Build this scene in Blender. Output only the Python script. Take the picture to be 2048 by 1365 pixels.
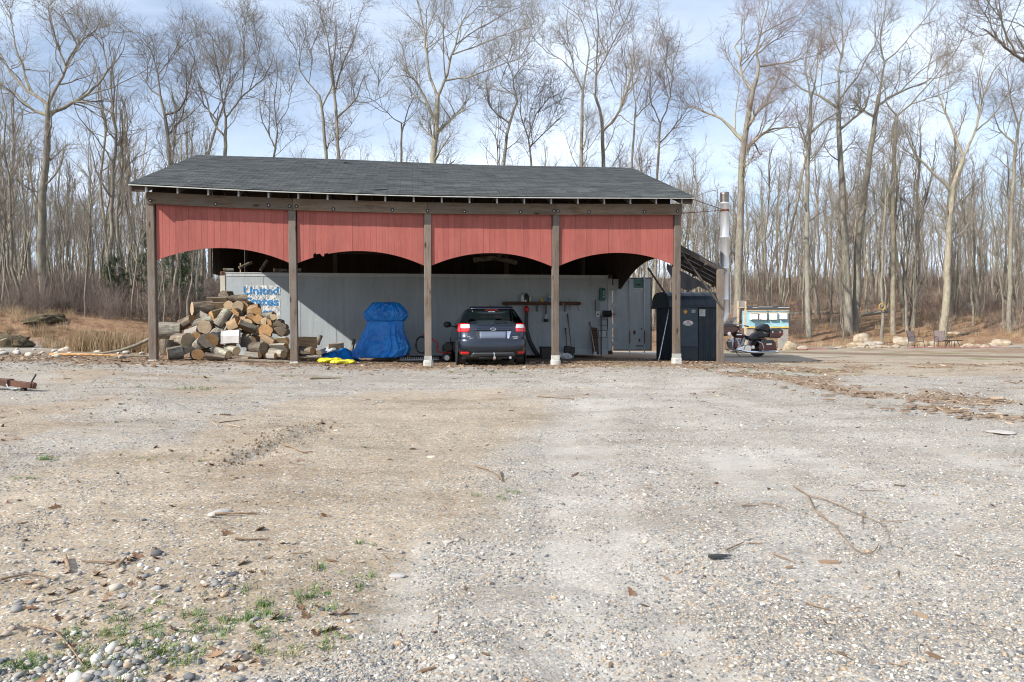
import bpy, bmesh, math, random
import numpy as np
from mathutils import Vector, Matrix, Euler

for _o in list(bpy.data.objects):
    bpy.data.objects.remove(_o, do_unlink=True)
SC = bpy.context.scene
COL = SC.collection
R = math.radians

# ------------------------------------------------------------------ camera
F_PX = 1435.94
CAM = np.array([6.0172, -17.8517, 0.778])
YAW, PITCH, ROLL = 0.1379, 0.0113, -0.0031
cam_data = bpy.data.cameras.new('camera')
cam_data.sensor_width = 36.0
cam_data.lens = F_PX / 2048 * 36.0
cam_data.clip_start = 0.05
cam_data.clip_end = 3000
cam = bpy.data.objects.new('camera', cam_data)
COL.objects.link(cam)
cam.matrix_world = (Matrix.Translation(Vector(CAM)) @ Matrix.Rotation(-YAW, 4, 'Z')
                    @ Matrix.Rotation(math.pi / 2 - PITCH, 4, 'X') @ Matrix.Rotation(ROLL, 4, 'Z'))
SC.camera = cam

# ------------------------------------------------------------------ sky and sun
SUN_DIR = Vector((0.84, 0.47, -0.66)).normalized()        # the way the light travels
SUN_EL = math.asin(-SUN_DIR.z)
SUN_AZ = math.atan2(-SUN_DIR.x, -SUN_DIR.y)                # clockwise from +y
W = bpy.data.worlds.new('World')
SC.world = W
W.use_nodes = True
nt = W.node_tree
for n in list(nt.nodes):
    nt.nodes.remove(n)
def _n(tree, typ, **kw):
    nd = tree.nodes.new(typ)
    for k, v in kw.items():
        setattr(nd, k, v)
    return nd
out = _n(nt, 'ShaderNodeOutputWorld')
bg = _n(nt, 'ShaderNodeBackground')
bg.inputs['Strength'].default_value = 0.098
sky = _n(nt, 'ShaderNodeTexSky', sky_type='NISHITA')
sky.sun_disc = False
sky.sun_elevation = SUN_EL
sky.sun_rotation = SUN_AZ
sky.air_density = 1.0
sky.dust_density = 0.25
sky.ozone_density = 2.2
# thin high cloud: noise on the direction projected to a flat layer overhead
tc = _n(nt, 'ShaderNodeTexCoord')
sep = _n(nt, 'ShaderNodeSeparateXYZ')
nt.links.new(tc.outputs['Generated'], sep.inputs[0])
zmax = _n(nt, 'ShaderNodeMath', operation='MAXIMUM'); zmax.inputs[1].default_value = 0.0
nt.links.new(sep.outputs['Z'], zmax.inputs[0])
zadd = _n(nt, 'ShaderNodeMath', operation='ADD'); zadd.inputs[1].default_value = 0.22
nt.links.new(zmax.outputs[0], zadd.inputs[0])
dx = _n(nt, 'ShaderNodeMath', operation='DIVIDE'); nt.links.new(sep.outputs['X'], dx.inputs[0]); nt.links.new(zadd.outputs[0], dx.inputs[1])
dy = _n(nt, 'ShaderNodeMath', operation='DIVIDE'); nt.links.new(sep.outputs['Y'], dy.inputs[0]); nt.links.new(zadd.outputs[0], dy.inputs[1])
cmb = _n(nt, 'ShaderNodeCombineXYZ'); nt.links.new(dx.outputs[0], cmb.inputs[0]); nt.links.new(dy.outputs[0], cmb.inputs[1])
mp = _n(nt, 'ShaderNodeMapping'); mp.inputs['Location'].default_value = (2.1, 0.4, 0); mp.inputs['Scale'].default_value = (0.85, 1.15, 1)
nt.links.new(cmb.outputs[0], mp.inputs[0])
nz = _n(nt, 'ShaderNodeTexNoise'); nz.inputs['Scale'].default_value = 1.5; nz.inputs['Detail'].default_value = 7; nz.inputs['Roughness'].default_value = 0.52; nz.inputs['Distortion'].default_value = 0.5
nt.links.new(mp.outputs[0], nz.inputs['Vector'])
cr = _n(nt, 'ShaderNodeValToRGB')
cr.color_ramp.elements[0].position = 0.34; cr.color_ramp.elements[0].color = (0.26, 0.26, 0.26, 1)
cr.color_ramp.elements[1].position = 0.66; cr.color_ramp.elements[1].color = (0.95, 0.95, 0.95, 1)
nt.links.new(nz.outputs['Fac'], cr.inputs[0])
cm = _n(nt, 'ShaderNodeMix', data_type='RGBA')
cm.inputs[7].default_value = (7.9, 9.0, 10.9, 1)
nt.links.new(cr.outputs['Color'], cm.inputs[0]); nt.links.new(sky.outputs[0], cm.inputs[6])
nt.links.new(cm.outputs[2], bg.inputs['Color'])
nt.links.new(bg.outputs[0], out.inputs['Surface'])

sun_data = bpy.data.lights.new('sun', 'SUN')
sun_data.energy = 5.0
sun_data.angle = R(0.6)
sun_data.color = (1.0, 0.95, 0.875)
sun = bpy.data.objects.new('sun', sun_data)
COL.objects.link(sun)
sun.rotation_euler = SUN_DIR.to_track_quat('-Z', 'Y').to_euler()
sun.location = (-20, -15, 25)

vs = SC.view_settings
vs.view_transform = 'Standard'; vs.look = 'None'; vs.gamma = 1.0; vs.use_curve_mapping = False
vs.exposure = 0.55
SC.cycles.use_denoising = True
SC.cycles.filter_width = 1.1
SC.cycles.max_bounces = 6
SC.cycles.diffuse_bounces = 3
SC.cycles.transparent_max_bounces = 12
SC.cycles.caustics_reflective = False
SC.cycles.caustics_refractive = False

# ------------------------------------------------------------------ helpers: points
def ray(px, py):
    x, y = px - 1024, py - 682.5
    c, s = math.cos(ROLL), math.sin(ROLL)
    x, y = c * x + s * y, -s * x + c * y
    X, Z = x / F_PX, -y / F_PX
    c, s = math.cos(PITCH), math.sin(PITCH)
    Y, Zw = c + s * Z, -s + c * Z
    s, c = math.sin(YAW), math.cos(YAW)
    return np.array([c * X + s * Y, -s * X + c * Y, Zw])
def aty(px, py, y):
    d = ray(px, py); return CAM + d * (y - CAM[1]) / d[1]
def atd(px, py, D):
    return CAM + ray(px, py) * D
def smooth(a, b, t):
    t = np.clip((t - a) / (b - a), 0, 1); return t * t * (3 - 2 * t)

_rs = np.random.RandomState(11)
_PERM = _rs.rand(256, 256)
def vnoise(x, y):
    x = np.asarray(x, float); y = np.asarray(y, float)
    xi = np.floor(x).astype(int); yi = np.floor(y).astype(int)
    u = x - xi; v = y - yi
    u = u * u * (3 - 2 * u); v = v * v * (3 - 2 * v)
    a = _PERM[xi & 255, yi & 255]; b = _PERM[(xi + 1) & 255, yi & 255]
    c = _PERM[xi & 255, (yi + 1) & 255]; d = _PERM[(xi + 1) & 255, (yi + 1) & 255]
    return (a * (1 - u) + b * u) * (1 - v) + (c * (1 - u) + d * u) * v - 0.5
def fbm(x, y, o=4):
    s = 0; a = 1.0
    for i in range(o):
        s = s + a * vnoise(x * 2 ** i + 17 * i, y * 2 ** i + 31 * i); a *= 0.5
    return s

# the lie of the land
_EX = np.array([-80, -30, -14, -6, 0, 6, 13, 20, 28, 36, 45, 60, 120.])
_EY = np.array([4, 5.5, 8.0, 11, 14, 15, 16, 15, 21, 20, 15, 10, 0.])
def edge_y(x):
    return np.interp(x, _EX, _EY)
def ground_z(x, y):
    x = np.asarray(x, float); y = np.asarray(y, float)
    z = -0.03 + 0.19 * (1 - smooth(-1, 7, x)) - 0.10 * smooth(12, 18, x)
    z = z + 0.022 * np.clip(-x - 1, 0, 14)
    yy = np.clip(-y - 0.3, 0, 19)
    z = z - 0.040 * yy
    d = y - edge_y(x)
    left = 1 - smooth(-5, 5, x)
    bank = (0.95 * smooth(0, 3.0, d) * left + 0.125 * np.clip(d, 0, 14) * (1 - 0.45 * left) + 0.095 * np.clip(d - 14, 0, 140) * (1 - 0.2 * left))
    z = z + bank
    w = smooth(-1.0, 6, d)
    z = z + w * 0.5 * fbm(x * 0.13, y * 0.13, 3) + w * 0.12 * fbm(x * 0.7 + 9, y * 0.7, 2)
    # the yard is not quite level either
    yard = (1 - w) * smooth(-0.5, -3.0, y)
    z = z + (1 - w) * smooth(0.2, -2.0, y) * (0.05 * fbm(x * 0.45, y * 0.45, 3))
    return z
def gz(x, y):
    return float(ground_z(x, y))

# ------------------------------------------------------------------ helpers: objects
def tag(o, label=None, cat=None, group=None, kind=None):
    if label: o['label'] = label
    if cat: o['category'] = cat
    if group: o['group'] = group
    if kind: o['kind'] = kind
    return o
def empty(name, loc=(0, 0, 0), rz=0.0, label=None, cat=None, group=None):
    o = bpy.data.objects.new(name, None)
    o.empty_display_size = 0.2
    COL.objects.link(o)
    o.location = loc
    o.rotation_euler = (0, 0, rz)
    tag(o, label, cat, group)
    return o
def link(name, me, parent=None, mat=None):
    if mat is not None:
        me.materials.clear()
        for m in (mat if isinstance(mat, (list, tuple)) else [mat]):
            me.materials.append(m)
    o = bpy.data.objects.new(name, me)
    COL.objects.link(o)
    if parent is not None:
        o.parent = parent
    return o
def copy_tree(o, parent=None):
    c = o.copy(); COL.objects.link(c); c.parent = parent
    for ch in o.children:
        copy_tree(ch, c)
    return c
def np_mesh(name, V, Fq, smooth_=False, mi=None):
    """V (n,3), Fq (m,3|4) arrays"""
    V = np.asarray(V, np.float32); Fq = np.asarray(Fq, np.int32)
    me = bpy.data.meshes.new(name)
    k = Fq.shape[1]
    me.vertices.add(len(V)); me.vertices.foreach_set('co', V.ravel())
    me.loops.add(Fq.size); me.loops.foreach_set('vertex_index', Fq.ravel())
    me.polygons.add(len(Fq)); me.polygons.foreach_set('loop_start', np.arange(0, Fq.size, k, dtype=np.int32))
    if smooth_:
        me.polygons.foreach_set('use_smooth', np.ones(len(Fq), bool))
    if mi is not None:
        me.polygons.foreach_set('material_index', np.asarray(mi, np.int32))
    me.update(calc_edges=True)
    return me

class MB:
    """collects shapes; build() links them as one mesh object"""
    def __init__(self):
        self.v = []; self.f = []; self.s = []; self.m = []; self.mi = 0
    def add(self, vs_, fs, sm=False):
        b = len(self.v)
        self.v.extend([tuple(float(c) for c in p) for p in vs_])
        for f in fs:
            self.f.append([b + i for i in f]); self.s.append(sm); self.m.append(self.mi)
        return self
    def box(self, x0, x1, y0, y1, z0, z1, M=None):
        p = [(x0, y0, z0), (x1, y0, z0), (x1, y1, z0), (x0, y1, z0), (x0, y0, z1), (x1, y0, z1), (x1, y1, z1), (x0, y1, z1)]
        if M is not None: p = [M @ Vector(q) for q in p]
        return self.add(p, [(0, 3, 2, 1), (4, 5, 6, 7), (0, 1, 5, 4), (1, 2, 6, 5), (2, 3, 7, 6), (3, 0, 4, 7)])
    def bar(self, a, b, w, h, up=(0, 0, 1)):
        a = Vector(a); b = Vector(b); d = (b - a); L = d.length; d.normalize()
        u = Vector(up); s = d.cross(u)
        if s.length < 1e-4: s = d.cross(Vector((1, 0, 0)))
        s.normalize(); u = s.cross(d)
        p = []
        for q in (a, b):
            for (i, j) in ((-1, -1), (1, -1), (1, 1), (-1, 1)):
                p.append(q + s * (i * w / 2) + u * (j * h / 2))
        return self.add(p, [(0, 1, 2, 3), (4, 7, 6, 5), (0, 4, 5, 1), (1, 5, 6, 2), (2, 6, 7, 3), (3, 7, 4, 0)])
    def loft(self, rings, caps=True, sm=True, closed=True):
        n = len(rings[0]); vs_ = [p for r in rings for p in r]; fs = []
        m = n if closed else n - 1
        for i in range(len(rings) - 1):
            for j in range(m):
                k = (j + 1) % n
                fs.append((i * n + j, i * n + k, (i + 1) * n + k, (i + 1) * n + j))
        self.add(vs_, fs, sm)
        if caps and closed:
            self.add(rings[0], [tuple(range(n))[::-1]]); self.add(rings[-1], [tuple(range(n))])
        return self
    def tube(self, pts, r, n=8, caps=True, sm=True):
        pts = [Vector(p) for p in pts]
        if not hasattr(r, '__len__'): r = [r] * len(pts)
        rings = []; ref = None
        for i, p in enumerate(pts):
            t = (pts[min(i + 1, len(pts) - 1)] - pts[max(i - 1, 0)])
            if t.length < 1e-9: t = Vector((0, 0, 1))
            t.normalize()
            if ref is None:
                ref = Vector((0, 0, 1)) if abs(t.z) < 0.9 else Vector((1, 0, 0))
                ref = (ref - t * ref.dot(t)).normalized()
            else:
                ref = (ref - t * ref.dot(t))
                ref = ref.normalized() if ref.length > 1e-6 else t.orthogonal().normalized()
            b = t.cross(ref)
            rings.append([p + (ref * math.cos(2 * math.pi * k / n) + b * math.sin(2 * math.pi * k / n)) * r[i] for k in range(n)])
        return self.loft(rings, caps, sm)
    def lathe(self, prof, n=20, M=None, sm=True, caps=True):
        rings = []
        for (r, z) in prof:
            ring = [Vector((r * math.cos(2 * math.pi * k / n), r * math.sin(2 * math.pi * k / n), z)) for k in range(n)]
            rings.append([M @ p for p in ring] if M is not None else ring)
        return self.loft(rings, caps, sm)
    def ell(self, c, r, n=12, m=8, M=None):
        rings = []
        for i in range(m + 1):
            a = math.pi * (i + 0.02) / (m + 0.04)
            ring = []
            for k in range(n):
                b = 2 * math.pi * k / n
                p = Vector((r[0] * math.sin(a) * math.cos(b), r[1] * math.sin(a) * math.sin(b), -r[2] * math.cos(a)))
                if M is not None: p = M @ p
                ring.append(p + Vector(c))
            rings.append(ring)
        return self.loft(rings, True, True)
    def prism(self, poly, y0, y1, M=None):
        """poly in (x,z), extruded along y"""
        n = len(poly)
        p = [Vector((a, y0, b)) for a, b in poly] + [Vector((a, y1, b)) for a, b in poly]
        if M is not None: p = [M @ q for q in p]
        fs = [tuple(range(n)), tuple(range(2 * n - 1, n - 1, -1))]
        for i in range(n):
            j = (i + 1) % n; fs.append((i, i + n, j + n, j))
        return self.add(p, fs)
    def xf(self, M, start=0):
        for i in range(start, len(self.v)):
            self.v[i] = tuple(M @ Vector(self.v[i]))
        return self
    def mesh(self, name):
        me = bpy.data.meshes.new(name)
        me.from_pydata(self.v, [], self.f)
        me.polygons.foreach_set('use_smooth', self.s)
        if any(self.m): me.polygons.foreach_set('material_index', self.m)
        me.update()
        bm = bmesh.new(); bm.from_mesh(me)
        bmesh.ops.recalc_face_normals(bm, faces=bm.faces)
        bm.to_mesh(me); bm.free()
        return me
    def build(self, name, mat, parent=None, bevel=0, label=None, subd=0):
        me = self.mesh(name)
        o = link(name, me, parent, mat)
        if bevel:
            md = o.modifiers.new('bevel', 'BEVEL'); md.width = bevel; md.segments = 2; md.limit_method = 'ANGLE'; md.angle_limit = R(40)
        if subd:
            md = o.modifiers.new('subd', 'SUBSURF'); md.levels = subd; md.render_levels = subd
        if label: o['label'] = label
        return o
def Bx(*a):
    return MB().box(*a)

# ------------------------------------------------------------------ helpers: materials
class NT:
    def __init__(self, name):
        self.mat = bpy.data.materials.new(name); self.mat.use_nodes = True
        self.t = self.mat.node_tree
        self.b = self.t.nodes['Principled BSDF']
        self.out = self.t.nodes['Material Output']
    def n(self, typ, **kw):
        return _n(self.t, typ, **kw)
    def l(self, a, b):
        self.t.links.new(a, b)
    def coord(self, kind='Object', scale=(1, 1, 1), rot=(0, 0, 0)):
        c = self.n('ShaderNodeTexCoord'); m = self.n('ShaderNodeMapping')
        m.inputs['Scale'].default_value = scale; m.inputs['Rotation'].default_value = rot
        self.l(c.outputs[kind], m.inputs[0]); return m.outputs[0]
    def pos(self, scale=(1, 1, 1), rot=(0, 0, 0)):
        c = self.n('ShaderNodeNewGeometry'); m = self.n('ShaderNodeMapping')
        m.inputs['Scale'].default_value = scale; m.inputs['Rotation'].default_value = rot
        self.l(c.outputs['Position'], m.inputs[0]); return m.outputs[0]
    def noise(self, vec, scale, detail=4, rough=0.55, dist=0.0):
        n = self.n('ShaderNodeTexNoise'); n.inputs['Scale'].default_value = scale; n.inputs['Detail'].default_value = detail
        n.inputs['Roughness'].default_value = rough; n.inputs['Distortion'].default_value = dist
        if vec is not None: self.l(vec, n.inputs['Vector'])
        return n.outputs['Fac']
    def voro(self, vec, scale, feature='F1', out='Distance', rnd=1.0):
        n = self.n('ShaderNodeTexVoronoi', feature=feature); n.inputs['Scale'].default_value = scale; n.inputs['Randomness'].default_value = rnd
        if vec is not None: self.l(vec, n.inputs['Vector'])
        return n.outputs[out]
    def ramp(self, fac, stops, interp='LINEAR'):
        n = self.n('ShaderNodeValToRGB'); e = n.color_ramp.elements; n.color_ramp.interpolation = interp
        while len(e) < len(stops): e.new(0.5)
        for i, (p, c) in enumerate(stops):
            e[i].position = p
            if not hasattr(c, '__len__'): c = (c, c, c)
            e[i].color = (*c, 1) if len(c) == 3 else c
        self.l(fac, n.inputs[0]); return n.outputs['Color']
    def mix(self, fac, a, b, blend='MIX'):
        n = self.n('ShaderNodeMix', data_type='RGBA', blend_type=blend)
        for sock, v in ((n.inputs[0], fac), (n.inputs[6], a), (n.inputs[7], b)):
            if hasattr(v, 'links') or hasattr(v, 'is_linked'): self.l(v, sock)
            elif hasattr(v, '__len__'): sock.default_value = (*v, 1) if len(v) == 3 else v
            else: sock.default_value = v
        return n.outputs[2]
    def math(self, op, a, b=0.0, clamp=False):
        n = self.n('ShaderNodeMath', operation=op, use_clamp=clamp)
        for sock, v in ((n.inputs[0], a), (n.inputs[1], b)):
            if hasattr(v, 'is_linked'): self.l(v, sock)
            else: sock.default_value = v
        return n.outputs[0]
    def attr(self, name, out='Fac', typ='GEOMETRY'):
        n = self.n('ShaderNodeAttribute', attribute_name=name); n.attribute_type = typ
        return n.outputs[out]
    def rnd(self):
        return self.n('ShaderNodeObjectInfo').outputs['Random']
    def bump(self, h, strength=0.3, dist=0.01):
        n = self.n('ShaderNodeBump'); n.inputs['Strength'].default_value = strength; n.inputs['Distance'].default_value = dist
        self.l(h, n.inputs['Height']); self.l(n.outputs[0], self.b.inputs['Normal']); return self
    def col(self, c):
        s = self.b.inputs['Base Color']
        if hasattr(c, 'is_linked'): self.l(c, s)
        else: s.default_value = (*c, 1)
        return self
    def set(self, rough=0.6, metal=0.0, spec=None, **kw):
        def put(k, v):
            s = self.b.inputs[k]
            if hasattr(v, 'is_linked'): self.l(v, s)
            else: s.default_value = v
        put('Roughness', rough); put('Metallic', metal)
        if spec is not None: put('Specular IOR Level', spec)
        for k, v in kw.items(): put(k.replace('_', ' '), v)
        return self
_MC = {}
def plain(name, c, rough=0.6, metal=0.0, var=0.12, scale=6, bump=0.0, spec=None, dirt=0.0, dirtc=(0.12, 0.09, 0.06), **kw):
    if name in _MC: return _MC[name]
    m = NT(name)
    v = m.coord('Object')
    nz_ = m.noise(v, scale, 5, 0.6)
    lo = tuple(x * (1 - var) for x in c); hi = tuple(min(1, x * (1 + var)) for x in c)
    base = m.ramp(nz_, [(0.3, lo), (0.7, hi)])
    if dirt:
        n2 = m.noise(v, scale * 0.6, 6, 0.7, 0.4)
        base = m.mix(m.ramp(n2, [(0.5 - 0.0, 0.0), (0.75, dirt)]), base, dirtc)
    m.col(base).set(rough, metal, spec, **kw)
    if bump: m.bump(m.noise(v, scale * 8, 4, 0.6), bump, 0.004)
    _MC[name] = m.mat
    return m.mat
def wood(name, lo, hi, axis='z', rough=0.85, knots=True, grain=9.0, grey=None, bump=0.5, varo=0.25):
    if name in _MC: return _MC[name]
    m = NT(name)
    sc = {'z': (grain, grain, 0.55), 'x': (0.55, grain, grain), 'y': (grain, 0.55, grain)}[axis]
    c = m.n('ShaderNodeTexCoord'); add = m.n('ShaderNodeVectorMath', operation='ADD'); m.l(c.outputs['Object'], add.inputs[0])
    rr = m.rnd(); mulv = m.n('ShaderNodeVectorMath', operation='SCALE'); mulv.inputs[0].default_value = (13.7, 7.3, 19.1); m.l(rr, mulv.inputs['Scale']); m.l(mulv.outputs[0], add.inputs[1])
    mp_ = m.n('ShaderNodeMapping'); mp_.inputs['Scale'].default_value = sc; m.l(add.outputs[0], mp_.inputs[0])
    g = m.noise(mp_.outputs[0], 2.2, 8, 0.68, 0.8)
    g2 = m.noise(mp_.outputs[0], 9.0, 4, 0.7, 0.2)
    big = m.noise(add.outputs[0], 1.3, 4, 0.6)
    base = m.ramp(g, [(0.28, lo), (0.68, hi)])
    base = m.mix(m.ramp(g2, [(0.35, 0.55), (0.6, 0.0)]), base, tuple(x * 0.45 for x in lo))
    if grey: base = m.mix(m.ramp(big, [(0.35, 0.0), (0.62, 0.75)]), base, grey)
    if knots:
        ksc = {'z': (4.5, 4.5, 1.4), 'x': (1.4, 4.5, 4.5), 'y': (4.5, 1.4, 4.5)}[axis]
        mk = m.n('ShaderNodeMapping'); mk.inputs['Scale'].default_value = ksc; m.l(add.outputs[0], mk.inputs[0])
        kd = m.voro(mk.outputs[0], 1.0)
        base = m.mix(m.ramp(kd, [(0.06, 0.85), (0.15, 0.0)]), base, tuple(x * 0.35 for x in lo))
    vv = m.ramp(rr, [(0.0, 1 - varo), (1.0, 1 + varo * 0.4)])
    base = m.mix(1.0, base, vv, 'MULTIPLY')
    m.col(base).set(rough, 0, 0.25)
    m.bump(g2, bump, 0.006)
    _MC[name] = m.mat
    return m.mat
# ================================================================== ground
def masks(x, y):
    """what the ground is made of: sand, litter (brown duff), forest floor, grass, coarse stone"""
    d = y - edge_y(x)
    forest = smooth(-1.5, 1.5, d + 1.2 * fbm(x * 0.3, y * 0.3, 3))
    n1 = fbm(x * 0.35 + 3, y * 0.35 + 8, 4); n2 = fbm(x * 1.1 + 40, y * 1.1 + 5, 4)
    # camera-side coordinates, in metres to the right of and away from the camera
    c, s = math.cos(YAW), math.sin(YAW)
    X = c * (x - CAM[0]) - s * (y - CAM[1]); Y = s * (x - CAM[0]) + c * (y - CAM[1])
    # a sweep of washed-out sand: broad band from lower left to the middle of the yard
    arc = np.exp(-((X + 1.6 - 0.12 * (Y - 7)) / (1.5 + 0.05 * Y)) ** 2) * smooth(2.2, 4.5, Y) * (1 - smooth(10.5, 13, Y))
    arc2 = np.exp(-((X + 0.9 - 0.10 * (Y - 11)) / 1.9) ** 2) * smooth(8, 10, Y) * (1 - smooth(12, 14, Y))
    arc3 = np.exp(-((X + 1.75 + 0.45 * (Y - 3.6)) / 0.75) ** 2) * smooth(2.6, 3.2, Y) * (1 - smooth(4.6, 6.0, Y))
    sand = np.clip(1.3 * arc + 0.9 * arc2 + 1.1 * arc3 + 0.9 * n1 + 0.5 * n2 - 0.12, 0, 1)
    farleft = smooth(-2.6, -4.6, X) * smooth(3.5, 6, Y) * (1 - smooth(13.5, 15.5, Y))
    leftside = smooth(0.6, -2.4, X + 2.2 * n1) * (1 - smooth(11.0, 13.5, Y + 0.5 * (X + 2)))
    sand = np.clip(sand * (0.35 + 0.65 * smooth(1.6, -1.8, X + 2.0 * n1)) + 0.22 * leftside + 0.15 * farleft, 0, 1)
    shed = smooth(-1.15, -0.35, y + 0.6 * n2) * (1 - smooth(11, 12.5, y)) * smooth(-8, -3.5, x) * (1 - smooth(14.6, 16.0, x))
    strip = np.exp(-((y + 0.9 + 0.8 * n1) / 0.7) ** 2) * smooth(-14, -9, x)
    litter = np.clip(shed + 0.9 * strip * (0.6 + 1.6 * n2) + smooth(0.30, 0.75, n1 + 0.7 * n2 + 0.40 * farleft) * 0.45, 0, 1) 
    sdl = (Y - 15.7 + 3.1 * (X - 5.2)) / 3.26 + 1.2 * n1
    rightlit = (np.exp(-(sdl / 0.8) ** 2) * 1.0 + 0.42 * smooth(0, 0.6, sdl) * (1 - smooth(20, 25, Y))) * smooth(3.8, 5.0, X) * smooth(8.5, 10.5, Y)
    litter = np.clip(litter + rightlit * (0.7 + 1.8 * n2), 0, 1)
    sandr = smooth(15.5, 17.0, Y) * smooth(6.5, 8.0, X) * (1 - forest)
    sand = np.clip(sand + 0.7 * sandr, 0, 1)
    sds = (Y + 1.4 * X - 49.8) / 1.72 + 0.8 * n1
    gr = (0.9 * np.exp(-((sds - 2.6) / 1.0) ** 2) + 0.75 * np.exp(-((sds + 2.3) / 0.9) ** 2)) * smooth(8.5, 10.5, X) * (1 - forest)
    grass = np.clip(gr * (0.75 + 1.6 * n2) + 0.35 * forest * smooth(12, 20, x) * smooth(0.0, 0.4, n1), 0, 1)
    litter = np.clip(litter + 0.75 * smooth(0.5, 2.5, sds) * smooth(9, 11, X) * (0.7 + 1.5 * n2), 0, 1)
    dark = np.clip(np.exp(-(sds / 1.5) ** 2) * smooth(8.5, 11, X) * (1 - forest), 0, 1)   # strip of dug soil
    return sand, litter, forest, grass, dark

def tracks(x, y):
    """faint compacted wheel lanes curving across the yard"""
    c, s = math.cos(YAW), math.sin(YAW)
    X = c * (x - CAM[0]) - s * (y - CAM[1]); Y = s * (x - CAM[0]) + c * (y - CAM[1])
    t = 0
    for c0, k, y0, w_ in ((0.35, 0.016, 4.0, 0.17), (1.85, 0.016, 4.0, 0.17), (3.3, -0.022, 3.0, 0.2), (-0.95, 0.020, 8.0, 0.16), (4.9, -0.022, 3.0, 0.2), (0.75, 0.018, 4.5, 0.15), (2.25, 0.018, 4.5, 0.15)):
        t = t + np.exp(-((X - c0 - k * (Y - y0) ** 2) / (w_ * (1 + 0.03 * Y))) ** 2)
    return np.clip(t, 0, 1) * np.clip(0.75 + 1.3 * fbm(x * 0.7 + 50, y * 0.7, 2), 0, 1) * (1 - smooth(13.5, 16, Y))
def relief(x, y, sand):
    c, s = math.cos(YAW), math.sin(YAW)
    X = c * (x - CAM[0]) - s * (y - CAM[1]); Y = s * (x - CAM[0]) + c * (y - CAM[1])
    near = 1 - smooth(9, 24, np.hypot(X, Y))
    z = -near * 0.014 * tracks(x, y) + near * (0.030 * fbm(x * 1.6, y * 1.6, 3) * (1 - 0.3 * sand) + 0.016 * fbm(x * 6, y * 6, 2))
    # washed channels running across the sand, and a scuffed wheel mark
    z = z + near * sand * 0.03 * np.abs(fbm(X * 0.9 + 5 + 0.5 * Y, Y * 2.4 - X * 0.4, 3))
    tr = X + 2.55 - 0.045 * (Y - 5.6) ** 2
    trm = smooth(6.3, 6.8, Y) * (1 - smooth(8.0, 8.8, Y)) * (0.6 + 1.4 * np.clip(fbm(x * 2.2, y * 2.2, 2) + 0.3, 0, 1))
    z = z - trm * 0.035 * np.exp(-(tr / 0.11) ** 2) + trm * 0.03 * np.exp(-((tr + 0.26) / 0.15) ** 2)
    return z, trm * np.exp(-((tr + 0.08) / 0.13) ** 2)
def gfull(x, y):
    x = np.asarray(x, float); y = np.asarray(y, float)
    return ground_z(x, y) + relief(x, y, masks(x, y)[0])[0]
def make_ground():
    # rings round the camera: fine where the picture looks, coarse behind it
    rad = [0.01, 0.3, 0.6]
    while rad[-1] < 9: rad.append(rad[-1] * 1.0125)
    while rad[-1] < 45: rad.append(rad[-1] * 1.017)
    while rad[-1] < 900: rad.append(rad[-1] * 1.07)
    rad = np.array(rad)
    a_in = np.linspace(-R(44), R(44), 420); a_out = np.linspace(R(44), 2 * math.pi - R(44), 60)[1:-1]
    ang = np.concatenate([a_in, a_out])
    A, RR = np.meshgrid(ang, rad)
    th = A + YAW
    x = CAM[0] + RR * np.sin(th); y = CAM[1] + RR * np.cos(th)
    z = ground_z(x, y)
    sand, litter, forest, grass, dark = masks(x, y)
    rz_, wet = relief(x, y, sand)
    z = z + rz_
    V = np.stack([x, y, z], -1).reshape(-1, 3)
    nr, na = A.shape
    i = np.arange(nr - 1)[:, None] * na; j = np.arange(na)[None, :]; k = (j + 1) % na
    Fq = np.stack([i + j, i + na + j, i + na + k, i + k], -1).reshape(-1, 4)[:, ::-1]
    me = np_mesh('ground', V, Fq, True)
    for nm, arr in (('sand', sand), ('litter', litter), ('forest', forest), ('grass', grass), ('dark', dark), ('wet', wet), ('track', tracks(x, y))):
        at = me.attributes.new(nm, 'FLOAT', 'POINT'); at.data.foreach_set('value', arr.ravel().astype(np.float32))
    # the disc under the camera
    return me, V, na
_gm, _gV, _na = make_ground()
m = NT('gravel_ground')
P3 = m.pos()
sandF, litF, forF, graF, darF, wetF = (m.attr(k) for k in ('sand', 'litter', 'forest', 'grass', 'dark', 'wet'))
cv = m.n('ShaderNodeTexVoronoi'); cv.inputs['Scale'].default_value = 70; m.l(P3, cv.inputs['Vector'])
celld = cv.outputs['Distance']
sepc = m.n('ShaderNodeSeparateColor'); m.l(cv.outputs['Color'], sepc.inputs[0])
STONE = [(0.0, (0.055, 0.058, 0.068)), (0.18, (0.115, 0.125, 0.14)), (0.38, (0.22, 0.218, 0.21)), (0.56, (0.32, 0.30, 0.27)), (0.72, (0.37, 0.265, 0.165)), (0.86, (0.43, 0.40, 0.35)), (1.0, (0.62, 0.59, 0.53))]
st1 = m.ramp(sepc.outputs[0], STONE)
fine = m.noise(P3, 130, 2, 0.7); mid = m.noise(P3, 2.6, 5, 0.68); patch = m.noise(P3, 14, 4, 0.7)
stone = m.mix(m.ramp(celld, [(0.35, 0.0), (0.75, 0.5)]), st1, (0.20, 0.18, 0.155))
dust = m.ramp(fine, [(0.3, (0.25, 0.23, 0.20)), (0.7, (0.43, 0.405, 0.365))])
stone = m.mix(m.ramp(m.math('ADD', m.math('MULTIPLY', mid, 0.6), m.math('MULTIPLY', patch, 0.4)), [(0.36, 0.12), (0.62, 0.72)]), stone, dust)
sandc = m.ramp(m.math('ADD', m.math('MULTIPLY', fine, 0.5), m.math('MULTIPLY', patch, 0.5)), [(0.33, (0.215, 0.165, 0.108)), (0.66, (0.40, 0.325, 0.235))])
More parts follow.
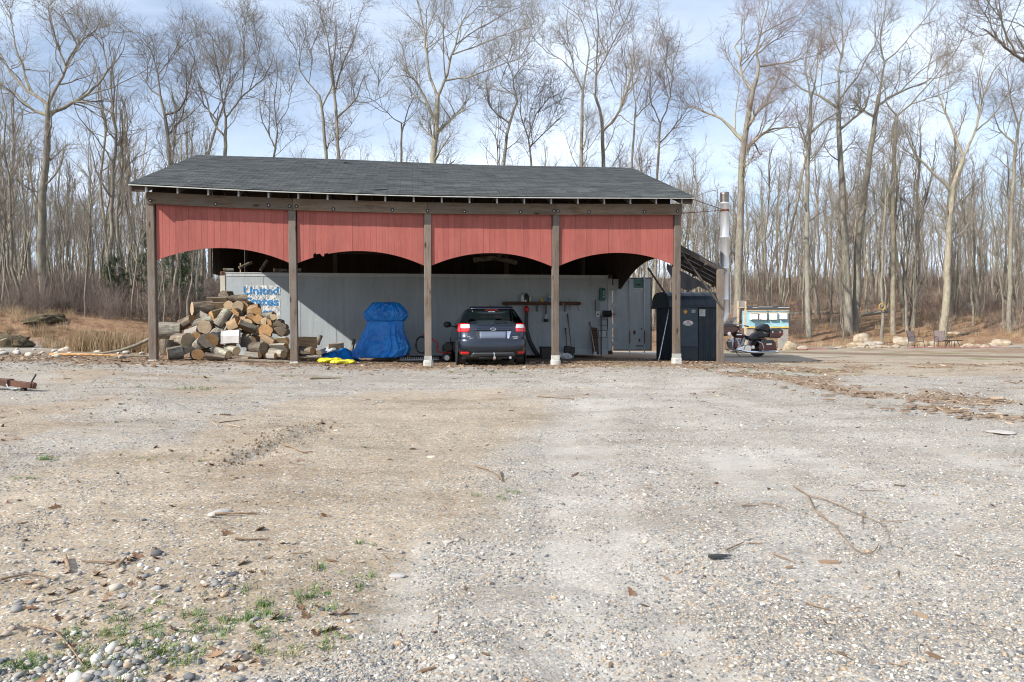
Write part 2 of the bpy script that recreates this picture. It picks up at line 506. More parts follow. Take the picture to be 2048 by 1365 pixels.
sandc = m.mix(m.ramp(sepc.outputs[1], [(0.55, 0.0), (0.60, 0.75)]), sandc, st1)
stone = m.mix(m.math('MULTIPLY', m.attr('track'), 0.6), stone, m.ramp(fine, [(0.3, (0.33, 0.31, 0.275)), (0.7, (0.47, 0.445, 0.405))]))
edge = m.math('ADD', sandF, m.math('MULTIPLY', m.math('SUBTRACT', mid, 0.5), 0.9))
c1 = m.mix(m.ramp(edge, [(0.28, 0.0), (0.62, 0.88)]), stone, sandc)
duff = m.noise(P3, 34, 4, 0.75)
litc = m.ramp(duff, [(0.3, (0.085, 0.058, 0.038)), (0.5, (0.22, 0.15, 0.10)), (0.72, (0.38, 0.30, 0.21))])
el = m.math('ADD', litF, m.math('MULTIPLY', m.math('SUBTRACT', m.noise(P3, 6, 5, 0.78), 0.5), 1.5))
c2 = m.mix(m.ramp(el, [(0.36, 0.0), (0.85, 0.9)]), c1, litc)
forc = m.ramp(m.noise(P3, 5, 5, 0.8), [(0.28, (0.085, 0.05, 0.033)), (0.5, (0.21, 0.125, 0.078)), (0.72, (0.36, 0.24, 0.15))])
forc = m.mix(m.ramp(mid, [(0.48, 0.0), (0.66, 0.5)]), forc, (0.26, 0.20, 0.11))
c3 = m.mix(m.ramp(forF, [(0.3, 0.0), (0.7, 1.0)]), c2, forc)
c4 = m.mix(m.ramp(darF, [(0.25, 0.0), (0.8, 0.75)]), c3, (0.14, 0.09, 0.06))
grc = m.ramp(duff, [(0.3, (0.075, 0.105, 0.03)), (0.7, (0.22, 0.225, 0.09))])
eg = m.math('ADD', graF, m.math('MULTIPLY', m.math('SUBTRACT', patch, 0.5), 1.0))
c5 = m.mix(m.ramp(eg, [(0.42, 0.0), (0.75, 0.75)]), c4, grc)
wide = m.noise(m.pos((0.55, 1.5, 1)), 1.0, 6, 0.68)
c5 = m.mix(1.0, c5, m.ramp(wide, [(0.3, (0.74, 0.70, 0.64)), (0.5, (1.0, 0.99, 0.97)), (0.7, (1.15, 1.15, 1.14))]), 'MULTIPLY')
m.col(c5).set(0.95, 0, 0.12)
hh = m.math('ADD', m.math('MULTIPLY', celld, -0.6), m.math('ADD', m.math('MULTIPLY', patch, 0.8), m.math('MULTIPLY', fine, 0.5)))
m.bump(hh, 0.5, 0.010)
GROUND_MAT = m.mat
ground = link('ground', _gm, None, GROUND_MAT)
tag(ground, 'gravel and sandy dirt yard running into the leaf strewn wood', kind='structure')
# ================================================================== scattering of what nobody could count
def scatter(name, meshes, pts, scale, rot, idx, tint, label, cat=None):
    """one object: its points carry the pieces (geometry nodes)"""
    src = bpy.data.collections.new(name + '_pieces')
    for k, me in enumerate(meshes):
        o = bpy.data.objects.new('%s_piece_%02d' % (name, k), me); src.objects.link(o)
    pts = np.asarray(pts, np.float32); n = len(pts)
    me = bpy.data.meshes.new(name)
    me.vertices.add(n); me.vertices.foreach_set('co', pts.ravel())
    sc = np.asarray(scale, np.float32)
    if sc.ndim == 1: sc = np.repeat(sc[:, None], 3, 1)
    a = me.attributes.new('psc', 'FLOAT_VECTOR', 'POINT'); a.data.foreach_set('vector', sc.ravel())
    a = me.attributes.new('prot', 'FLOAT_VECTOR', 'POINT'); a.data.foreach_set('vector', np.asarray(rot, np.float32).ravel())
    a = me.attributes.new('pidx', 'INT', 'POINT'); a.data.foreach_set('value', np.asarray(idx, np.int32))
    a = me.attributes.new('tint', 'FLOAT', 'POINT'); a.data.foreach_set('value', np.asarray(tint, np.float32))
    me.update()
    o = bpy.data.objects.new(name, me); COL.objects.link(o)
    tag(o, label, cat, kind='stuff')
    ng = bpy.data.node_groups.new(name + '_nodes', 'GeometryNodeTree')
    ng.interface.new_socket('Geometry', in_out='INPUT', socket_type='NodeSocketGeometry')
    ng.interface.new_socket('Geometry', in_out='OUTPUT', socket_type='NodeSocketGeometry')
    gi = ng.nodes.new('NodeGroupInput'); go = ng.nodes.new('NodeGroupOutput')
    ci = ng.nodes.new('GeometryNodeCollectionInfo'); ci.inputs['Collection'].default_value = src
    ci.inputs['Separate Children'].default_value = True; ci.inputs['Reset Children'].default_value = True
    iop = ng.nodes.new('GeometryNodeInstanceOnPoints'); iop.inputs['Pick Instance'].default_value = True
    def na(nm, typ):
        q = ng.nodes.new('GeometryNodeInputNamedAttribute'); q.data_type = typ; q.inputs['Name'].default_value = nm; return q.outputs['Attribute']
    L = ng.links.new
    m2p = ng.nodes.new('GeometryNodeMeshToPoints')
    L(gi.outputs[0], m2p.inputs[0]); L(m2p.outputs[0], iop.inputs['Points']); L(ci.outputs[0], iop.inputs['Instance'])
    L(na('pidx', 'INT'), iop.inputs['Instance Index']); L(na('psc', 'FLOAT_VECTOR'), iop.inputs['Scale'])
    e2r = ng.nodes.new('FunctionNodeEulerToRotation'); L(na('prot', 'FLOAT_VECTOR'), e2r.inputs[0]); L(e2r.outputs[0], iop.inputs['Rotation'])
    L(iop.outputs[0], go.inputs[0])
    md = o.modifiers.new('pieces', 'NODES'); md.node_group = ng
    return o
# ================================================================== loose stone, leaves, chips and grass on the ground
rng = np.random.RandomState(41)
def ico(sub=1):
    bm = bmesh.new(); bmesh.ops.create_icosphere(bm, subdivisions=sub, radius=1.0)
    V = np.array([v_.co[:] for v_ in bm.verts]); Fq = np.array([[v_.index for v_ in f.verts] for f in bm.faces]); bm.free()
    return V, Fq
_IV, _IF = ico(1); _IV2, _IF2 = ico(2); _IV3, _IF3 = ico(3)
def rock_mesh(seed, V, Fq, flat=0.6, rough=0.25, facets=7, sm=True):
    r_ = np.random.RandomState(seed); V = V.copy()
    for k in range(facets):                                   # knock flats off the ball
        n = r_.randn(3); n /= np.linalg.norm(n); d = r_.uniform(0.55, 0.92)
        s = V @ n; over = np.clip(s - d, 0, None); V -= over[:, None] * n * 0.85
    ph = r_.rand(3, 3) * 6
    for k in range(3):
        V *= 1 + rough * 0.25 * np.sin(V[:, [0]] * (2 + k * 2) + ph[k, 0]) * np.sin(V[:, [1]] * (2.3 + k * 2) + ph[k, 1]) * np.cos(V[:, [2]] * (1.9 + 2 * k) + ph[k, 2])
    V *= np.array([1.0, r_.uniform(0.65, 1.0), flat * r_.uniform(0.8, 1.15)])
    return np_mesh('stone', V, Fq, sm)
m = NT('pebble')
tn = m.attr('tint', typ='INSTANCER')
base = m.ramp(tn, STONE)
m.col(m.mix(0.15, base, m.ramp(m.noise(m.pos(), 220, 2, 0.6), [(0.3, (0.15, 0.135, 0.115)), (0.7, (0.36, 0.33, 0.285))]))).set(0.85, 0, 0.25)
M_PEB = m.mat
PEB = []
for k in range(8):
    me = rock_mesh(20 + k, _IV, _IF, 0.55); me.materials.append(M_PEB); PEB.append(me)
def cam_pts(n, d0, d1, p0=-40, p1=2090):
    D = d0 * (d1 / d0) ** rng.rand(n); px = rng.uniform(p0, p1, n)
    X = (px - 1024) / F_PX * D; c, s = math.cos(YAW), math.sin(YAW)
    x = CAM[0] + c * X + s * D; y = CAM[1] - s * X + c * D
    return x, y, px, D
N = 260000
x, y, px, D = cam_pts(N, 2.3, 19)
sand, litter, forest, grass, dark = masks(x, y)
clump = fbm(x * 1.7, y * 1.7, 3); c2_ = fbm(x * 5 + 9, y * 5, 2)
keep = rng.rand(N) < np.clip(0.95 - 0.85 * smooth(0.15, 0.6, sand) - 0.35 * litter - 0.62 * tracks(x, y) + 1.3 * clump + 0.8 * c2_, 0.06, 1.0)
keep &= ~((y > -0.6) & (x > -1) & (x < 14.5))
x, y, px, D, sand, clump = x[keep], y[keep], px[keep], D[keep], sand[keep], clump[keep]
n = len(x)
rad = np.exp(rng.randn(n) * 0.42) * 0.0054
rad *= 1 + 0.25 * smooth(6, 14, D)
cor = (px < 560 - 60 * (D - 2.6)) & (D < 4.2) & (rng.rand(n) < 0.5)      # coarser round stone in the near left corner
rad = np.where(cor, rad * rng.uniform(1.6, 2.9, n), rad)
rad = np.clip(rad, 0.003, 0.034)
zz = gfull(x, y) + rad * rng.uniform(-0.15, 0.3, n)
tint = np.clip(rng.rand(n) * 0.92 + 0.08 + 0.1 * rng.randn(n), 0, 1)
scatter('loose_gravel', PEB, np.stack([x, y, zz], -1), np.stack([rad * rng.uniform(0.85, 1.4, n), rad * rng.uniform(0.8, 1.2, n), rad * rng.uniform(0.8, 1.1, n)], -1),
        np.stack([rng.randn(n) * 0.3, rng.randn(n) * 0.3, rng.uniform(0, 6.28, n)], -1), rng.randint(0, 8, n), tint, 'loose mixed grey and tan gravel covering the yard', 'gravel')

# crumbled earth thrown up along the scuffed wheel mark
yy_ = rng.uniform(6.2, 9.0, 420); xx_ = -2.55 + 0.045 * (yy_ - 5.6) ** 2 - 0.16 + rng.randn(420) * 0.16
c, s = math.cos(YAW), math.sin(YAW); kx = CAM[0] + c * xx_ + s * yy_; ky = CAM[1] - s * xx_ + c * yy_
m = NT('damp_earth'); tn = m.attr('tint', typ='INSTANCER'); m.col(m.ramp(tn, [(0, (0.14, 0.095, 0.055)), (1, (0.27, 0.205, 0.14))])).set(0.95, 0, 0.1); M_EARTH = m.mat
CLOD = []
for k in range(3):
    me = rock_mesh(80 + k, _IV, _IF, 0.7, 0.6); me.materials.append(M_EARTH); CLOD.append(me)
cs_ = np.exp(rng.randn(420) * 0.55) * 0.0085
scatter('dirt_clods', CLOD, np.stack([kx, ky, gfull(kx, ky) + cs_ * 0.2], -1), cs_, np.stack([rng.randn(420), rng.randn(420), rng.uniform(0, 6.28, 420)], -1), rng.randint(0, 3, 420), rng.rand(420), 'crumbled brown earth along the scuffed wheel mark', 'earth')
# dead oak leaves
m = NT('dead_leaf'); tn = m.attr('tint', typ='INSTANCER')
m.col(m.ramp(tn, [(0, (0.09, 0.05, 0.03)), (0.45, (0.18, 0.10, 0.06)), (0.8, (0.27, 0.175, 0.11)), (1, (0.36, 0.28, 0.21))])).set(0.75, 0, 0.2)
M_LEAF = m.mat
LEAF = []
for k in range(4):
    r_ = np.random.RandomState(60 + k)
    mid_ = []; prof = [0.02, 0.20, 0.12, 0.34, 0.18, 0.40, 0.20, 0.30, 0.12, 0.03]
    mb = MB(); n_ = len(prof); L_, C_, R_ = [], [], []
    for i, w_ in enumerate(prof):
        t = i / (n_ - 1); zc = 0.22 * (t - 0.5) ** 2 * r_.uniform(0.5, 2) 
        L_.append((t - 0.5, w_ * r_.uniform(0.8, 1.1), zc + abs(w_) * r_.uniform(0.1, 0.6))); C_.append((t - 0.5, 0, zc)); R_.append((t - 0.5, -w_ * r_.uniform(0.8, 1.1), zc + abs(w_) * r_.uniform(0.1, 0.6)))
    vs_ = L_ + C_ + R_; fs = []
    for i in range(n_ - 1): fs += [(i, i + 1, n_ + i + 1, n_ + i), (n_ + i, n_ + i + 1, 2 * n_ + i + 1, 2 * n_ + i)]
    mb.add(vs_, fs, True); me = mb.mesh('leaf'); me.materials.append(M_LEAF); LEAF.append(me)
lx, ly, lpx, lD = cam_pts(2600, 2.6, 17)
wgt = np.exp(-((lpx - 330) / 260) ** 2) * np.exp(-((lD - 3.5) / 0.8) ** 2) + 0.10 * np.exp(-((lpx - 100) / 350) ** 2) + 0.005 + 0.12 * masks(lx, ly)[1]
k_ = rng.rand(len(lx)) < wgt * 0.42
lx, ly = lx[k_], ly[k_]
lx2 = rng.uniform(-5, 14.5, 700); ly2 = rng.uniform(-1.3, 4.3, 700)
lx = np.concatenate([lx, lx2]); ly = np.concatenate([ly, ly2]); n = len(lx)
scatter('fallen_leaves', LEAF, np.stack([lx, ly, gfull(lx, ly) + 0.004], -1), rng.uniform(0.04, 0.085, n), np.stack([rng.randn(n) * 0.35, rng.randn(n) * 0.35, rng.uniform(0, 6.28, n)], -1),
        rng.randint(0, 4, n), rng.rand(n), 'scattered brown dead oak leaves on the ground', 'leaves')
# wood chips, bark and twigs
m = NT('wood_chip'); tn = m.attr('tint', typ='INSTANCER')
m.col(m.ramp(tn, [(0, (0.07, 0.045, 0.03)), (0.4, (0.17, 0.11, 0.07)), (0.75, (0.33, 0.24, 0.16)), (1, (0.50, 0.42, 0.32))])).set(0.9, 0, 0.15)
M_CHIP = m.mat
CHIP = []
for k in range(5):
    r_ = random.Random(k); mb = MB()
    if k < 3: mb.prism([(-0.5, 0), (-0.2, -0.16), (0.45, -0.1), (0.5, 0.08), (0.0, 0.17), (-0.4, 0.12)], -0.04, 0.05, Matrix.Rotation(R(90), 4, 'X') @ Matrix.Rotation(0.2 * k, 4, 'Z'))
    else: mb.tube([(-1, 0, 0), (-0.4, 0.06 * k - 0.2, 0.03), (0.3, 0.05, 0), (1, -0.12, 0.04)], [0.03, 0.035, 0.03, 0.015], 4)
    me = mb.mesh('chip'); me.materials.append(M_CHIP); CHIP.append(me)
cx = np.concatenate([rng.uniform(-6, 15, 5200), rng.uniform(-12, 2, 900)]); cy = np.concatenate([rng.randn(5200) * 1.4 + 0.2, rng.uniform(-3, 5, 900)])
fx, fy, fpx, fD = cam_pts(5000, 2.5, 20); lw = masks(fx, fy)[1]
k_ = rng.rand(5000) < 0.10 + 0.5 * lw + 0.25 * (fpx < 520) * (fD < 9)
cx = np.concatenate([cx, fx[k_]]); cy = np.concatenate([cy, fy[k_]])
fx, fy, fpx, fD = cam_pts(14000, 8.5, 24, 1350, 2100); lw = masks(fx, fy)[1]
k_ = rng.rand(14000) < np.clip(lw - 0.25, 0, 1) * 0.9
cx = np.concatenate([cx, fx[k_]]); cy = np.concatenate([cy, fy[k_]])
k_ = cy < 4.7; cx, cy = cx[k_], cy[k_]
n = len(cx); dd_ = np.hypot(cx - CAM[0], cy - CAM[1])
scatter('wood_litter', CHIP, np.stack([cx, cy, gfull(cx, cy) + 0.006], -1), np.exp(rng.randn(n) * 0.5) * np.where(dd_ < 9, 0.028, 0.055), np.stack([rng.randn(n) * 0.15, rng.randn(n) * 0.15, rng.uniform(0, 6.28, n)], -1),
        rng.randint(0, 5, n), rng.rand(n), 'bark chips and twigs littering the dirt in front of the shed', 'litter')
# green tufts
m = NT('green_blade'); tn = m.attr('tint', typ='INSTANCER')
m.col(m.ramp(tn, [(0, (0.05, 0.11, 0.02)), (0.7, (0.12, 0.21, 0.045)), (1, (0.26, 0.26, 0.10))])).set(0.6, 0, 0.3)
M_GRASS = m.mat
def blade_mesh(seed, n_, h, w_, spread, lean, mat):
    r_ = np.random.RandomState(seed); mb = MB()
    for i in range(n_):
        a = r_.rand() * 6.28; bx = r_.randn() * spread; by = r_.randn() * spread; hh_ = h * r_.uniform(0.5, 1.15); l_ = lean * r_.uniform(0.3, 1.4)
        dxx, dyy = math.cos(a), math.sin(a); sx, sy = -dyy * w_, dxx * w_
        p = []
        for t in (0, 0.5, 1.0):
            cx_ = bx + dxx * l_ * hh_ * t ** 1.6; cy_ = by + dyy * l_ * hh_ * t ** 1.6; cz_ = hh_ * (t - 0.25 * l_ * t * t); ww = (1 - 0.85 * t)
            p += [(cx_ - sx * ww, cy_ - sy * ww, cz_), (cx_ + sx * ww, cy_ + sy * ww, cz_)]
        mb.add(p, [(0, 1, 3, 2), (2, 3, 5, 4)], True)
    me = mb.mesh('blades'); me.materials.append(mat); return me
TUFT = [blade_mesh(k, 26, 0.075, 0.0028, 0.028, 0.9, M_GRASS) for k in range(3)] + [blade_mesh(9 + k, 12, 0.04, 0.007, 0.03, 1.6, M_GRASS) for k in range(2)]
gp = []
def patch_px(px, py, n_, sx, sy, zg=-0.72):
    d = ray(px, py); p = CAM + d * ((zg - CAM[2]) / d[2])
    for _ in range(3):
        zg = float(gfull(p[0], p[1])); p = CAM + d * ((zg - CAM[2]) / d[2])
    for i in range(n_): gp.append((p[0] + rng.randn() * sx, p[1] + rng.randn() * sy))
for (a, b, n_, sx, sy) in ((300, 1320, 34, 0.13, 0.12), (200, 1300, 26, 0.18, 0.10), (60, 1340, 26, 0.16, 0.06), (420, 1270, 22, 0.20, 0.10), (470, 1245, 14, 0.15, 0.05), (560, 1290, 10, 0.15, 0.1), (650, 1190, 9, 0.14, 0.08), (690, 1150, 5, 0.1, 0.05), (530, 1215, 5, 0.05, 0.04), (610, 1210, 6, 0.08, 0.05),
        (95, 915, 9, 0.06, 0.05), (52, 957, 9, 0.06, 0.05), (320, 912, 4, 0.06, 0.05), (385, 915, 4, 0.06, 0.05), (725, 1090, 3, 0.03, 0.02), (1010, 990, 7, 0.12, 0.08), (480, 1180, 3, 0.02, 0.02), (735, 895, 1, 0.02, 0.02), (240, 1230, 14, 0.25, 0.12), (150, 1270, 14, 0.25, 0.1),
        (960, 738, 12, 0.5, 0.25), (1030, 738, 8, 0.3, 0.2), (1280, 737, 10, 0.4, 0.2), (620, 742, 6, 0.4, 0.2), (440, 748, 8, 0.6, 0.2), (330, 745, 6, 0.4, 0.2), (1500, 745, 16, 0.8, 0.4), (1700, 740, 18, 1.2, 0.5)):
    patch_px(a, b, n_, sx, sy)
gp = np.array(gp); n = len(gp)
far_ = np.hypot(gp[:, 0] - CAM[0], gp[:, 1] - CAM[1]) > 10
scatter('green_tufts', TUFT, np.stack([gp[:, 0], gp[:, 1], gfull(gp[:, 0], gp[:, 1]) - 0.004], -1), rng.uniform(0.25, 0.8, n) * np.where(far_, 1.5, 1.0), np.stack([np.zeros(n), np.zeros(n), rng.uniform(0, 6.28, n)], -1),
        rng.randint(0, 5, n), rng.rand(n), 'small green grass and weed tufts in the gravel', 'grass')
# tan dry grass along the bank at the left, thin dead stems in the right wood
m = NT('dry_blade'); tn = m.attr('tint', typ='INSTANCER')
m.col(m.ramp(tn, [(0, (0.19, 0.125, 0.07)), (0.6, (0.35, 0.25, 0.145)), (1, (0.46, 0.36, 0.24))])).set(0.8, 0, 0.2)
M_DRY = m.mat
DRY = [blade_mesh(30 + k, 46, 0.62, 0.006, 0.13, 0.28, M_DRY) for k in range(4)]
dp_ = []
while len(dp_) < 430:
    pxx = rng.uniform(150, 330); Dd = rng.uniform(22.5, 27.5)
    xx, yy = atd(pxx, 666, Dd)[:2]
    if fbm(xx * 0.8, yy * 0.8, 2) > rng.uniform(-0.4, 0.35): dp_.append((xx, yy, 1.0))
while len(dp_) < 620:
    pxx = rng.uniform(-60, 150); Dd = rng.uniform(25, 30); xx, yy = atd(pxx, 666, Dd)[:2]; dp_.append((xx, yy, 0.6))
while len(dp_) < 1020:
    pxx = rng.uniform(1440, 2150); Dd = rng.uniform(40, 54); xx, yy = atd(pxx, 666, Dd)[:2]
    if yy > edge_y(xx) - 0.5: dp_.append((xx, yy, 0.75))
dp_ = np.array(dp_); n = len(dp_)
scatter('dry_grass', DRY, np.stack([dp_[:, 0], dp_[:, 1], ground_z(dp_[:, 0], dp_[:, 1]) - 0.02], -1), rng.uniform(0.55, 1.15, n) * dp_[:, 2], np.stack([np.zeros(n), np.zeros(n), rng.uniform(0, 6.28, n)], -1),
        rng.randint(0, 4, n), rng.rand(n), 'tan dry grass stalks along the bank beside the woods', 'grass')
# ================================================================== the open shed
M_POST = wood('weathered_post', (0.055, 0.040, 0.030), (0.27, 0.20, 0.145), 'z', grey=(0.19, 0.165, 0.145), grain=12)
M_BEAM = wood('weathered_beam', (0.06, 0.04, 0.028), (0.31, 0.215, 0.14), 'x', grey=(0.17, 0.145, 0.12))
M_RAFT = wood('rafter_wood', (0.06, 0.05, 0.04), (0.17, 0.15, 0.13), 'y', knots=False)
M_RAFTE = plain('pale_rafter_end', (0.28, 0.28, 0.28), 0.7, var=0.2, scale=20)
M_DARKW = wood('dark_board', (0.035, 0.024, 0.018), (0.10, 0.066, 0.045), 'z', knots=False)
M_CONC = plain('white_concrete', (0.46, 0.445, 0.41), 0.9, var=0.3, scale=7, bump=0.8, dirt=0.8)
M_STEEL = plain('galvanised_steel', (0.55, 0.56, 0.57), 0.4, 0.9, var=0.15)
M_DRIP = plain('drip_edge', (0.42, 0.42, 0.38), 0.5, 0.3, var=0.2)
M_BOLTPLATE = plain('bolt_plate', (0.03, 0.028, 0.026), 0.8)  # near-black colour of the plates under the bolts

m = NT('red_siding')
v = m.coord('Object', (1, 1, 1)); rr = m.rnd()
base = m.ramp(m.noise(m.pos((14, 14, 1.2)), 2, 6, 0.65), [(0.3, (0.265, 0.070, 0.055)), (0.7, (0.335, 0.097, 0.077))])
base = m.mix(1.0, base, m.ramp(rr, [(0, 0.86), (0.5, 1.0), (1, 1.07)]), 'MULTIPLY')
fade = m.noise(m.pos((0.9, 0.9, 0.9)), 1.2, 5, 0.6)
base = m.mix(m.ramp(fade, [(0.45, 0.0), (0.75, 0.35)]), base, (0.39, 0.135, 0.11))
sp = m.noise(m.pos(), 26, 3, 0.6)
base = m.mix(m.ramp(sp, [(0.71, 0.0), (0.75, 0.6)]), base, (0.20, 0.07, 0.055))
drip = m.noise(m.pos((9, 9, 0.45)), 1.6, 5, 0.7)
base = m.mix(m.ramp(drip, [(0.56, 0.0), (0.74, 0.45)]), base, (0.19, 0.065, 0.052))
chalk = m.noise(m.pos((0.8, 0.8, 1.6)), 2.2, 5, 0.7)
base = m.mix(m.ramp(chalk, [(0.58, 0.0), (0.74, 0.16)]), base, (0.43, 0.19, 0.16))
m.col(base).set(0.72, 0, 0.3)
m.bump(m.noise(m.pos((60, 60, 3)), 3, 5, 0.65), 0.25, 0.004)
M_RED = m.mat

m = NT('asphalt_shingle')
v = m.pos(); rr = m.rnd()
gran = m.noise(v, 120, 3, 0.7)
base = m.ramp(gran, [(0.3, (0.028, 0.030, 0.031)), (0.7, (0.076, 0.079, 0.080))])
base = m.mix(1.0, base, m.ramp(rr, [(0, (0.78, 0.80, 0.80)), (0.5, (1.0, 1.0, 1.0)), (1, (1.18, 1.22, 1.16))]), 'MULTIPLY')
tabc = m.n('ShaderNodeSeparateColor'); m.l(m.voro(m.pos((3.3, 6.0, 0.001)), 1.0, out='Color', rnd=0.55), tabc.inputs[0])
base = m.mix(1.0, base, m.ramp(tabc.outputs[0], [(0, (0.66, 0.67, 0.70)), (1, (1.28, 1.3, 1.26))]), 'MULTIPLY')
moss = m.noise(m.pos((1.4, 3.5, 1)), 2.2, 7, 0.7)
base = m.mix(m.ramp(moss, [(0.58, 0.0), (0.78, 0.3)]), base, (0.09, 0.10, 0.07))
m.col(base).set(0.9, 0, 0.3)
m.bump(gran, 0.5, 0.003)
M_SHING = m.mat

shed = empty('open_shed', (0, 0, 0), 0, 'long open four bay shed with red arched boards and dark shingle roof', 'shed')
BAY = 3.2; NB = 4; RIDGE_Y = 4.74; DEPTH = 9.48; EAVE_Y = -0.5; RX0, RX1 = -0.34, 13.08
def beam_z(x):
    return float(np.interp(x, [-1, 0, 1.6, 3.2, 4.8, 6.4, 8, 9.6, 11.2, 12.8, 14], [3.83, 3.806, 3.758, 3.728, 3.712, 3.706, 3.718, 3.742, 3.772, 3.806, 3.83]))
def eave_z(x):
    return beam_z(x) + 0.372
def ridge_z(x):
    return 6.10 - 0.05 * math.exp(-((x - 8.0) / 3.0) ** 2)
def roof_z(x, y):
    t = (y - EAVE_Y) / (RIDGE_Y - EAVE_Y)
    return eave_z(x) * (1 - t) + ridge_z(x) * t if t <= 1 else roof_z(x, 2 * RIDGE_Y - y)
def slab(name, corners_fn, nx, mat, t, parent):
    """a board bent along x: corners_fn(x) -> (y0,z0,y1,z1) top line; t thickness"""
    rings = []
    for i in range(nx + 1):
        x, (y0, z0, y1, z1) = corners_fn(i / nx)
        rings.append([(x, y0, z0), (x, y1, z1), (x, y1, z1 - t), (x, y0, z0 - t)])
    return MB().loft(rings, True, False).build(name, mat, parent)
# posts: front row, rear row and the middle of each end
for i in range(NB + 1):
    x = BAY * i; b = gz(x, 0)
    zb = [0.20, 0.13, 0.14, 0.13, 0.15][i]
    lean = [0.03, 0.02, -0.01, -0.015, 0.0][i]
    mb = MB(); w = 0.086
    rings = []
    for k in range(9):
        t = k / 8; z = zb - 0.02 + (beam_z(x) + 0.27 - zb) * t
        ox = -lean * t + 0.006 * math.sin(4 * t + i); oy = 0.005 * math.cos(5 * t + i)
        ww = w * (1 + 0.02 * math.sin(9 * t + i * 2))
        c = 0.012
        rings.append([(x + ox + a * ww + (0 if abs(a * bb) else 0), oy + bb * ww, z) for a, bb in ((-1, -0.88), (-0.88, -1), (0.88, -1), (1, -0.88), (1, 0.88), (0.88, 1), (-0.88, 1), (-1, 0.88))])
    mb.loft(rings, True, False)
    mb.build('post', M_POST, shed, label='weathered square front post')
    # footing
    hgt = zb - b + 0.25
    if i in (0, 1):
        MB().box(x - 0.1, x + 0.1, -0.1, 0.1, zb - 0.3, zb - 0.022).build('footing', M_CONC, shed, 0.02)
    else:
        rings = []
        for k, (rr_, zz) in enumerate(((0.135, zb - 0.32), (0.122, zb - 0.06), (0.108, zb - 0.024))):
            rings.append([(x + rr_ * (1 + 0.07 * math.sin(3.1 * q + i)) * math.copysign(abs(math.cos(q)) ** 0.5, math.cos(q)), rr_ * (1 + 0.06 * math.cos(2.3 * q + i)) * math.copysign(abs(math.sin(q)) ** 0.5, math.sin(q)), zz) for q in [2 * math.pi * s / 16 for s in range(16)]])
        MB().loft(rings, True, False).build('footing', M_CONC, shed, 0.01)
        sl = MB(); sl.box(x - 0.0925, x + 0.0925, -0.0925, -0.087, zb - 0.02, zb + 0.08); sl.box(x - 0.0925, x - 0.087, -0.087, 0.087, zb - 0.02, zb + 0.08)
        sl.build('post_bracket', M_CONC if i == 3 else M_DRIP, shed)
for i in range(NB + 1):
    x = BAY * i
    Bx(x - 0.085, x + 0.085, DEPTH - 0.085, DEPTH + 0.085, 0, beam_z(x) + 0.27).build('post', M_POST, shed, label='rear post')
# beams: four boards along the front
for i in range(NB):
    x0 = BAY * i - (0.09 if i == 0 else 0) + 0.004; x1 = BAY * (i + 1) + (0.11 if i == NB - 1 else 0) - 0.004
    rings = []
    for k in range(7):
        x = x0 + (x1 - x0) * k / 6; z = beam_z(x)
        rings.append([(x, -0.128, z), (x, -0.128, z + 0.275), (x, -0.088, z + 0.275), (x, -0.088, z)])
    MB().loft(rings, True, False).build('header_beam', M_BEAM, shed, 0.004)
    rings = [[(p[0], p[1] + 0.22, p[2]) for p in r_] for r_ in rings]
    MB().loft(rings, True, False).build('header_beam', M_BEAM, shed)
for i in range(NB):
    rings = []
    for k in range(2):
        x = BAY * (i + k) - (0.004 if k else -0.004); z = beam_z(x)
        rings.append([(x, DEPTH - 0.13, z), (x, DEPTH - 0.13, z + 0.27), (x, DEPTH - 0.09, z + 0.27), (x, DEPTH - 0.09, z)])
    MB().loft(rings, True, False).build('header_beam', M_BEAM, shed)
# bolts with their black plates
for px_ in [(0.0, 0.07), (1.45, 0.07), (2.65, 0.09), (3.13, 0.09), (3.29, 0.09), (4.15, 0.05), (5.55, 0.06), (6.4, 0.07), (7.3, 0.06), (8.7, 0.06), (9.55, 0.09), (9.65, 0.09), (10.45, 0.07), (11.9, 0.07), (12.78, 0.09)]:
    x, dz = px_; z = beam_z(x) + dz
    Mx = Matrix.Translation((x, -0.128, z)) @ Matrix.Rotation(R(90), 4, 'X')
    o = MB().lathe([(0.045, 0.0), (0.045, 0.006)], 12, Mx).build('washer', M_BOLTPLATE, shed)
    MB().lathe([(0.021, 0.0065), (0.019, 0.016), (0.008, 0.022)], 10, Mx).build('bolt', M_STEEL, o)
# rafters
nr_ = 20
for k in range(nr_):
    x = 0.02 + k * (12.76 / (nr_ - 1)) 
    mb = MB()
    for side in (0, 1):
        pts = []
        for y in (EAVE_Y + 0.07, RIDGE_Y):
            zt = roof_z(x, y) - 0.045; yy = y if not side else 2 * RIDGE_Y - y
            pts.append((yy, zt))
        (ya, za), (yb, zb_) = pts
        dz = 0.135
        for q in [0]:
            p = [(x - 0.02, ya, za), (x - 0.02, yb, zb_), (x - 0.02, yb, zb_ - dz), (x - 0.02, ya, za - dz), (x + 0.02, ya, za), (x + 0.02, yb, zb_), (x + 0.02, yb, zb_ - dz), (x + 0.02, ya, za - dz)]
            mb.add(p, [(0, 1, 2, 3), (7, 6, 5, 4), (0, 4, 5, 1), (1, 5, 6, 2), (2, 6, 7, 3), (3, 7, 4, 0)])
    ro = mb.build('rafter', M_RAFT, shed)
    ye = EAVE_Y + 0.07; ze = roof_z(x, ye) - 0.047
    Bx(x - 0.019, x + 0.019, ye - 0.005, ye - 0.001, ze - 0.13, ze).build('rafter_end', M_RAFTE, ro)
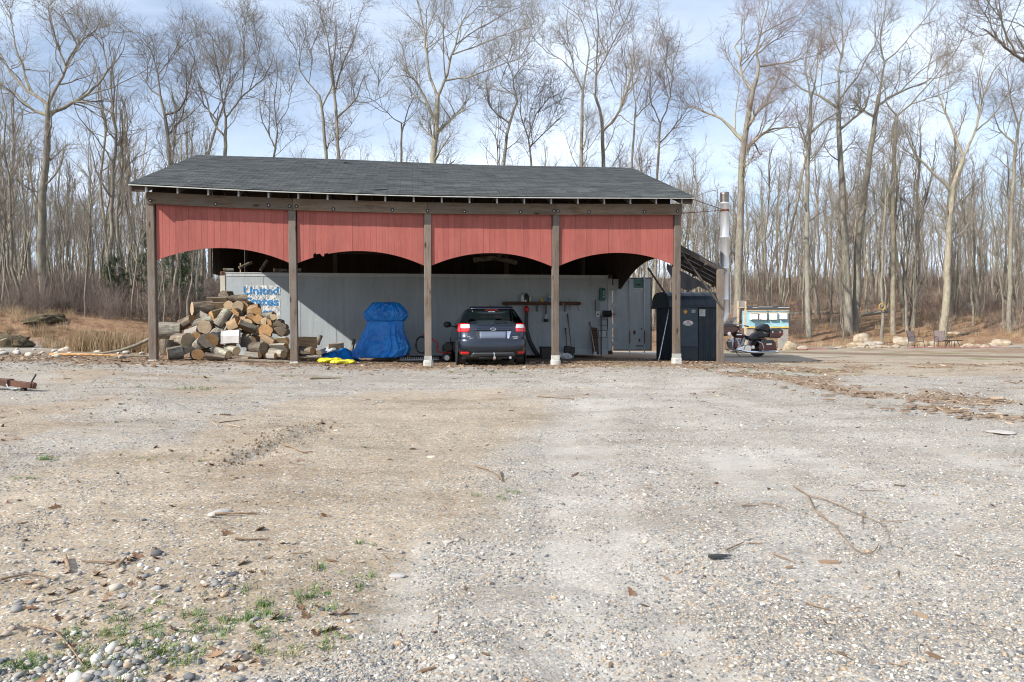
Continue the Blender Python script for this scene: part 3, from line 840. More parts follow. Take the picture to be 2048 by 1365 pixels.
for xb in (RX0 + 0.05, RX1 - 0.05):
    for sd in (0, 1):
        rings = []
        for y in (EAVE_Y + 0.03, RIDGE_Y):
            yy = y if not sd else 2 * RIDGE_Y - y; zt = roof_z(xb, y) - 0.044
            rings.append([(xb - 0.02, yy, zt), (xb + 0.02, yy, zt), (xb + 0.02, yy, zt - 0.14), (xb - 0.02, yy, zt - 0.14)])
        MB().loft(rings, True, False).build('barge_rafter', M_DARKW, shed)
    k0, k1 = (xb, 0.0) if xb < 1 else (12.78, xb)
    for j in range(6):
        y = EAVE_Y + 0.05 + j * 0.9; zt = roof_z(xb, y) - 0.046
        Bx(k0 + 0.021, k1 - 0.021, y, y + 0.04, zt - 0.13, zt).build('lookout', M_DARKW, shed)
# roof deck, two slopes, bent with the sag
def _dk(y0, y1):
    def fn(t):
        x = RX0 + 0.02 + (RX1 - RX0 - 0.04) * t
        return x, (y0, roof_z(x, y0) - 0.016, y1, roof_z(x, y1) - 0.016)
    return fn
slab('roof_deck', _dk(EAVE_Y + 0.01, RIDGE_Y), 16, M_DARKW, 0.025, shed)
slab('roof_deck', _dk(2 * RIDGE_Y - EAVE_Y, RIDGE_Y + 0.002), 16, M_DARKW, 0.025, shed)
for (ya, yb, nm) in ((EAVE_Y - 0.012, EAVE_Y + 0.004, 'drip_edge'),):
    rings = []
    for k in range(17):
        x = RX0 + (RX1 - RX0) * k / 16; z = eave_z(x)
        rings.append([(x, ya, z - 0.034), (x, ya, z - 0.012), (x, yb, z - 0.010), (x, yb, z - 0.034)])
    MB().loft(rings, True, False).build(nm, M_DRIP, shed)
# three-tab shingle strips
SLOPE_L = math.hypot(RIDGE_Y - EAVE_Y, 6.08 - 4.10); EXPO = 0.143; NC = int(SLOPE_L / EXPO) + 1
def strip_mesh(tabs):
    mb = MB(); w = 0.3048; g = 0.013; th = 0.007
    for t in range(tabs):
        a = t * w + g / 2; b = (t + 1) * w - g / 2
        mb.box(a, b, 0.0, 0.135, 0, th)
    mb.box(0, tabs * w, 0.135, 0.20, 0.0, th * 0.8)
    return mb.mesh('shingle')
_sm = {t: strip_mesh(t) for t in (1, 2, 3)}
for q in _sm.values(): q.materials.append(M_SHING)
rng = random.Random(5)
rest_v = []; rest_f = []; count = 0
back = []
for c in range(NC):
    s0 = c * EXPO
    t0 = s0 / SLOPE_L
    y = EAVE_Y - 0.02 + (RIDGE_Y - EAVE_Y) * t0
    if y > RIDGE_Y - 0.09: break
    x = RX0 - 0.02; off = [3, 2, 1][c % 3] if True else 3
    first = True
    while x < RX1 - 0.02:
        tabs = off if first else 3
        halfstep = first and (c % 2)
        if halfstep: tabs = 1
        x0 = x
        tabs = min(tabs, max(1, int(round((RX1 + 0.02 - x0) / 0.3048))))
        x1 = x0 + tabs * 0.3048 * (0.5 if halfstep else 1.0)
        sc = 0.5 if halfstep else 1.0
        if x1 > RX1 + 0.03: sc = (RX1 + 0.03 - x0) / (x1 - x0)
        p0 = Vector((x0, y, roof_z(x0, y) + 0.004)); p1 = Vector((x1, y, roof_z(x1, y) + 0.004)); p2 = Vector((x0, y + 0.13, roof_z(x0, y + 0.13) + 0.001))
        ex = (p1 - p0).normalized(); ey = (p2 - p0).normalized(); ez = ex.cross(ey).normalized(); ey = ez.cross(ex)
        lift = rng.uniform(0, 0.006) if rng.random() < 0.2 else rng.uniform(0, 0.002)
        Mx = Matrix(((ex.x * sc, ey.x, ez.x, p0.x), (ex.y * sc, ey.y, ez.y, p0.y), (ex.z * sc, ey.z, ez.z, p0.z + 0.004 + lift), (0, 0, 0, 1)))
        if count < 300:
            o = link('shingle', _sm[tabs], shed); o.matrix_basis = Mx; count += 1
        else:
            b = len(rest_v); me_ = _sm[tabs]
            rest_v.extend([tuple(Mx @ v_.co) for v_ in me_.vertices]); rest_f.extend([[b + i_ for i_ in p_.vertices] for p_ in me_.polygons])
        x = x1; first = False
mb = MB(); mb.v = rest_v; mb.f = rest_f; mb.s = [False] * len(rest_f); mb.m = [0] * len(rest_f)
o = mb.build('shingle_field', M_SHING, shed); o['kind'] = 'stuff'
def _bk(t):
    x = RX0 - 0.01 + (RX1 - RX0 + 0.02) * t
    return x, (2 * RIDGE_Y - EAVE_Y + 0.02, eave_z(x) + 0.0, RIDGE_Y + 0.004, ridge_z(x) + 0.0)
slab('rear_shingle_slope', _bk, 16, M_SHING, 0.008, shed)
# ridge caps
nrc = 44
for k in range(nrc):
    x0 = RX0 - 0.01 + (RX1 - RX0) * k / nrc; x1 = x0 + (RX1 - RX0) / nrc + 0.03
    rings = []
    for j, x in enumerate((x0, x1)):
        z = ridge_z(x) + 0.017 + 0.004 * (1 - j)
        rings.append([(x, RIDGE_Y - 0.15, z - 0.056), (x, RIDGE_Y - 0.02, z), (x, RIDGE_Y + 0.02, z), (x, RIDGE_Y + 0.15, z - 0.056), (x, RIDGE_Y + 0.15, z - 0.062), (x, RIDGE_Y, z - 0.008), (x, RIDGE_Y - 0.15, z - 0.062)])
    MB().loft(rings, True, False).build('ridge_cap', M_SHING, shed)
# slipped shingles
def loose(px, py, w, h, lift, ang):
    best = None
    for y in np.linspace(EAVE_Y, RIDGE_Y, 500):
        p = aty(px, py, y)
        if best is None or abs(p[2] - roof_z(p[0], y)) < best[0]: best = (abs(p[2] - roof_z(p[0], y)), p)
    p = best[1]
    Mx = Matrix.Translation((p[0], p[1], p[2] + lift)) @ Matrix.Rotation(R(ang), 4, 'Z') @ Matrix.Rotation(R(17), 4, 'X')
    MB().box(-w / 2, w / 2, -h / 2, h / 2, 0, 0.006, Mx).build('shingle', M_SHING, shed, label='slipped shingle')
loose(762, 380, 0.30, 0.17, 0.022, 4); loose(700, 327, 0.42, 0.22, 0.02, 20); loose(750, 383, 0.2, 0.1, 0.018, -6)
# red siding, one board at a time, cut to the arch
def arch(u):
    return 2.455 + 0.335 * (1 - abs(2 * u - 1) ** 2.05)
NPL = 21
for bay in range(NB):
    xa = BAY * bay + 0.09; xb = BAY * (bay + 1) - 0.09
    hb = [(2.50, 2.47), (2.47, 2.44), (2.44, 2.45), (2.46, 2.52)][bay]
    def bot(x):
        u = (x - xa) / (xb - xa)
        return (hb[0] * (1 - u) + hb[1] * u) + 0.325 * (1 - abs(2 * u - 1) ** 2.05)
    for k in range(NPL):
        a = xa + (xb - xa) * k / NPL + 0.0012; b = xa + (xb - xa) * (k + 1) / NPL - 0.0012
        top = [beam_z(a) + 0.06, beam_z(b) + 0.06]
        poly = [(a, top[0])]
        zs = [(a + (b - a) * j / 3, bot(a + (b - a) * j / 3)) for j in range(4)]
        if bay == 1 and k == 2: zs = [(a, bot(a)), (a + 0.09 * 0.9, bot(a + .08) + 0.0), (a + 0.085, bot(a) + 0.11), (b, bot(b) + 0.10)]
        if bay == 1 and k == 3: zs = [(a, bot(a) + 0.055), (a + 0.05, bot(a) + 0.075), (a + 0.10, bot(b) + 0.035), (b, bot(b) - 0.015)]
        if bay == 1 and k == 4: zs = [(a, bot(a) - 0.02), (a + 0.04, bot(a) - 0.03), (a + 0.06, bot(a) + 0.04), (b, bot(b) + 0.02)]
        poly += zs + [(b, top[1])]
        pw = 0.004 * math.sin(k * 12.9 + bay) + (0.006 if k in (9, 10, 11) else 0)
        y0 = -0.03 + pw * 0.6
        MB().prism(poly, y0, y0 + 0.016).build('siding_board', M_RED, shed, 0.002)
    # dark sheet added behind the boards to keep light from leaking through joints
    poly = [(xa, beam_z(xa) + 0.05)] + [(xa + (xb - xa) * j / 24, bot(xa + (xb - xa) * j / 24) + (0.13 if (bay == 1 and 1 <= j <= 6) else 0.03)) for j in range(25)] + [(xb, beam_z(xb) + 0.05)]
    MB().prism(poly, -0.009, 0.004).build('siding_backing', M_DARKW, shed)
# right end wall: boards with one arch between the front and middle posts, then gable
def end_boards(xw, ya, yb, zbot, name='end_board', w=0.152, inside=M_DARKW):
    n = max(1, int(round((yb - ya) / w)))
    for k in range(n):
        a = ya + (yb - ya) * k / n + 0.002; b = ya + (yb - ya) * (k + 1) / n - 0.002
        xr = min(max(xw, RX0), RX1)
        ta, tb = roof_z(xr, a) - 0.075, roof_z(xr, b) - 0.075
        poly = [(a, ta)] + [(a + (b - a) * j / 2, zbot(a + (b - a) * j / 2)) for j in range(3)] + [(b, tb)]
        Mx = Matrix(((0, 1, 0, 0), (1, 0, 0, 0), (0, 0, 1, 0), (0, 0, 0, 1)))   # (y,x,z) -> (x,y,z)
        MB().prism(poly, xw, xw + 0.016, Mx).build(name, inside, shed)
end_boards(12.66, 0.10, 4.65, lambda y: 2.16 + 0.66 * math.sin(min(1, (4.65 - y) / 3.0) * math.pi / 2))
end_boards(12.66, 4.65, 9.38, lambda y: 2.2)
end_boards(-0.04, 0.10, 5.2, lambda y: 3.83)
end_boards(-0.04, 5.25, 9.38, lambda y: 2.62)
n = 42
for k in range(n):
    a = 0.09 + 12.6 * k / n; b = 0.09 + 12.6 * (k + 1) / n - 0.001
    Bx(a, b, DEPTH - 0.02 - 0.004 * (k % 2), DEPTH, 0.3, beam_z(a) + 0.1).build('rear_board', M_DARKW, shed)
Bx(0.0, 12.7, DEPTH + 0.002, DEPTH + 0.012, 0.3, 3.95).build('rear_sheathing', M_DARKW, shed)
Bx(-0.14, -0.045, 5.1, 5.24, 2.5, 4.2).build('corner_trim', M_RAFT, shed)
# ================================================================== shipping container under the shed
def container_paint(name, c, rust=0.35):
    m = NT(name)
    P = m.pos()
    a = m.noise(m.pos((1.2, 1.2, 0.5)), 1.6, 7, 0.65)
    base = m.ramp(a, [(0.3, tuple(x * 0.80 for x in c)), (0.7, c)])
    st = m.noise(m.pos((5, 5, 0.35)), 2.2, 6, 0.7)
    base = m.mix(m.ramp(st, [(0.50, 0.0), (0.78, 0.38)]), base, (0.15, 0.145, 0.13))
    sc = m.noise(P, 13, 7, 0.75, 0.5)
    base = m.mix(m.ramp(sc, [(0.63, 0.0), (0.68, 0.6)]), base, (0.10, 0.11, 0.12))
    wh = m.noise(m.pos((1, 1, 1.4)), 3.3, 6, 0.7)
    base = m.mix(m.ramp(wh, [(0.58, 0.0), (0.72, 0.35)]), base, (0.60, 0.61, 0.60))
    r_ = m.noise(m.pos((2.5, 2.5, 1.2)), 4.0, 8, 0.75)
    base = m.mix(m.ramp(r_, [(0.68, 0.0), (0.78, rust)]), base, (0.16, 0.065, 0.03))
    m.col(base).set(0.62, 0, 0.35)
    m.bump(a, 0.15, 0.01)
    return m.mat
M_CONT = container_paint('container_paint', (0.41, 0.452, 0.472))
M_CONT2 = container_paint('container_frame_paint', (0.50, 0.53, 0.54), 0.6)
M_RUST = plain('rusty_casting', (0.15, 0.06, 0.032), 0.9, 0.1, var=0.5, scale=14, bump=0.8)
M_CREAM = container_paint('cream_post_paint', (0.52, 0.49, 0.40), 0.85)
M_BLACKR = plain('black_rubber', (0.014, 0.014, 0.015), 0.75, var=0.2)
CX0, CX1, CY0, CY1, CZ0, CZ1 = 0.28, 12.47, 4.855, 7.29, 0.07, 2.66
cont = empty('shipping_container', (0, 0, 0), 0, 'pale grey blue steel shipping container standing under the shed roof', 'container')
NP = 11
for k in range(NP):
    a = CX0 + 0.15 + (CX1 - CX0 - 0.30) * k / NP; b = CX0 + 0.15 + (CX1 - CX0 - 0.30) * (k + 1) / NP
    Bx(a + 0.003, b - 0.003, CY0 + 0.012, CY0 + 0.04, CZ0 + 0.18, CZ1 - 0.14).build('side_panel', M_CONT, cont, 0.003)
    # rivet seam
    mb = MB()
    if k:
        mb.box(a - 0.022, a + 0.022, CY0 + 0.007, CY0 + 0.0125, CZ0 + 0.18, CZ1 - 0.14).build('seam_strip', M_CONT, cont)
mb = Bx(CX0 + 0.15, CX1 - 0.15, CY0, CY0 + 0.06, CZ1 - 0.137, CZ1 - 0.02)
mb.box(CX0 + 0.15, CX1 - 0.15, CY0 - 0.012, CY0, CZ1 - 0.045, CZ1 - 0.02); mb.build('top_rail', M_CONT2, cont, 0.004)
Bx(CX0 + 0.15, CX1 - 0.15, CY0, CY0 + 0.08, CZ0, CZ0 + 0.178).build('bottom_rail', M_CONT2, cont, 0.004)
for x in (CX0, CX1 - 0.148):
    Bx(x, x + 0.148, CY0 - 0.004, CY0 + 0.15, CZ0 + 0.12, CZ1 - 0.122).build('corner_post', M_CREAM if x < 1 else M_CONT2, cont, 0.008)
    Bx(x, x + 0.148, CY1 - 0.15, CY1, CZ0 + 0.12, CZ1 - 0.12).build('corner_post', M_CREAM, cont)
    for z in (CZ0, CZ1 - 0.118):
        for y in (CY0 - 0.008, CY1 - 0.152):
            o = Bx(x - 0.006, x + 0.154, y, y + 0.16, z, z + 0.118).build('corner_casting', M_RUST, cont, 0.008)
            if y < CY1 - 1:
                MB().lathe([(0.035, 0), (0.035, 0.002)], 14, Matrix.Translation((x + 0.074, y - 0.0005, z + 0.06)) @ Matrix.Rotation(R(90), 4, 'X') @ Matrix.Scale(1.35, 4, (0, 1, 0))).build('casting_hole', M_BLACKR, o)
Bx(CX0 + 0.01, CX1 - 0.01, CY0 + 0.062, CY1 - 0.01, CZ1 - 0.08, CZ1 - 0.05).build('roof', M_CONT, cont)
Bx(CX0 + 0.15, CX1 - 0.15, CY1 - 0.05, CY1 - 0.02, CZ0, CZ1 - 0.08).build('rear_side', M_CONT, cont)
Bx(CX0 + 0.02, CX0 + 0.06, CY0 + 0.15, CY1 - 0.15, CZ0, CZ1 - 0.08).build('end_wall', M_CONT, cont)
Bx(CX0 + 0.06, CX1 - 0.1, CY0 + 0.08, CY1 - 0.05, CZ0 + 0.09, CZ0 + 0.14).build('floor', M_DARKW, cont)
Bx(CX1 - 0.08, CX1 - 0.03, CY0 + 1.2, CY1 - 0.15, CZ0 + 0.14, CZ1 - 0.13).build('door', M_CONT, cont, label='closed second door leaf')
# open door leaf
dv = Vector((13.62 - CX1, 4.47 - CY0, 0)).normalized(); nv = Vector((dv.y, -dv.x, 0))
DM = Matrix(((dv.x, -nv.x, 0, CX1 + 0.01), (dv.y, -nv.y, 0, CY0 + 0.01), (0, 0, 1, 0), (0, 0, 0, 1)))   # local x along the leaf, -y to the viewer
DZ0, DZ1, DW = 0.22, 2.52, 1.22
door = MB().box(0.02, DW, 0, 0.05, DZ0, DZ1, DM).build('door', M_CONT, cont, 0.006, 'open door leaf swung out to the right')
g = MB()
for a in ((DW, DW + 0.03, -0.004, 0.054, DZ0 - 0.03, DZ1 + 0.03), (0.02, DW, -0.004, 0.054, DZ1, DZ1 + 0.03), (0.02, DW, -0.004, 0.054, DZ0 - 0.03, DZ0)):
    g.box(*a, DM)
g.build('gasket', M_BLACKR, door)
for x in (0.55, 1.02):
    mb = MB(); mb.tube([DM @ Vector((x, -0.035, DZ0 - 0.1)), DM @ Vector((x, -0.035, DZ1 + 0.06))], 0.017, 8)
    for z in (DZ0 + 0.2, DZ0 + 0.55, DZ0 + 1.2, DZ1 - 0.55, DZ1 - 0.05):
        mb.box(x - 0.045, x + 0.045, -0.03, 0.0, z, z + 0.05, DM)
    mb.build('locking_bar', M_CONT2, door)
    MB().box(x - 0.01, x + 0.018, -0.075, -0.055, DZ0 + 0.2, DZ0 + 0.62, DM).build('handle', M_RUST, door)
for z in (0.37, 0.95, 1.62, 2.2):
    mb = MB().box(-0.03, 0.17, -0.018, -0.002, z, z + 0.10, DM); mb.tube([DM @ Vector((0.0, -0.02, z - 0.02)), DM @ Vector((0.0, -0.02, z + 0.12))], 0.02, 8)
    mb.build('hinge', M_CONT2, door)
M_SIGNG = plain('faded_green_print', (0.06, 0.16, 0.12), 0.6, var=0.2)
M_SIGNW = plain('faded_white_sticker', (0.48, 0.50, 0.48), 0.6, var=0.15, scale=30)
M_INK = plain('black_print', (0.02, 0.022, 0.024), 0.6)
MB().box(0.68, 0.98, -0.004, -0.001, DZ1 - 0.30, DZ1 - 0.02, DM).build('placard', M_SIGNG, door)
MB().box(0.68, 0.98, -0.004, -0.001, DZ1 - 0.42, DZ1 - 0.302, DM).build('placard', M_SIGNW, door)
mb = MB()
for i in range(12): mb.box(0.70 + i * 0.021, 0.713 + i * 0.021, -0.006, -0.0045, DZ1 - 0.36 - (i % 2) * 0.04, DZ1 - 0.34 - (i % 2) * 0.04, DM)
mb.box(0.74, 0.90, -0.006, -0.0045, DZ1 - 0.22, DZ1 - 0.17, DM); mb.build('placard_print', M_INK, door)
mb = MB()
for i in range(9): mb.box(0.74 + i * 0.027, 0.757 + i * 0.027, -0.003, -0.0008, DZ0 + 0.1, DZ0 + 0.15, DM)
mb.build('serial_print', M_INK, door)
for (x, z, s) in ((0.70, 0.78, 0.09), (0.86, 0.53, 0.06), (0.93, 0.9, 0.04)):
    MB().lathe([(s * 0.5, 0.0), (s * 0.42, 0.002)], 9, DM @ Matrix.Translation((x, -0.0005, z)) @ Matrix.Rotation(R(90), 4, 'X') @ Matrix.Scale(1.7, 4, (0, 1, 0))).build('rust_patch', M_RUST, door)
# squares painted on the side by the corner
mb = MB()
def frame(mb, x0, x1, z0, z1, t=0.012):
    y0, y1 = CY0 - 0.002, CY0 + 0.0
    for a in ((x0, x1, z0, z0 + t), (x0, x1, z1 - t, z1), (x0, x0 + t, z0, z1), (x1 - t, x1, z0, z1)):
        mb.box(a[0], a[1], y0 + 0.009, y1 + 0.0118, a[2], a[3])
frame(mb, 12.02, 12.3, 1.0, 1.22); frame(mb, 12.0, 12.28, 0.62, 0.85)
mb.build('stencil_print', M_INK, cont)
Bx(12.02, 12.26, CY0 + 0.008, CY0 + 0.0115, 0.64, 0.83).build('sticker', M_SIGNW, cont)
# peeling white patch and blue lettering on the side
def peeling(name, c, lo, hi):
    m = NT(name)
    P = m.pos()
    n1 = m.noise(m.pos((1, 1, 1)), 9, 8, 0.8, 0.6); n2 = m.noise(m.pos((6, 6, 1.5)), 3.0, 6, 0.7)
    f = m.math('ADD', m.math('MULTIPLY', n1, 0.6), m.math('MULTIPLY', n2, 0.4))
    mask = m.ramp(f, [(lo, 1.0), (hi, 0.0)])
    m.col(c).set(0.7)
    tr = m.n('ShaderNodeBsdfTransparent'); mx = m.n('ShaderNodeMixShader')
    m.l(mask, mx.inputs[0]); m.l(tr.outputs[0], mx.inputs[1]); m.l(m.b.outputs[0], mx.inputs[2]); m.l(mx.outputs[0], m.out.inputs['Surface'])
    return m.mat
M_PWHITE = peeling('peeling_white_paint', (0.72, 0.72, 0.70), 0.495, 0.52)
M_PBLUE = peeling('peeling_blue_paint', (0.03, 0.22, 0.50), 0.515, 0.54)
pa = aty(488, 571, CY0); pb = aty(561, 645, CY0)
Bx(pa[0], pb[0], CY0 + 0.0035, CY0 + 0.0065, pb[2] - 0.25, pa[2]).build('white_patch', M_PWHITE, cont)
def text_mesh(s, size, bold=0.0, extrude=0.001, space=1.0):
    cu = bpy.data.curves.new('lettering', 'FONT'); cu.body = s; cu.size = size; cu.extrude = extrude; cu.offset = bold; cu.space_character = space
    cu.align_x = 'LEFT'; cu.resolution_u = 3
    o = bpy.data.objects.new('tmp', cu); COL.objects.link(o)
    bpy.context.view_layer.update()
    me = bpy.data.meshes.new_from_object(o.evaluated_get(bpy.context.evaluated_depsgraph_get()))
    bpy.data.objects.remove(o, do_unlink=True)
    return me
def lettering(name, s, loc, size, mat, parent, rot=(R(90), 0, 0), bold=0.0, width=None, extrude=0.001):
    me = text_mesh(s, size, bold, extrude)
    if width:
        xs = [v_.co.x for v_ in me.vertices]; k = width / (max(xs) - min(xs)); x0 = min(xs)
        for v_ in me.vertices: v_.co.x = (v_.co.x - x0) * k
    me.materials.clear(); me.materials.append(mat)
    o = bpy.data.objects.new(name, me); COL.objects.link(o); o.parent = parent
    o.location = loc; o.rotation_euler = rot
    return o
for s, x0_, x1_, yb_, h_ in (('United', 487, 558, 589, 22), ('States', 490, 558, 611, 22), ('Lines', 497, 546, 632, 22)):
    a = aty(x0_, yb_, CY0); b = aty(x1_, yb_, CY0); t = aty(x0_, yb_ - h_, CY0)
    lettering('lettering', s, (a[0], CY0 + 0.002, a[2]), (t[2] - a[2]) * 1.0, M_PBLUE, cont, bold=0.012, width=b[0] - a[0])
# ================================================================== bare trees
def bark_mat(name, lo, hi, lichen, lam=0.5):
    m = NT(name)
    P = m.coord('Object', (3.2, 3.2, 0.9)); rr = m.rnd()
    g = m.noise(P, 3.0, 4, 0.65)
    base = m.ramp(g, [(0.3, lo), (0.68, hi)])
    if lam:
        li = m.noise(m.coord('Object', (1, 1, 0.55)), 1.7, 4, 0.65)
        base = m.mix(m.ramp(li, [(0.46, 0.0), (0.66, lam)]), base, lichen)
    base = m.mix(1.0, base, m.ramp(rr, [(0, (0.80, 0.78, 0.78)), (0.5, (1, 1, 1)), (1, (1.18, 1.12, 1.02))]), 'MULTIPLY')
    m.col(base).set(0.9, 0, 0.2)
    m.bump(g, 0.6, 0.03)
    return m.mat
M_BARK = bark_mat('lichened_bark', (0.105, 0.089, 0.072), (0.275, 0.242, 0.198), (0.255, 0.262, 0.185), 0.65)
M_BARKP = bark_mat('pale_bark', (0.14, 0.122, 0.10), (0.315, 0.29, 0.242), (0.27, 0.285, 0.205), 0.65)
m = NT('bare_twigs'); rr = m.rnd()
base = m.ramp(rr, [(0.0, (0.16, 0.138, 0.112)), (0.35, (0.215, 0.19, 0.155)), (0.7, (0.26, 0.238, 0.195)), (0.93, (0.21, 0.175, 0.145)), (1.0, (0.23, 0.16, 0.14))])
m.col(base).set(0.9, 0, 0.15); M_TWIG = m.mat

def resample(P, r, K):
    P = np.asarray(P, float); r = np.asarray(r, float)
    s = np.concatenate([[0], np.cumsum(np.linalg.norm(np.diff(P, axis=0), axis=1))]); s /= s[-1]
    t = np.linspace(0, 1, K)
    # smooth the corners a little by interpolating through a denser, averaged line
    Q = np.stack([np.interp(t, s, P[:, i]) for i in range(3)], -1); q = np.interp(t, s, r)
    Q[1:-1] = 0.25 * Q[:-2] + 0.5 * Q[1:-1] + 0.25 * Q[2:]
    return Q, q
def tubes(P, r, n):
    """P (m,k,3), r (m,k) -> verts, quads; open tubes"""
    m_, k = P.shape[:2]
    T = np.empty_like(P); T[:, 1:-1] = P[:, 2:] - P[:, :-2]; T[:, 0] = P[:, 1] - P[:, 0]; T[:, -1] = P[:, -1] - P[:, -2]
    T /= np.linalg.norm(T, axis=2, keepdims=True) + 1e-9
    main = T[:, k // 2]
    ref = np.where(np.abs(main[:, 2:3]) < 0.8, np.array([[0, 0, 1.]]), np.array([[1., 0, 0]]))[:, None, :]
    B = np.cross(T, np.broadcast_to(ref, T.shape)); B /= np.linalg.norm(B, axis=2, keepdims=True) + 1e-9
    N = np.cross(B, T)
    a = 2 * np.pi * np.arange(n) / n
    V = P[:, :, None, :] + r[:, :, None, None] * (N[:, :, None, :] * np.cos(a)[None, None, :, None] + B[:, :, None, :] * np.sin(a)[None, None, :, None])
    base = (np.arange(m_)[:, None, None] * k + np.arange(k - 1)[None, :, None]) * n
    j = np.arange(n)[None, None, :]; j2 = (j + 1) % n
    Fq = np.stack([base + j, base + j2, base + n + j2, base + n + j], -1).reshape(-1, 4)
    return V.reshape(-1, 3), Fq
def spawn(P, r, per, tmin, L, ang, segs, rk, rcap, up, gnarl, rng, tpow=1.0, rmin=0.004):
    m_, K = P.shape[:2]
    n = m_ * per
    pi = np.repeat(np.arange(m_), per)
    t = tmin + (1 - tmin) * rng.rand(n) ** tpow
    f = t * (K - 1); i0 = np.minimum(f.astype(int), K - 2); w = (f - i0)[:, None]
    p = P[pi, i0] * (1 - w) + P[pi, i0 + 1] * w
    tan = P[pi, i0 + 1] - P[pi, i0]; tan /= np.linalg.norm(tan, axis=1, keepdims=True) + 1e-9
    r0 = (r[pi, i0] * (1 - w[:, 0]) + r[pi, i0 + 1] * w[:, 0]) * rk
    r0 = np.clip(r0, rmin, rcap)
    rv = rng.randn(n, 3); rv[:, 2] += 0.25
    perp = rv - tan * np.sum(rv * tan, 1, keepdims=True); perp /= np.linalg.norm(perp, axis=1, keepdims=True) + 1e-9
    a = np.radians(rng.uniform(ang[0], ang[1], n))[:, None]
    d = tan * np.cos(a) + perp * np.sin(a)
    LL = (np.asarray(L)[pi] if np.ndim(L) else L) * rng.uniform(0.55, 1.15, n) * (1.15 - 0.55 * (t - tmin) / (1 - tmin + 1e-6))
    out_ = np.empty((n, segs + 1, 3)); out_[:, 0] = p
    for s in range(segs):
        d = d + gnarl * rng.randn(n, 3); d[:, 2] += up
        d /= np.linalg.norm(d, axis=1, keepdims=True)
        out_[:, s + 1] = out_[:, s] + d * (LL / segs)[:, None]
    rr_ = r0[:, None] * np.linspace(1, 0.38, segs + 1)[None, :]
    return out_, rr_
class Acc:
    def __init__(self): self.V = []; self.F = []; self.n = 0; self.M = []
    def add(self, P, r, n, mi=0):
        v_, f_ = tubes(P, r, n); self.V.append(v_); self.F.append(f_ + self.n); self.n += len(v_); self.M.append(np.full(len(f_), mi, np.int32))
    def mesh(self, name, mat, origin):
        me = np_mesh(name, np.concatenate(self.V) - origin, np.concatenate(self.F), True, np.concatenate(self.M))
        for q in (mat if isinstance(mat, (list, tuple)) else [mat]): me.materials.append(q)
        return me
def crown_from(limbs, rng, dens=1.0, blen=2.2, tw=True, up=0.05, rtwig=0.0042):
    """limbs: list of (P,r) polylines -> Acc with limbs, branches and twigs"""
    A = Acc(); K = 14
    LP = []; LR = []; LL = []
    for P, r in limbs:
        Q, q = resample(P, r, K)
        seg = np.linalg.norm(np.diff(Q, axis=0), axis=1).sum()
        Q[2:] += np.cumsum(rng.randn(K - 2, 3) * seg * 0.006, axis=0)
        LP.append(Q); LR.append(q); LL.append(seg)
    LP = np.array(LP); LR = np.array(LR); LL = np.array(LL)
    A.add(LP, LR, 6, 1)
    per = max(3, int(round(7 * dens)))
    bl = np.clip(LL * 0.5, 1.0, blen * 1.35)
    B, br = spawn(LP, LR, per, 0.18, bl, (28, 66), 6, 0.55, 0.05, up, 0.17, rng, 0.9, rmin=0.011)
    A.add(B, br, 4, 1)
    C, cr_ = spawn(B, br, max(3, int(round(6 * dens))), 0.12, 1.2, (28, 66), 5, 0.62, 0.015, up * 0.8, 0.19, rng, 0.9, rmin=0.006)
    A.add(C, cr_, 3)
    if tw:
        D, dr = spawn(C, cr_, 3, 0.12, 0.62, (25, 62), 2, 0.6, 0.0065, up * 0.6, 0.22, rng, 0.9, rmin=rtwig)
        A.add(D, dr, 3)
    return A
def generic_tree(seed, H, r0, fork, nl, spread, lean, dens=1.0, up=0.05):
    rng = np.random.RandomState(seed)
    K = 14; t = np.linspace(0, 1, K)
    w = np.cumsum(rng.randn(K, 2) * 0.10 * H / 14, axis=0); w -= w[0]
    tr = np.stack([lean[0] * H * t ** 1.4 + w[:, 0], lean[1] * H * t ** 1.4 + w[:, 1], H * t], -1)
    tr[0, 2] = -0.3
    rr_ = r0 * (1 - 0.88 * t ** 1.1); rr_[0] *= 1.35
    limbs = []
    for i in range(nl):
        tt = fork + (0.96 - fork) * ((i + rng.rand() * 0.7) / nl) 
        f = tt * (K - 1); i0 = int(f); p = tr[i0] * (1 - (f - i0)) + tr[min(i0 + 1, K - 1)] * (f - i0)
        az = i * 2.4 + rng.rand() * 1.2; el = R(rng.uniform(28, 58)) + 0.35 * tt
        L = spread * (1.1 - 0.75 * (tt - fork) / (1 - fork)) * rng.uniform(0.7, 1.2)
        d = np.array([math.cos(az) * math.cos(el), math.sin(az) * math.cos(el), math.sin(el)])
        pts = [p]; 
        for s in range(6):
            d = d + rng.randn(3) * 0.16; d[2] += 0.07; d /= np.linalg.norm(d); pts.append(pts[-1] + d * L / 6)
        rb = max(0.03, r0 * (1 - 0.88 * tt ** 1.1) * 0.55)
        limbs.append((np.array(pts), np.linspace(rb, 0.014, 7)))
    limbs.append((tr[8:], rr_[8:]))
    A = crown_from(limbs, rng, dens, up=up)
    T = Acc(); T.add(tr[None], rr_[None], 9)
    return T, A
ZERO = np.zeros(3)
GEN = []
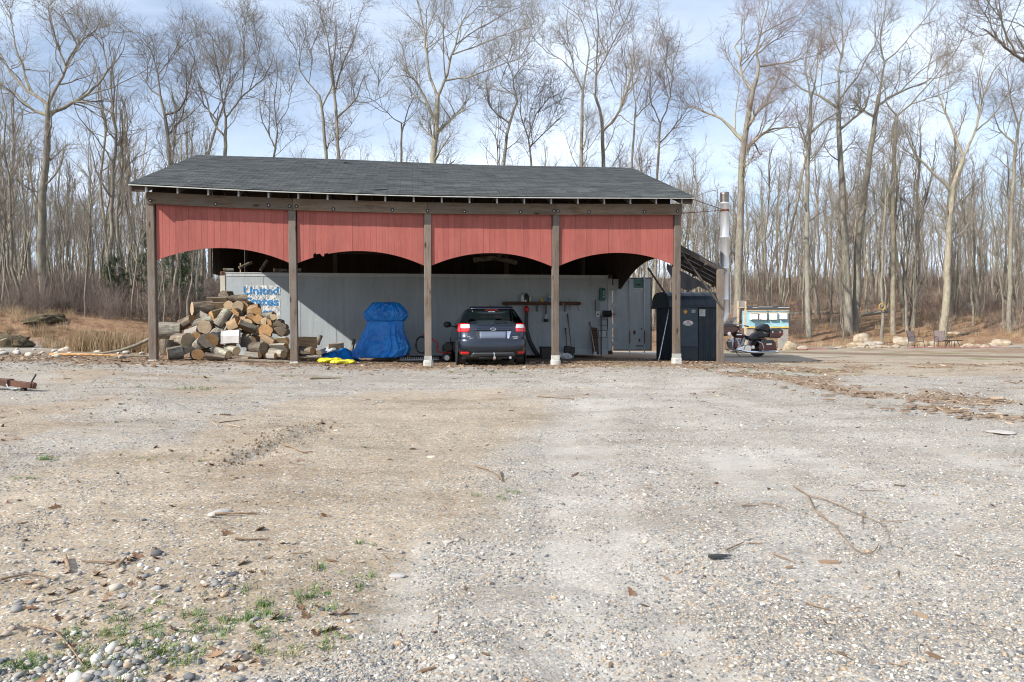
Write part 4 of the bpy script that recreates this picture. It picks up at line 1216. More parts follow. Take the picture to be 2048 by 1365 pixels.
for k, (H, r0, fork, nl, spr, lean, dens) in enumerate([
        (17.5, 0.17, 0.48, 11, 4.9, (0.03, 0.0), 0.58), (16.0, 0.135, 0.55, 9, 4.0, (-0.05, 0.02), 0.54), (18.5, 0.19, 0.42, 12, 5.6, (0.02, 0.03), 0.58),
        (14.5, 0.115, 0.50, 9, 3.7, (0.09, 0.0), 0.54), (17.0, 0.145, 0.60, 9, 4.2, (0.0, -0.03), 0.56), (13.0, 0.10, 0.40, 10, 3.5, (-0.08, 0.0), 0.54),
        (15.5, 0.13, 0.36, 11, 4.3, (0.05, 0.05), 0.56)]):
    T, A = generic_tree(100 + k, H, r0, fork, nl, spr, lean, dens)
    GEN.append((T.mesh('trunk', M_BARK if k % 3 else M_BARKP, ZERO), A.mesh('crown', [M_TWIG, M_BARK if k % 3 else M_BARKP], ZERO)))
SAP = []
for k, (H, r0) in enumerate([(7.5, 0.045), (6.0, 0.032), (9.0, 0.06), (5.0, 0.028), (7.0, 0.04)]):
    rng = np.random.RandomState(300 + k)
    K = 12; t = np.linspace(0, 1, K); w = np.cumsum(rng.randn(K, 2) * 0.07, axis=0); w -= w[0]
    ln = rng.randn(2) * 0.06
    tr = np.stack([ln[0] * H * t + w[:, 0], ln[1] * H * t + w[:, 1], H * t], -1); tr[0, 2] = -0.2
    rr_ = r0 * (1 - 0.85 * t)
    T = Acc(); T.add(tr[None], rr_[None], 6)
    A = Acc()
    B, br = spawn(tr[None], rr_[None], 26, 0.25, 1.5, (25, 50), 5, 0.6, 0.02, 0.10, 0.12, rng, 1.0, 0.007)
    A.add(B, br, 3); C, cr_ = spawn(B, br, 6, 0.2, 0.5, (25, 55), 3, 0.6, 0.01, 0.06, 0.15, rng, 1.0, 0.006); A.add(C, cr_, 3)
    SAP.append((T.mesh('trunk', M_BARK, ZERO), A.mesh('crown', M_TWIG, ZERO)))

def plant_tree(name, me_pair, x, y, rz, s, label, cat, group, tilt=(0, 0)):
    e = empty(name, (x, y, gz(x, y)), 0, label, cat, group)
    e.rotation_euler = (tilt[0], tilt[1], rz); e.scale = (s, s, s * 1.0)
    link('trunk', me_pair[0], e); link('crown', me_pair[1], e)
    return e
def at_ground(px, D):
    """ground point under picture column px, D metres away from the camera"""
    p = atd(px, 666, D); return float(p[0]), float(p[1])

# ---- trees that stand out: limbs follow the photograph, set at their own distance
HEROES = [
 (32, 0.27, 'big bare oak with wide forked limbs at the left edge', M_BARK, 1.0, [
  [(90, 640), (88, 420), (93, 300), (92, 215)], [(92, 215), (60, 185), (25, 140), (5, 100), (-20, 60)], [(60, 185), (45, 120), (30, 60), (20, 10)],
  [(92, 215), (110, 180), (135, 135), (150, 100), (190, 60), (200, 30)], [(135, 135), (115, 90), (100, 40)], [(95, 222), (150, 205), (180, 180), (210, 145), (235, 120), (248, 88)],
  [(210, 145), (205, 90), (195, 40)], [(93, 232), (70, 225), (30, 190), (-10, 175)], [(150, 100), (140, 60), (120, 25)]]),
 (38, 0.17, 'curving bare tree just above the left end of the roof', M_BARK, 1.0, [
  [(345, 640), (338, 330), (335, 250), (320, 200)], [(320, 200), (318, 150), (308, 110), (290, 80)], [(335, 232), (360, 224), (375, 200), (385, 150), (392, 110)],
  [(318, 150), (345, 115), (360, 92)], [(335, 280), (365, 240), (378, 180)], [(320, 200), (300, 180), (282, 140)]]),
 (39, 0.18, 'bushy crowned bare tree over the left third of the roof', M_BARK, 1.1, [
  [(455, 640), (455, 300), (455, 245)], [(455, 245), (440, 180), (435, 110), (430, 70)], [(455, 245), (480, 200), (500, 180), (530, 160), (545, 115)],
  [(480, 200), (490, 130), (488, 68)], [(455, 270), (425, 245), (412, 190), (400, 150)], [(500, 180), (515, 130), (520, 90)], [(440, 180), (455, 130), (462, 80)]]),
 (41, 0.13, 'thin bare tree leaning right behind the roof, beside the bushy one', M_BARK, 0.8, [
  [(400, 640), (405, 320), (425, 250), (440, 200)], [(440, 200), (460, 140), (465, 100)], [(425, 250), (405, 210), (395, 160)], [(432, 225), (455, 190), (480, 150)]]),
 (42, 0.12, 'slim bare tree with two thin stems right of the bushy one', M_BARK, 0.8, [
  [(540, 640), (540, 320), (548, 260)], [(548, 260), (545, 200), (552, 150), (550, 110)], [(548, 260), (575, 215), (580, 160)], [(545, 290), (525, 240), (520, 200)]]),
 (38, 0.15, 'tall twin stemmed bare tree over the roof, left stem', M_BARKP, 0.95, [
  [(655, 640), (655, 315), (645, 220), (640, 190)], [(640, 190), (620, 170), (600, 140), (590, 95)], [(645, 225), (665, 175), (660, 120)], [(620, 170), (625, 120), (615, 80)]]),
 (38.5, 0.15, 'tall twin stemmed bare tree over the roof, right stem', M_BARK, 0.95, [
  [(680, 640), (680, 315), (676, 200), (668, 140)], [(668, 140), (655, 70), (640, 35)], [(676, 200), (690, 120), (708, 80), (715, 45)], [(668, 140), (672, 80), (668, 40)], [(678, 250), (710, 200), (725, 150)]]),
 (36, 0.28, 'largest bare tree above the middle of the roof, fanning right', M_BARKP, 1.15, [
  [(868, 640), (870, 325), (877, 215), (880, 190)], [(880, 190), (858, 150), (845, 90), (830, 20), (822, -30)], [(858, 150), (853, 80), (862, 0)],
  [(880, 190), (895, 150), (910, 90), (925, 40), (950, -20)], [(895, 165), (930, 155), (980, 135), (1030, 120), (1060, 105)], [(910, 100), (950, 60), (1000, 30), (1045, 10)],
  [(905, 120), (960, 90), (1010, 70), (1050, 62)], [(925, 40), (960, 10), (985, -20)], [(875, 240), (850, 200), (820, 150), (795, 120)], [(874, 260), (905, 235), (935, 205)]]),
 (42, 0.12, 'crooked small bare tree bending left beside the largest one', M_BARK, 0.8, [
  [(803, 640), (805, 300), (805, 250)], [(805, 250), (790, 240), (765, 215), (740, 195)], [(765, 215), (755, 180), (765, 145)], [(805, 262), (820, 215), (835, 190)]]),
 (40, 0.15, 'reddish barked bare tree with twisted limbs right of the largest one', M_BARK, 0.95, [
  [(1000, 640), (1003, 300), (1015, 240), (1030, 200)], [(1030, 200), (1025, 160), (1050, 130), (1070, 100)], [(1030, 200), (1000, 170), (1010, 130)], [(1015, 240), (980, 215), (970, 160)], [(1025, 160), (1015, 120), (1030, 85)]]),
 (43, 0.12, 'low fan shaped bare tree in the gap of sky above the roof', M_BARK, 1.1, [
  [(1066, 640), (1066, 330), (1062, 280)], [(1062, 280), (1040, 230), (1045, 190)], [(1062, 280), (1075, 225), (1105, 190)], [(1065, 300), (1100, 250), (1135, 215)], [(1064, 290), (1060, 230), (1072, 190)]]),
 (38, 0.17, 'lichened straight bare tree over the right third of the roof', M_BARKP, 1.0, [
  [(1172, 640), (1172, 330), (1170, 215), (1172, 185)], [(1172, 185), (1150, 150), (1125, 120), (1092, 105)], [(1172, 185), (1180, 100), (1165, 40), (1125, 15)], [(1150, 150), (1140, 100), (1115, 60)]]),
 (39, 0.19, 'many limbed bare tree close right of the lichened one', M_BARK, 1.05, [
  [(1203, 640), (1203, 330), (1200, 240), (1186, 195)], [(1186, 195), (1195, 120), (1200, 50), (1190, 5)], [(1200, 150), (1225, 90), (1250, 40), (1265, 5)], [(1202, 260), (1240, 225), (1265, 160), (1275, 115)],
  [(1225, 90), (1220, 50), (1230, 10)], [(1240, 225), (1255, 150), (1245, 90)]]),
 (41, 0.13, 'slim pale bare tree right of the many limbed one', M_BARKP, 0.9, [
  [(1263, 640), (1263, 330), (1270, 210)], [(1270, 210), (1265, 150), (1255, 95)], [(1270, 210), (1295, 150), (1305, 90)], [(1268, 240), (1300, 205), (1320, 165)]]),
 (43, 0.15, 'bare tree with reddish buds above the right end of the roof', M_BARK, 1.1, [
  [(1305, 640), (1312, 330), (1318, 250)], [(1318, 250), (1300, 200), (1305, 140)], [(1318, 250), (1345, 190), (1350, 120), (1370, 60)], [(1345, 190), (1330, 130), (1335, 80)], [(1315, 280), (1350, 255), (1380, 215)]]),
 (40, 0.30, 'large lichened tree behind the chimney with a low limb reaching left', M_BARKP, 1.1, [
  [(1468, 640), (1478, 330), (1495, 220), (1512, 160)], [(1512, 160), (1520, 130), (1508, 110), (1515, 80), (1530, 30), (1535, -10)], [(1500, 185), (1480, 150), (1480, 110), (1463, 95), (1487, 68), (1490, 30)],
  [(1516, 140), (1550, 128), (1580, 125), (1610, 112), (1645, 108)], [(1480, 290), (1462, 255), (1440, 235), (1400, 220), (1368, 207)], [(1482, 300), (1520, 270), (1545, 260), (1595, 258)],
  [(1515, 80), (1560, 50), (1600, 30), (1620, -5)], [(1488, 250), (1520, 215), (1555, 195)], [(1508, 110), (1545, 85), (1590, 60)]]),
 (46, 0.24, 'straight pale trunked tree standing right of the blue hive box', M_BARKP, 1.0, [
  [(1617, 648), (1618, 500), (1620, 330), (1626, 262), (1630, 200)], [(1630, 200), (1640, 120), (1650, 50)], [(1622, 310), (1605, 260), (1590, 225)], [(1626, 262), (1655, 235), (1680, 215), (1690, 160)], [(1630, 200), (1612, 140), (1615, 80)]]),
 (52, 0.16, 'thin tree leaning steeply right behind the pale trunked one', M_BARK, 0.9, [
  [(1552, 630), (1575, 500), (1600, 380), (1622, 262)], [(1622, 262), (1640, 180), (1650, 110)], [(1605, 350), (1640, 300), (1660, 250)], [(1612, 310), (1595, 255), (1590, 200)]]),
 (48, 0.36, 'thick twin tree in the right woods, upright left trunk', M_BARKP, 1.1, [
  [(1697, 636), (1692, 470), (1683, 320), (1680, 215)], [(1680, 215), (1685, 120), (1690, 60), (1680, -10)], [(1681, 210), (1710, 160), (1730, 120), (1750, 85), (1760, 30)], [(1681, 225), (1640, 190), (1600, 175), (1565, 140), (1553, 128)],
  [(1685, 120), (1660, 70), (1655, 20)], [(1690, 270), (1730, 215), (1745, 170)]]),
 (48.5, 0.33, 'thick twin tree in the right woods, trunk leaning right', M_BARKP, 1.1, [
  [(1708, 636), (1722, 470), (1742, 330), (1756, 240), (1765, 190)], [(1765, 190), (1768, 130), (1750, 80), (1762, 15), (1770, -20)], [(1760, 205), (1800, 185), (1850, 165), (1905, 140)], [(1768, 130), (1800, 100), (1830, 60), (1860, 20), (1890, -20)],
  [(1757, 230), (1720, 215), (1700, 195)], [(1800, 185), (1840, 140), (1880, 110), (1915, 100)]]),
 (47, 0.22, 'straight tree with a high right hand fork in the right woods', M_BARK, 1.0, [
  [(1787, 640), (1785, 480), (1785, 330), (1790, 235)], [(1790, 235), (1815, 215), (1850, 175), (1905, 100), (1930, 50)], [(1790, 235), (1772, 205), (1768, 160)], [(1850, 175), (1860, 110), (1870, 60)], [(1815, 215), (1870, 190), (1920, 170)]]),
 (44, 0.30, 'stout forked tree spreading wide near the right edge', M_BARKP, 1.1, [
  [(1885, 646), (1898, 500), (1908, 380), (1928, 310)], [(1928, 310), (1955, 250), (1965, 200), (1985, 140), (2030, 100)], [(1906, 380), (1870, 345), (1840, 320), (1815, 270), (1815, 220)], [(1928, 310), (1900, 240), (1880, 180), (1890, 130)],
  [(1945, 270), (1990, 230), (2020, 180), (2055, 165)], [(1965, 200), (1960, 140), (1975, 80)]]),
 (45, 0.19, 'slender tree by the right border with a split top', M_BARK, 1.0, [
  [(2018, 650), (2024, 450), (2032, 300), (2040, 250)], [(2040, 250), (2020, 190), (2015, 130)], [(2040, 250), (2060, 180), (2070, 110)], [(2034, 300), (2000, 260), (1990, 210)]]),
 (43, 0.12, 'slim pale tree in the right woods with a yellow ring on it', M_BARKP, 0.8, [
  [(1762, 667), (1764, 560), (1766, 450), (1772, 350)], [(1772, 350), (1778, 290), (1772, 240)], [(1769, 400), (1795, 340), (1800, 300)], [(1768, 420), (1748, 370), (1745, 320)]]),
 (27, 0.26, 'overhanging tree beyond the right border reaching in at the top corner', M_BARK, 1.0, [
  [(2150, 690), (2150, 400), (2130, 230), (2100, 160)], [(2100, 160), (2060, 130), (2040, 115), (2010, 90), (1980, 60), (1962, 55)], [(2030, 108), (2005, 60), (1998, 10), (1990, -20)], [(2010, 90), (1990, 75), (1968, 25)], [(2100, 160), (2090, 60), (2060, -40)]]),
]
for hi_, (D, r0, label, bmat, dens, lines) in enumerate(HEROES):
    rng = np.random.RandomState(500 + hi_)
    bx_, by_ = at_ground(lines[0][0][0], D); org = np.array([bx_, by_, gz(bx_, by_)])
    fw = np.array([math.sin(YAW), math.cos(YAW), 0])
    pts0 = [atd(px, py, D) for px, py in lines[0]]
    pts0[0] = org + np.array([0, 0, -0.3])
    n0 = len(pts0)
    rr_ = np.linspace(r0, r0 * 0.55, n0) * 0.68; rr_[0] *= 1.2
    Q, q = resample(pts0, rr_, 22)
    Q[1:] += np.cumsum(rng.randn(21, 3) * 0.025, axis=0)
    T = Acc(); T.add(Q[None], q[None], 10)
    allp = {}
    limbs = []; done = []
    def near_r(p):
        best = (1e9, 0.05, None)
        for PP, rr2 in [(Q, q)] + done:
            dd = np.linalg.norm(PP - p, axis=1); k = int(np.argmin(dd))
            if dd[k] < best[0]: best = (dd[k], rr2[k], PP[k])
        return best
    for ln in lines[1:]:
        start2 = atd(ln[0][0], ln[0][1], D)
        # nearest existing wood in picture terms
        best = None
        for PP, rr2 in [(Q, q)] + done:
            rel = PP - CAM
            dep = rel @ fw
            sc_ = D / dep
            dd = np.linalg.norm((CAM + rel * sc_[:, None]) - start2, axis=1); k = int(np.argmin(dd))
            if best is None or dd[k] < best[0]: best = (dd[k], rr2[k], PP[k], dep[k])
        d0 = best[3]; slope = rng.uniform(-0.55, 0.55)
        pts = [best[2]]; acc = 0
        for a, b in zip(ln[:-1], ln[1:]):
            acc += math.hypot(b[0] - a[0], b[1] - a[1]) * D / F_PX
            pts.append(atd(b[0], b[1], d0 + slope * acc * (0.6 + 0.4 * rng.rand())))
        rb = best[1] * (0.78 if best[1] < 0.12 else 0.68)
        rr2 = np.linspace(rb, 0.016, len(pts))
        PP, rq = resample(pts, rr2, 14); done.append((PP, rq)); limbs.append((np.array(pts), rr2))
    # thin side limbs off the trunk fill the crown between the drawn ones
    tP, tr_ = spawn(Q[None], q[None], 7, 0.45, 2.6, (35, 65), 6, 0.3, 0.05, 0.10, 0.14, rng, 1.0, 0.02)
    for k in range(len(tP)): limbs.append((tP[k], tr_[k]))
    lp = np.array([resample(P_, r_, 14)[0] for P_, r_ in limbs[:len(lines) - 1]]); lr = np.array([resample(P_, r_, 14)[1] for P_, r_ in limbs[:len(lines) - 1]])
    sP, sr = spawn(lp, lr, 3, 0.15, 2.9, (22, 50), 6, 0.5, 0.06, 0.08, 0.13, rng, 1.0, 0.02)
    for k in range(len(sP)): limbs.append((sP[k], sr[k]))
    A = crown_from(limbs, rng, dens * 0.86, blen=2.2, up=0.05)
    e = empty('bare_tree', tuple(org), 0, label, 'tree', 'bare trees standing out against the sky')
    link('trunk', T.mesh('trunk', bmat, org), e); link('crown', A.mesh('crown', [M_TWIG, bmat], org), e)

# ---- the wood itself: repeated trees
rng = np.random.RandomState(77)
_ONES = 'zeroth first second third fourth fifth sixth seventh eighth ninth tenth eleventh twelfth thirteenth fourteenth fifteenth sixteenth seventeenth eighteenth nineteenth'.split()
_TENS = 'x x twenty thirty forty fifty sixty seventy eighty ninety'.split()
def ordinal(n):
    if n >= 100: return 'hundredth' if n == 100 else 'hundred and ' + ordinal(n - 100)
    if n < 20: return _ONES[n]
    t, o = divmod(n, 10); return (_TENS[t][:-1] + 'ieth') if o == 0 else _TENS[t] + '-' + _ONES[o]
def wood_zone(n, p0, p1, d0, d1, label, group, meshes, name, cat, smin, smax, avoid=0.0, dp=1.0):
    k = 0; tries = 0; row = []
    while k < n and tries < n * 30:
        tries += 1
        px = rng.uniform(p0, p1); D = d0 + (d1 - d0) * rng.rand() ** dp
        x, y = at_ground(px, D)
        if y < edge_y(x) + 0.8: continue
        if -1.5 < x < 16 and y < 13: continue
        e_ = plant_tree(name, meshes[rng.randint(len(meshes))], x, y, rng.uniform(0, 6.28), rng.uniform(smin, smax), label, cat, group, (rng.randn() * 0.03, rng.randn() * 0.03))
        row.append((px, e_)); k += 1
    for i_, (_, e_) in enumerate(sorted(row, key=lambda q: q[0])):
        e_['label'] = label % ordinal(i_ + 1)
wood_zone(68, -140, 400, 31, 74, '%s bare grey tree from the left in the woods left of the shed', 'trees in the woods left of the shed', GEN, 'bare_tree', 'tree', 0.38, 0.80, dp=1.0)
wood_zone(30, 400, 1390, 46, 80, '%s distant bare tree from the left, its top showing above the roof', 'trees deep in the woods behind the shed', GEN, 'bare_tree', 'tree', 0.5, 0.8)
wood_zone(100, 1250, 2190, 47, 92, '%s bare grey tree from the left in the woods right of the shed', 'trees in the woods right of the shed', GEN, 'bare_tree', 'tree', 0.42, 0.92, dp=1.1)
wood_zone(70, -120, 435, 29, 48, '%s thin bare sapling from the left in the brush left of the shed', 'saplings left of the shed', SAP, 'bare_sapling', 'sapling', 0.6, 1.25)
wood_zone(46, 1330, 2160, 44, 70, '%s thin bare sapling from the left among the trees right of the shed', 'saplings right of the shed', SAP, 'bare_sapling', 'sapling', 0.7, 1.3)
# ---- beyond them the wood reads as one mass
pts = []; sc = []; rot = []; idx = []
for k in range(480):
    px = rng.uniform(-200, 2250); D = rng.uniform(72, 150)
    x, y = at_ground(px, D)
    if 430 < px < 1240 and rng.rand() < 0.7: continue
    pts.append((x, y, gz(x, y))); sc.append(rng.uniform(0.55, 0.9)); rot.append((0, 0, rng.uniform(0, 6.28))); idx.append(rng.randint(len(GEN)))
def joined_tree(pair, name):
    V0 = np.empty(len(pair[0].vertices) * 3, np.float32); pair[0].vertices.foreach_get('co', V0)
    V1 = np.empty(len(pair[1].vertices) * 3, np.float32); pair[1].vertices.foreach_get('co', V1)
    F0 = np.empty(len(pair[0].loops), np.int32); pair[0].loops.foreach_get('vertex_index', F0)
    F1 = np.empty(len(pair[1].loops), np.int32); pair[1].loops.foreach_get('vertex_index', F1)
    me = np_mesh(name, np.concatenate([V0, V1]).reshape(-1, 3), np.concatenate([F0, F1 + len(V0) // 3]).reshape(-1, 4), True, [0] * (len(F0) // 4) + [1] * (len(F1) // 4))
    me.materials.append(M_BARK); me.materials.append(M_TWIG); return me
FAR = [joined_tree(g, 'far_tree') for g in GEN[1:6]] + [joined_tree(g, 'far_sapling') for g in SAP]
idx = [i % 5 for i in idx]
for k in range(620):                                        # thin poles fill the depth of the wood
    px = rng.uniform(-200, 2250); D = rng.uniform(54, 125)
    if 430 < px < 1200: continue
    x, y = at_ground(px, D)
    pts.append((x, y, gz(x, y))); sc.append(rng.uniform(0.7, 1.5)); rot.append((rng.randn() * 0.05, rng.randn() * 0.05, rng.uniform(0, 6.28))); idx.append(5 + rng.randint(5))
scatter('far_woods', FAR, pts, sc, rot, idx, rng.rand(len(pts)), 'grey brown mass of distant bare woods behind everything', 'woods')

# ---- brush
m = NT('brush_stems')
tn = m.attr('tint', typ='INSTANCER')
m.col(m.ramp(tn, [(0, (0.13, 0.095, 0.08)), (0.4, (0.19, 0.145, 0.122)), (0.75, (0.235, 0.19, 0.16)), (1, (0.30, 0.26, 0.21))])).set(0.9, 0, 0.15)
M_BRUSH = m.mat
BR = []
for k in range(6):
    r_ = np.random.RandomState(900 + k); A = Acc()
    n = 26; base = np.stack([r_.randn(n) * 0.32, r_.randn(n) * 0.32, np.full(n, -0.05)], -1)
    h = r_.uniform(0.7, 1.9, n); d = np.stack([r_.randn(n) * 0.22, r_.randn(n) * 0.22, np.ones(n)], -1)
    P = base[:, None, :] + (d * h[:, None])[:, None, :] * np.linspace(0, 1, 6)[None, :, None] + np.cumsum(r_.randn(n, 6, 3) * 0.035, 1)
    rr_ = np.linspace(0.009, 0.004, 6)[None, :] * np.ones((n, 1)); A.add(P, rr_, 3)
    B, br = spawn(P, rr_, 9, 0.25, 0.5, (20, 55), 3, 0.8, 0.006, 0.06, 0.15, r_, 1.0, 0.0045); A.add(B, br, 3)
    BR.append(A.mesh('brush', M_BRUSH, ZERO))
def brush_pts(n, p0, p1, d0, d1, off=0.6, keep=1.0):
    out_ = []
    while len(out_) < n:
        px = rng.uniform(p0, p1); D = d0 + (d1 - d0) * rng.rand() ** 1.3
        x, y = at_ground(px, D)
        if y < edge_y(x) + off: continue
        if -1.5 < x < 16 and y < 12: continue
        if fbm(x * 0.25, y * 0.25, 2) < rng.uniform(-0.55, 0.25) * keep: continue
        out_.append((x, y, gz(x, y)))
    return out_
bp_ = brush_pts(1000, -200, 445, 27, 80, 2.6) + brush_pts(700, 1150, 2250, 60, 120, 13.0) + brush_pts(90, 1300, 2250, 42, 60, 4.0) + brush_pts(120, 430, 1300, 34, 60)
nb_ = len(bp_)
bp_ += brush_pts(900, -200, 2250, 85, 150, 5.0, 0.3)
n = len(bp_)
bs_ = rng.uniform(0.4, 1.0, n); bs_[nb_:] *= 2.0
scatter('underbrush', BR, bp_, bs_, np.stack([rng.randn(n) * 0.08, rng.randn(n) * 0.08, rng.uniform(0, 6.28, n)], -1), rng.randint(0, 6, n), rng.rand(n), 'reddish brown tangle of bare brush on the woodland floor', 'brush')
# ================================================================== hatchback
m = NT('car_paint'); m.col(m.ramp(m.noise(m.coord('Object'), 1.5, 4, 0.6), [(0.3, (0.012, 0.017, 0.030)), (0.7, (0.017, 0.024, 0.040))]))
m.set(0.32, 0.65, None, Coat_Weight=0.9, Coat_Roughness=0.06); M_CAR = m.mat
m = NT('car_glass'); gl = m.n('ShaderNodeBsdfGlossy'); gl.inputs['Roughness'].default_value = 0.03; gl.inputs['Color'].default_value = (0.8, 0.85, 0.85, 1)
tr = m.n('ShaderNodeBsdfTransparent'); tr.inputs['Color'].default_value = (0.20, 0.27, 0.25, 1)
fr = m.n('ShaderNodeFresnel'); fr.inputs['IOR'].default_value = 1.5; mx = m.n('ShaderNodeMixShader')
m.l(fr.outputs[0], mx.inputs[0]); m.l(tr.outputs[0], mx.inputs[1]); m.l(gl.outputs[0], mx.inputs[2]); m.l(mx.outputs[0], m.out.inputs['Surface']); M_GLASS = m.mat
M_LRED = plain('red_lamp_lens', (0.55, 0.012, 0.015), 0.12, var=0.25, scale=40, Coat_Weight=0.8)
M_LWHT = plain('clear_lamp_lens', (0.72, 0.70, 0.70), 0.12, var=0.25, scale=60, Coat_Weight=0.8)
M_TRIM = plain('dark_trim_plastic', (0.020, 0.021, 0.023), 0.55)
M_TRIM2 = plain('grey_bumper_trim', (0.075, 0.085, 0.098), 0.5)
M_CHROME = plain('chrome', (0.80, 0.81, 0.83), 0.10, 1.0, var=0.03)
M_PLATE = plain('blank_plate', (0.105, 0.125, 0.18), 0.6, var=0.04)
M_TYRE = plain('tyre_rubber', (0.035, 0.032, 0.028), 0.9, var=0.35, scale=9, dirt=0.5, dirtc=(0.13, 0.105, 0.075))
M_SEAT = plain('seat_fabric', (0.10, 0.115, 0.11), 0.85)
M_SILV = plain('alloy_silver', (0.45, 0.46, 0.47), 0.35, 0.8)
car_x, car_y = 7.985, -0.42
car = empty('parked_car', (car_x, car_y, gz(car_x, 0.3) - 0.005), 0, 'dark slate blue hatchback parked tail out under the third bay', 'car')
_cz = [0.20, 0.30, 0.42, 0.55, 0.64, 0.72, 0.80, 0.90, 1.00, 1.06, 1.14, 1.22, 1.30, 1.37, 1.42, 1.455, 1.475]
_cw = [0.77, 0.825, 0.855, 0.862, 0.866, 0.862, 0.858, 0.852, 0.838, 0.815, 0.775, 0.735, 0.69, 0.645, 0.60, 0.50, 0.33]
_cr = [0.20, 0.05, 0.00, 0.00, 0.015, 0.075, 0.10, 0.12, 0.145, 0.165, 0.235, 0.315, 0.40, 0.445, 0.46, 0.62, 0.95]
_cf = [4.25, 4.38, 4.42, 4.42, 4.40, 4.34, 4.20, 3.95, 3.45, 3.22, 2.98, 2.72, 2.45, 2.20, 2.0, 1.8, 1.5]
def cw(z): return float(np.interp(z, _cz, _cw))
def crr(z): return float(np.interp(z, _cz, _cr))
def cff(z): return float(np.interp(z, _cz, _cf))
def rear_pt(a, z):
    th = a * math.pi / 2; p = 3.1; w = cw(z); dep = 0.42
    s = math.copysign(abs(math.sin(th)) ** (2 / p), th); c = abs(math.cos(th)) ** (2 / p)
    return Vector((w * s, crr(z) + dep * (1 - c), z))
def side_pt(sd, t, z):
    y0 = crr(z) + 0.42; y1 = max(cff(z) - 0.75, y0 + 0.2)
    y = y0 + (y1 - y0) * t
    return Vector((sd * (cw(z) + 0.012 * math.sin(math.pi * t)), y, z))
def front_pt(a, z):
    th = a * math.pi / 2; p = 2.6; w = cw(z); y1 = max(cff(z) - 0.75, crr(z) + 0.62); dep = cff(z) - y1
    s = math.copysign(abs(math.sin(th)) ** (2 / p), th); c = abs(math.cos(th)) ** (2 / p)
    return Vector((w * s, y1 + dep * c, z))
def car_ring(z):
    r_ = [rear_pt(a, z) for a in np.linspace(-1, 1, 25)]
    r_ += [side_pt(1, t, z) for t in np.linspace(0, 1, 10)[1:-1]]
    r_ += [front_pt(a, z) for a in np.linspace(1, -1, 17)]
    r_ += [side_pt(-1, t, z) for t in np.linspace(1, 0, 10)[1:-1]]
    return r_
def patch(fn, us, zs, off, name, mat, parent, thick=0.0, **kw):
    """skin piece lying off metres proud of the body; us(z)->(u0,u1)"""
    nz_ = len(zs); nu = kw.get('nu', 9); P = []
    for z in zs:
        u0, u1 = us(z)
        for k in range(nu):
            u = u0 + (u1 - u0) * k / (nu - 1); p = fn(u, z)
            du = fn(u + 0.01, z) - fn(u - 0.01, z); dz_ = fn(u, z + 0.01) - fn(u, z - 0.01)
            n_ = du.cross(dz_); n_.normalize()
            if kw.get('flip'): n_ = -n_
            P.append(p + n_ * off)
    fs = [(i * nu + j, i * nu + j + 1, (i + 1) * nu + j + 1, (i + 1) * nu + j) for i in range(nz_ - 1) for j in range(nu - 1)]
    o = MB().add(P, fs, True).build(name, mat, parent)
    if thick:
        md = o.modifiers.new('solid', 'SOLIDIFY'); md.thickness = thick; md.offset = -1
    return o
zlow = [0.20, 0.25, 0.30, 0.36, 0.42, 0.48, 0.55, 0.60, 0.64, 0.68, 0.72, 0.76, 0.80, 0.85, 0.90, 0.95, 1.00, 1.035]
body = MB(); body.loft([car_ring(z) for z in zlow], False, True); body.build('body', M_CAR, car)
roof = MB(); roof.loft([car_ring(z) for z in (1.385, 1.42, 1.455, 1.475)], True, True); roof.build('roof', M_CAR, car)
zw = [1.033, 1.08, 1.14, 1.20, 1.26, 1.32, 1.387]
def ax(x, z):                     # rear parameter whose x is x
    s = min(0.999, abs(x) / cw(z)); return math.copysign(math.asin(s ** 1.55) / (math.pi / 2), x)
patch(rear_pt, lambda z: (ax(-0.80 + 0.62 * (z - 1.03) , z), ax(0.80 - 0.62 * (z - 1.03), z)), zw, 0.0, 'rear_window', M_GLASS, car, nu=15)
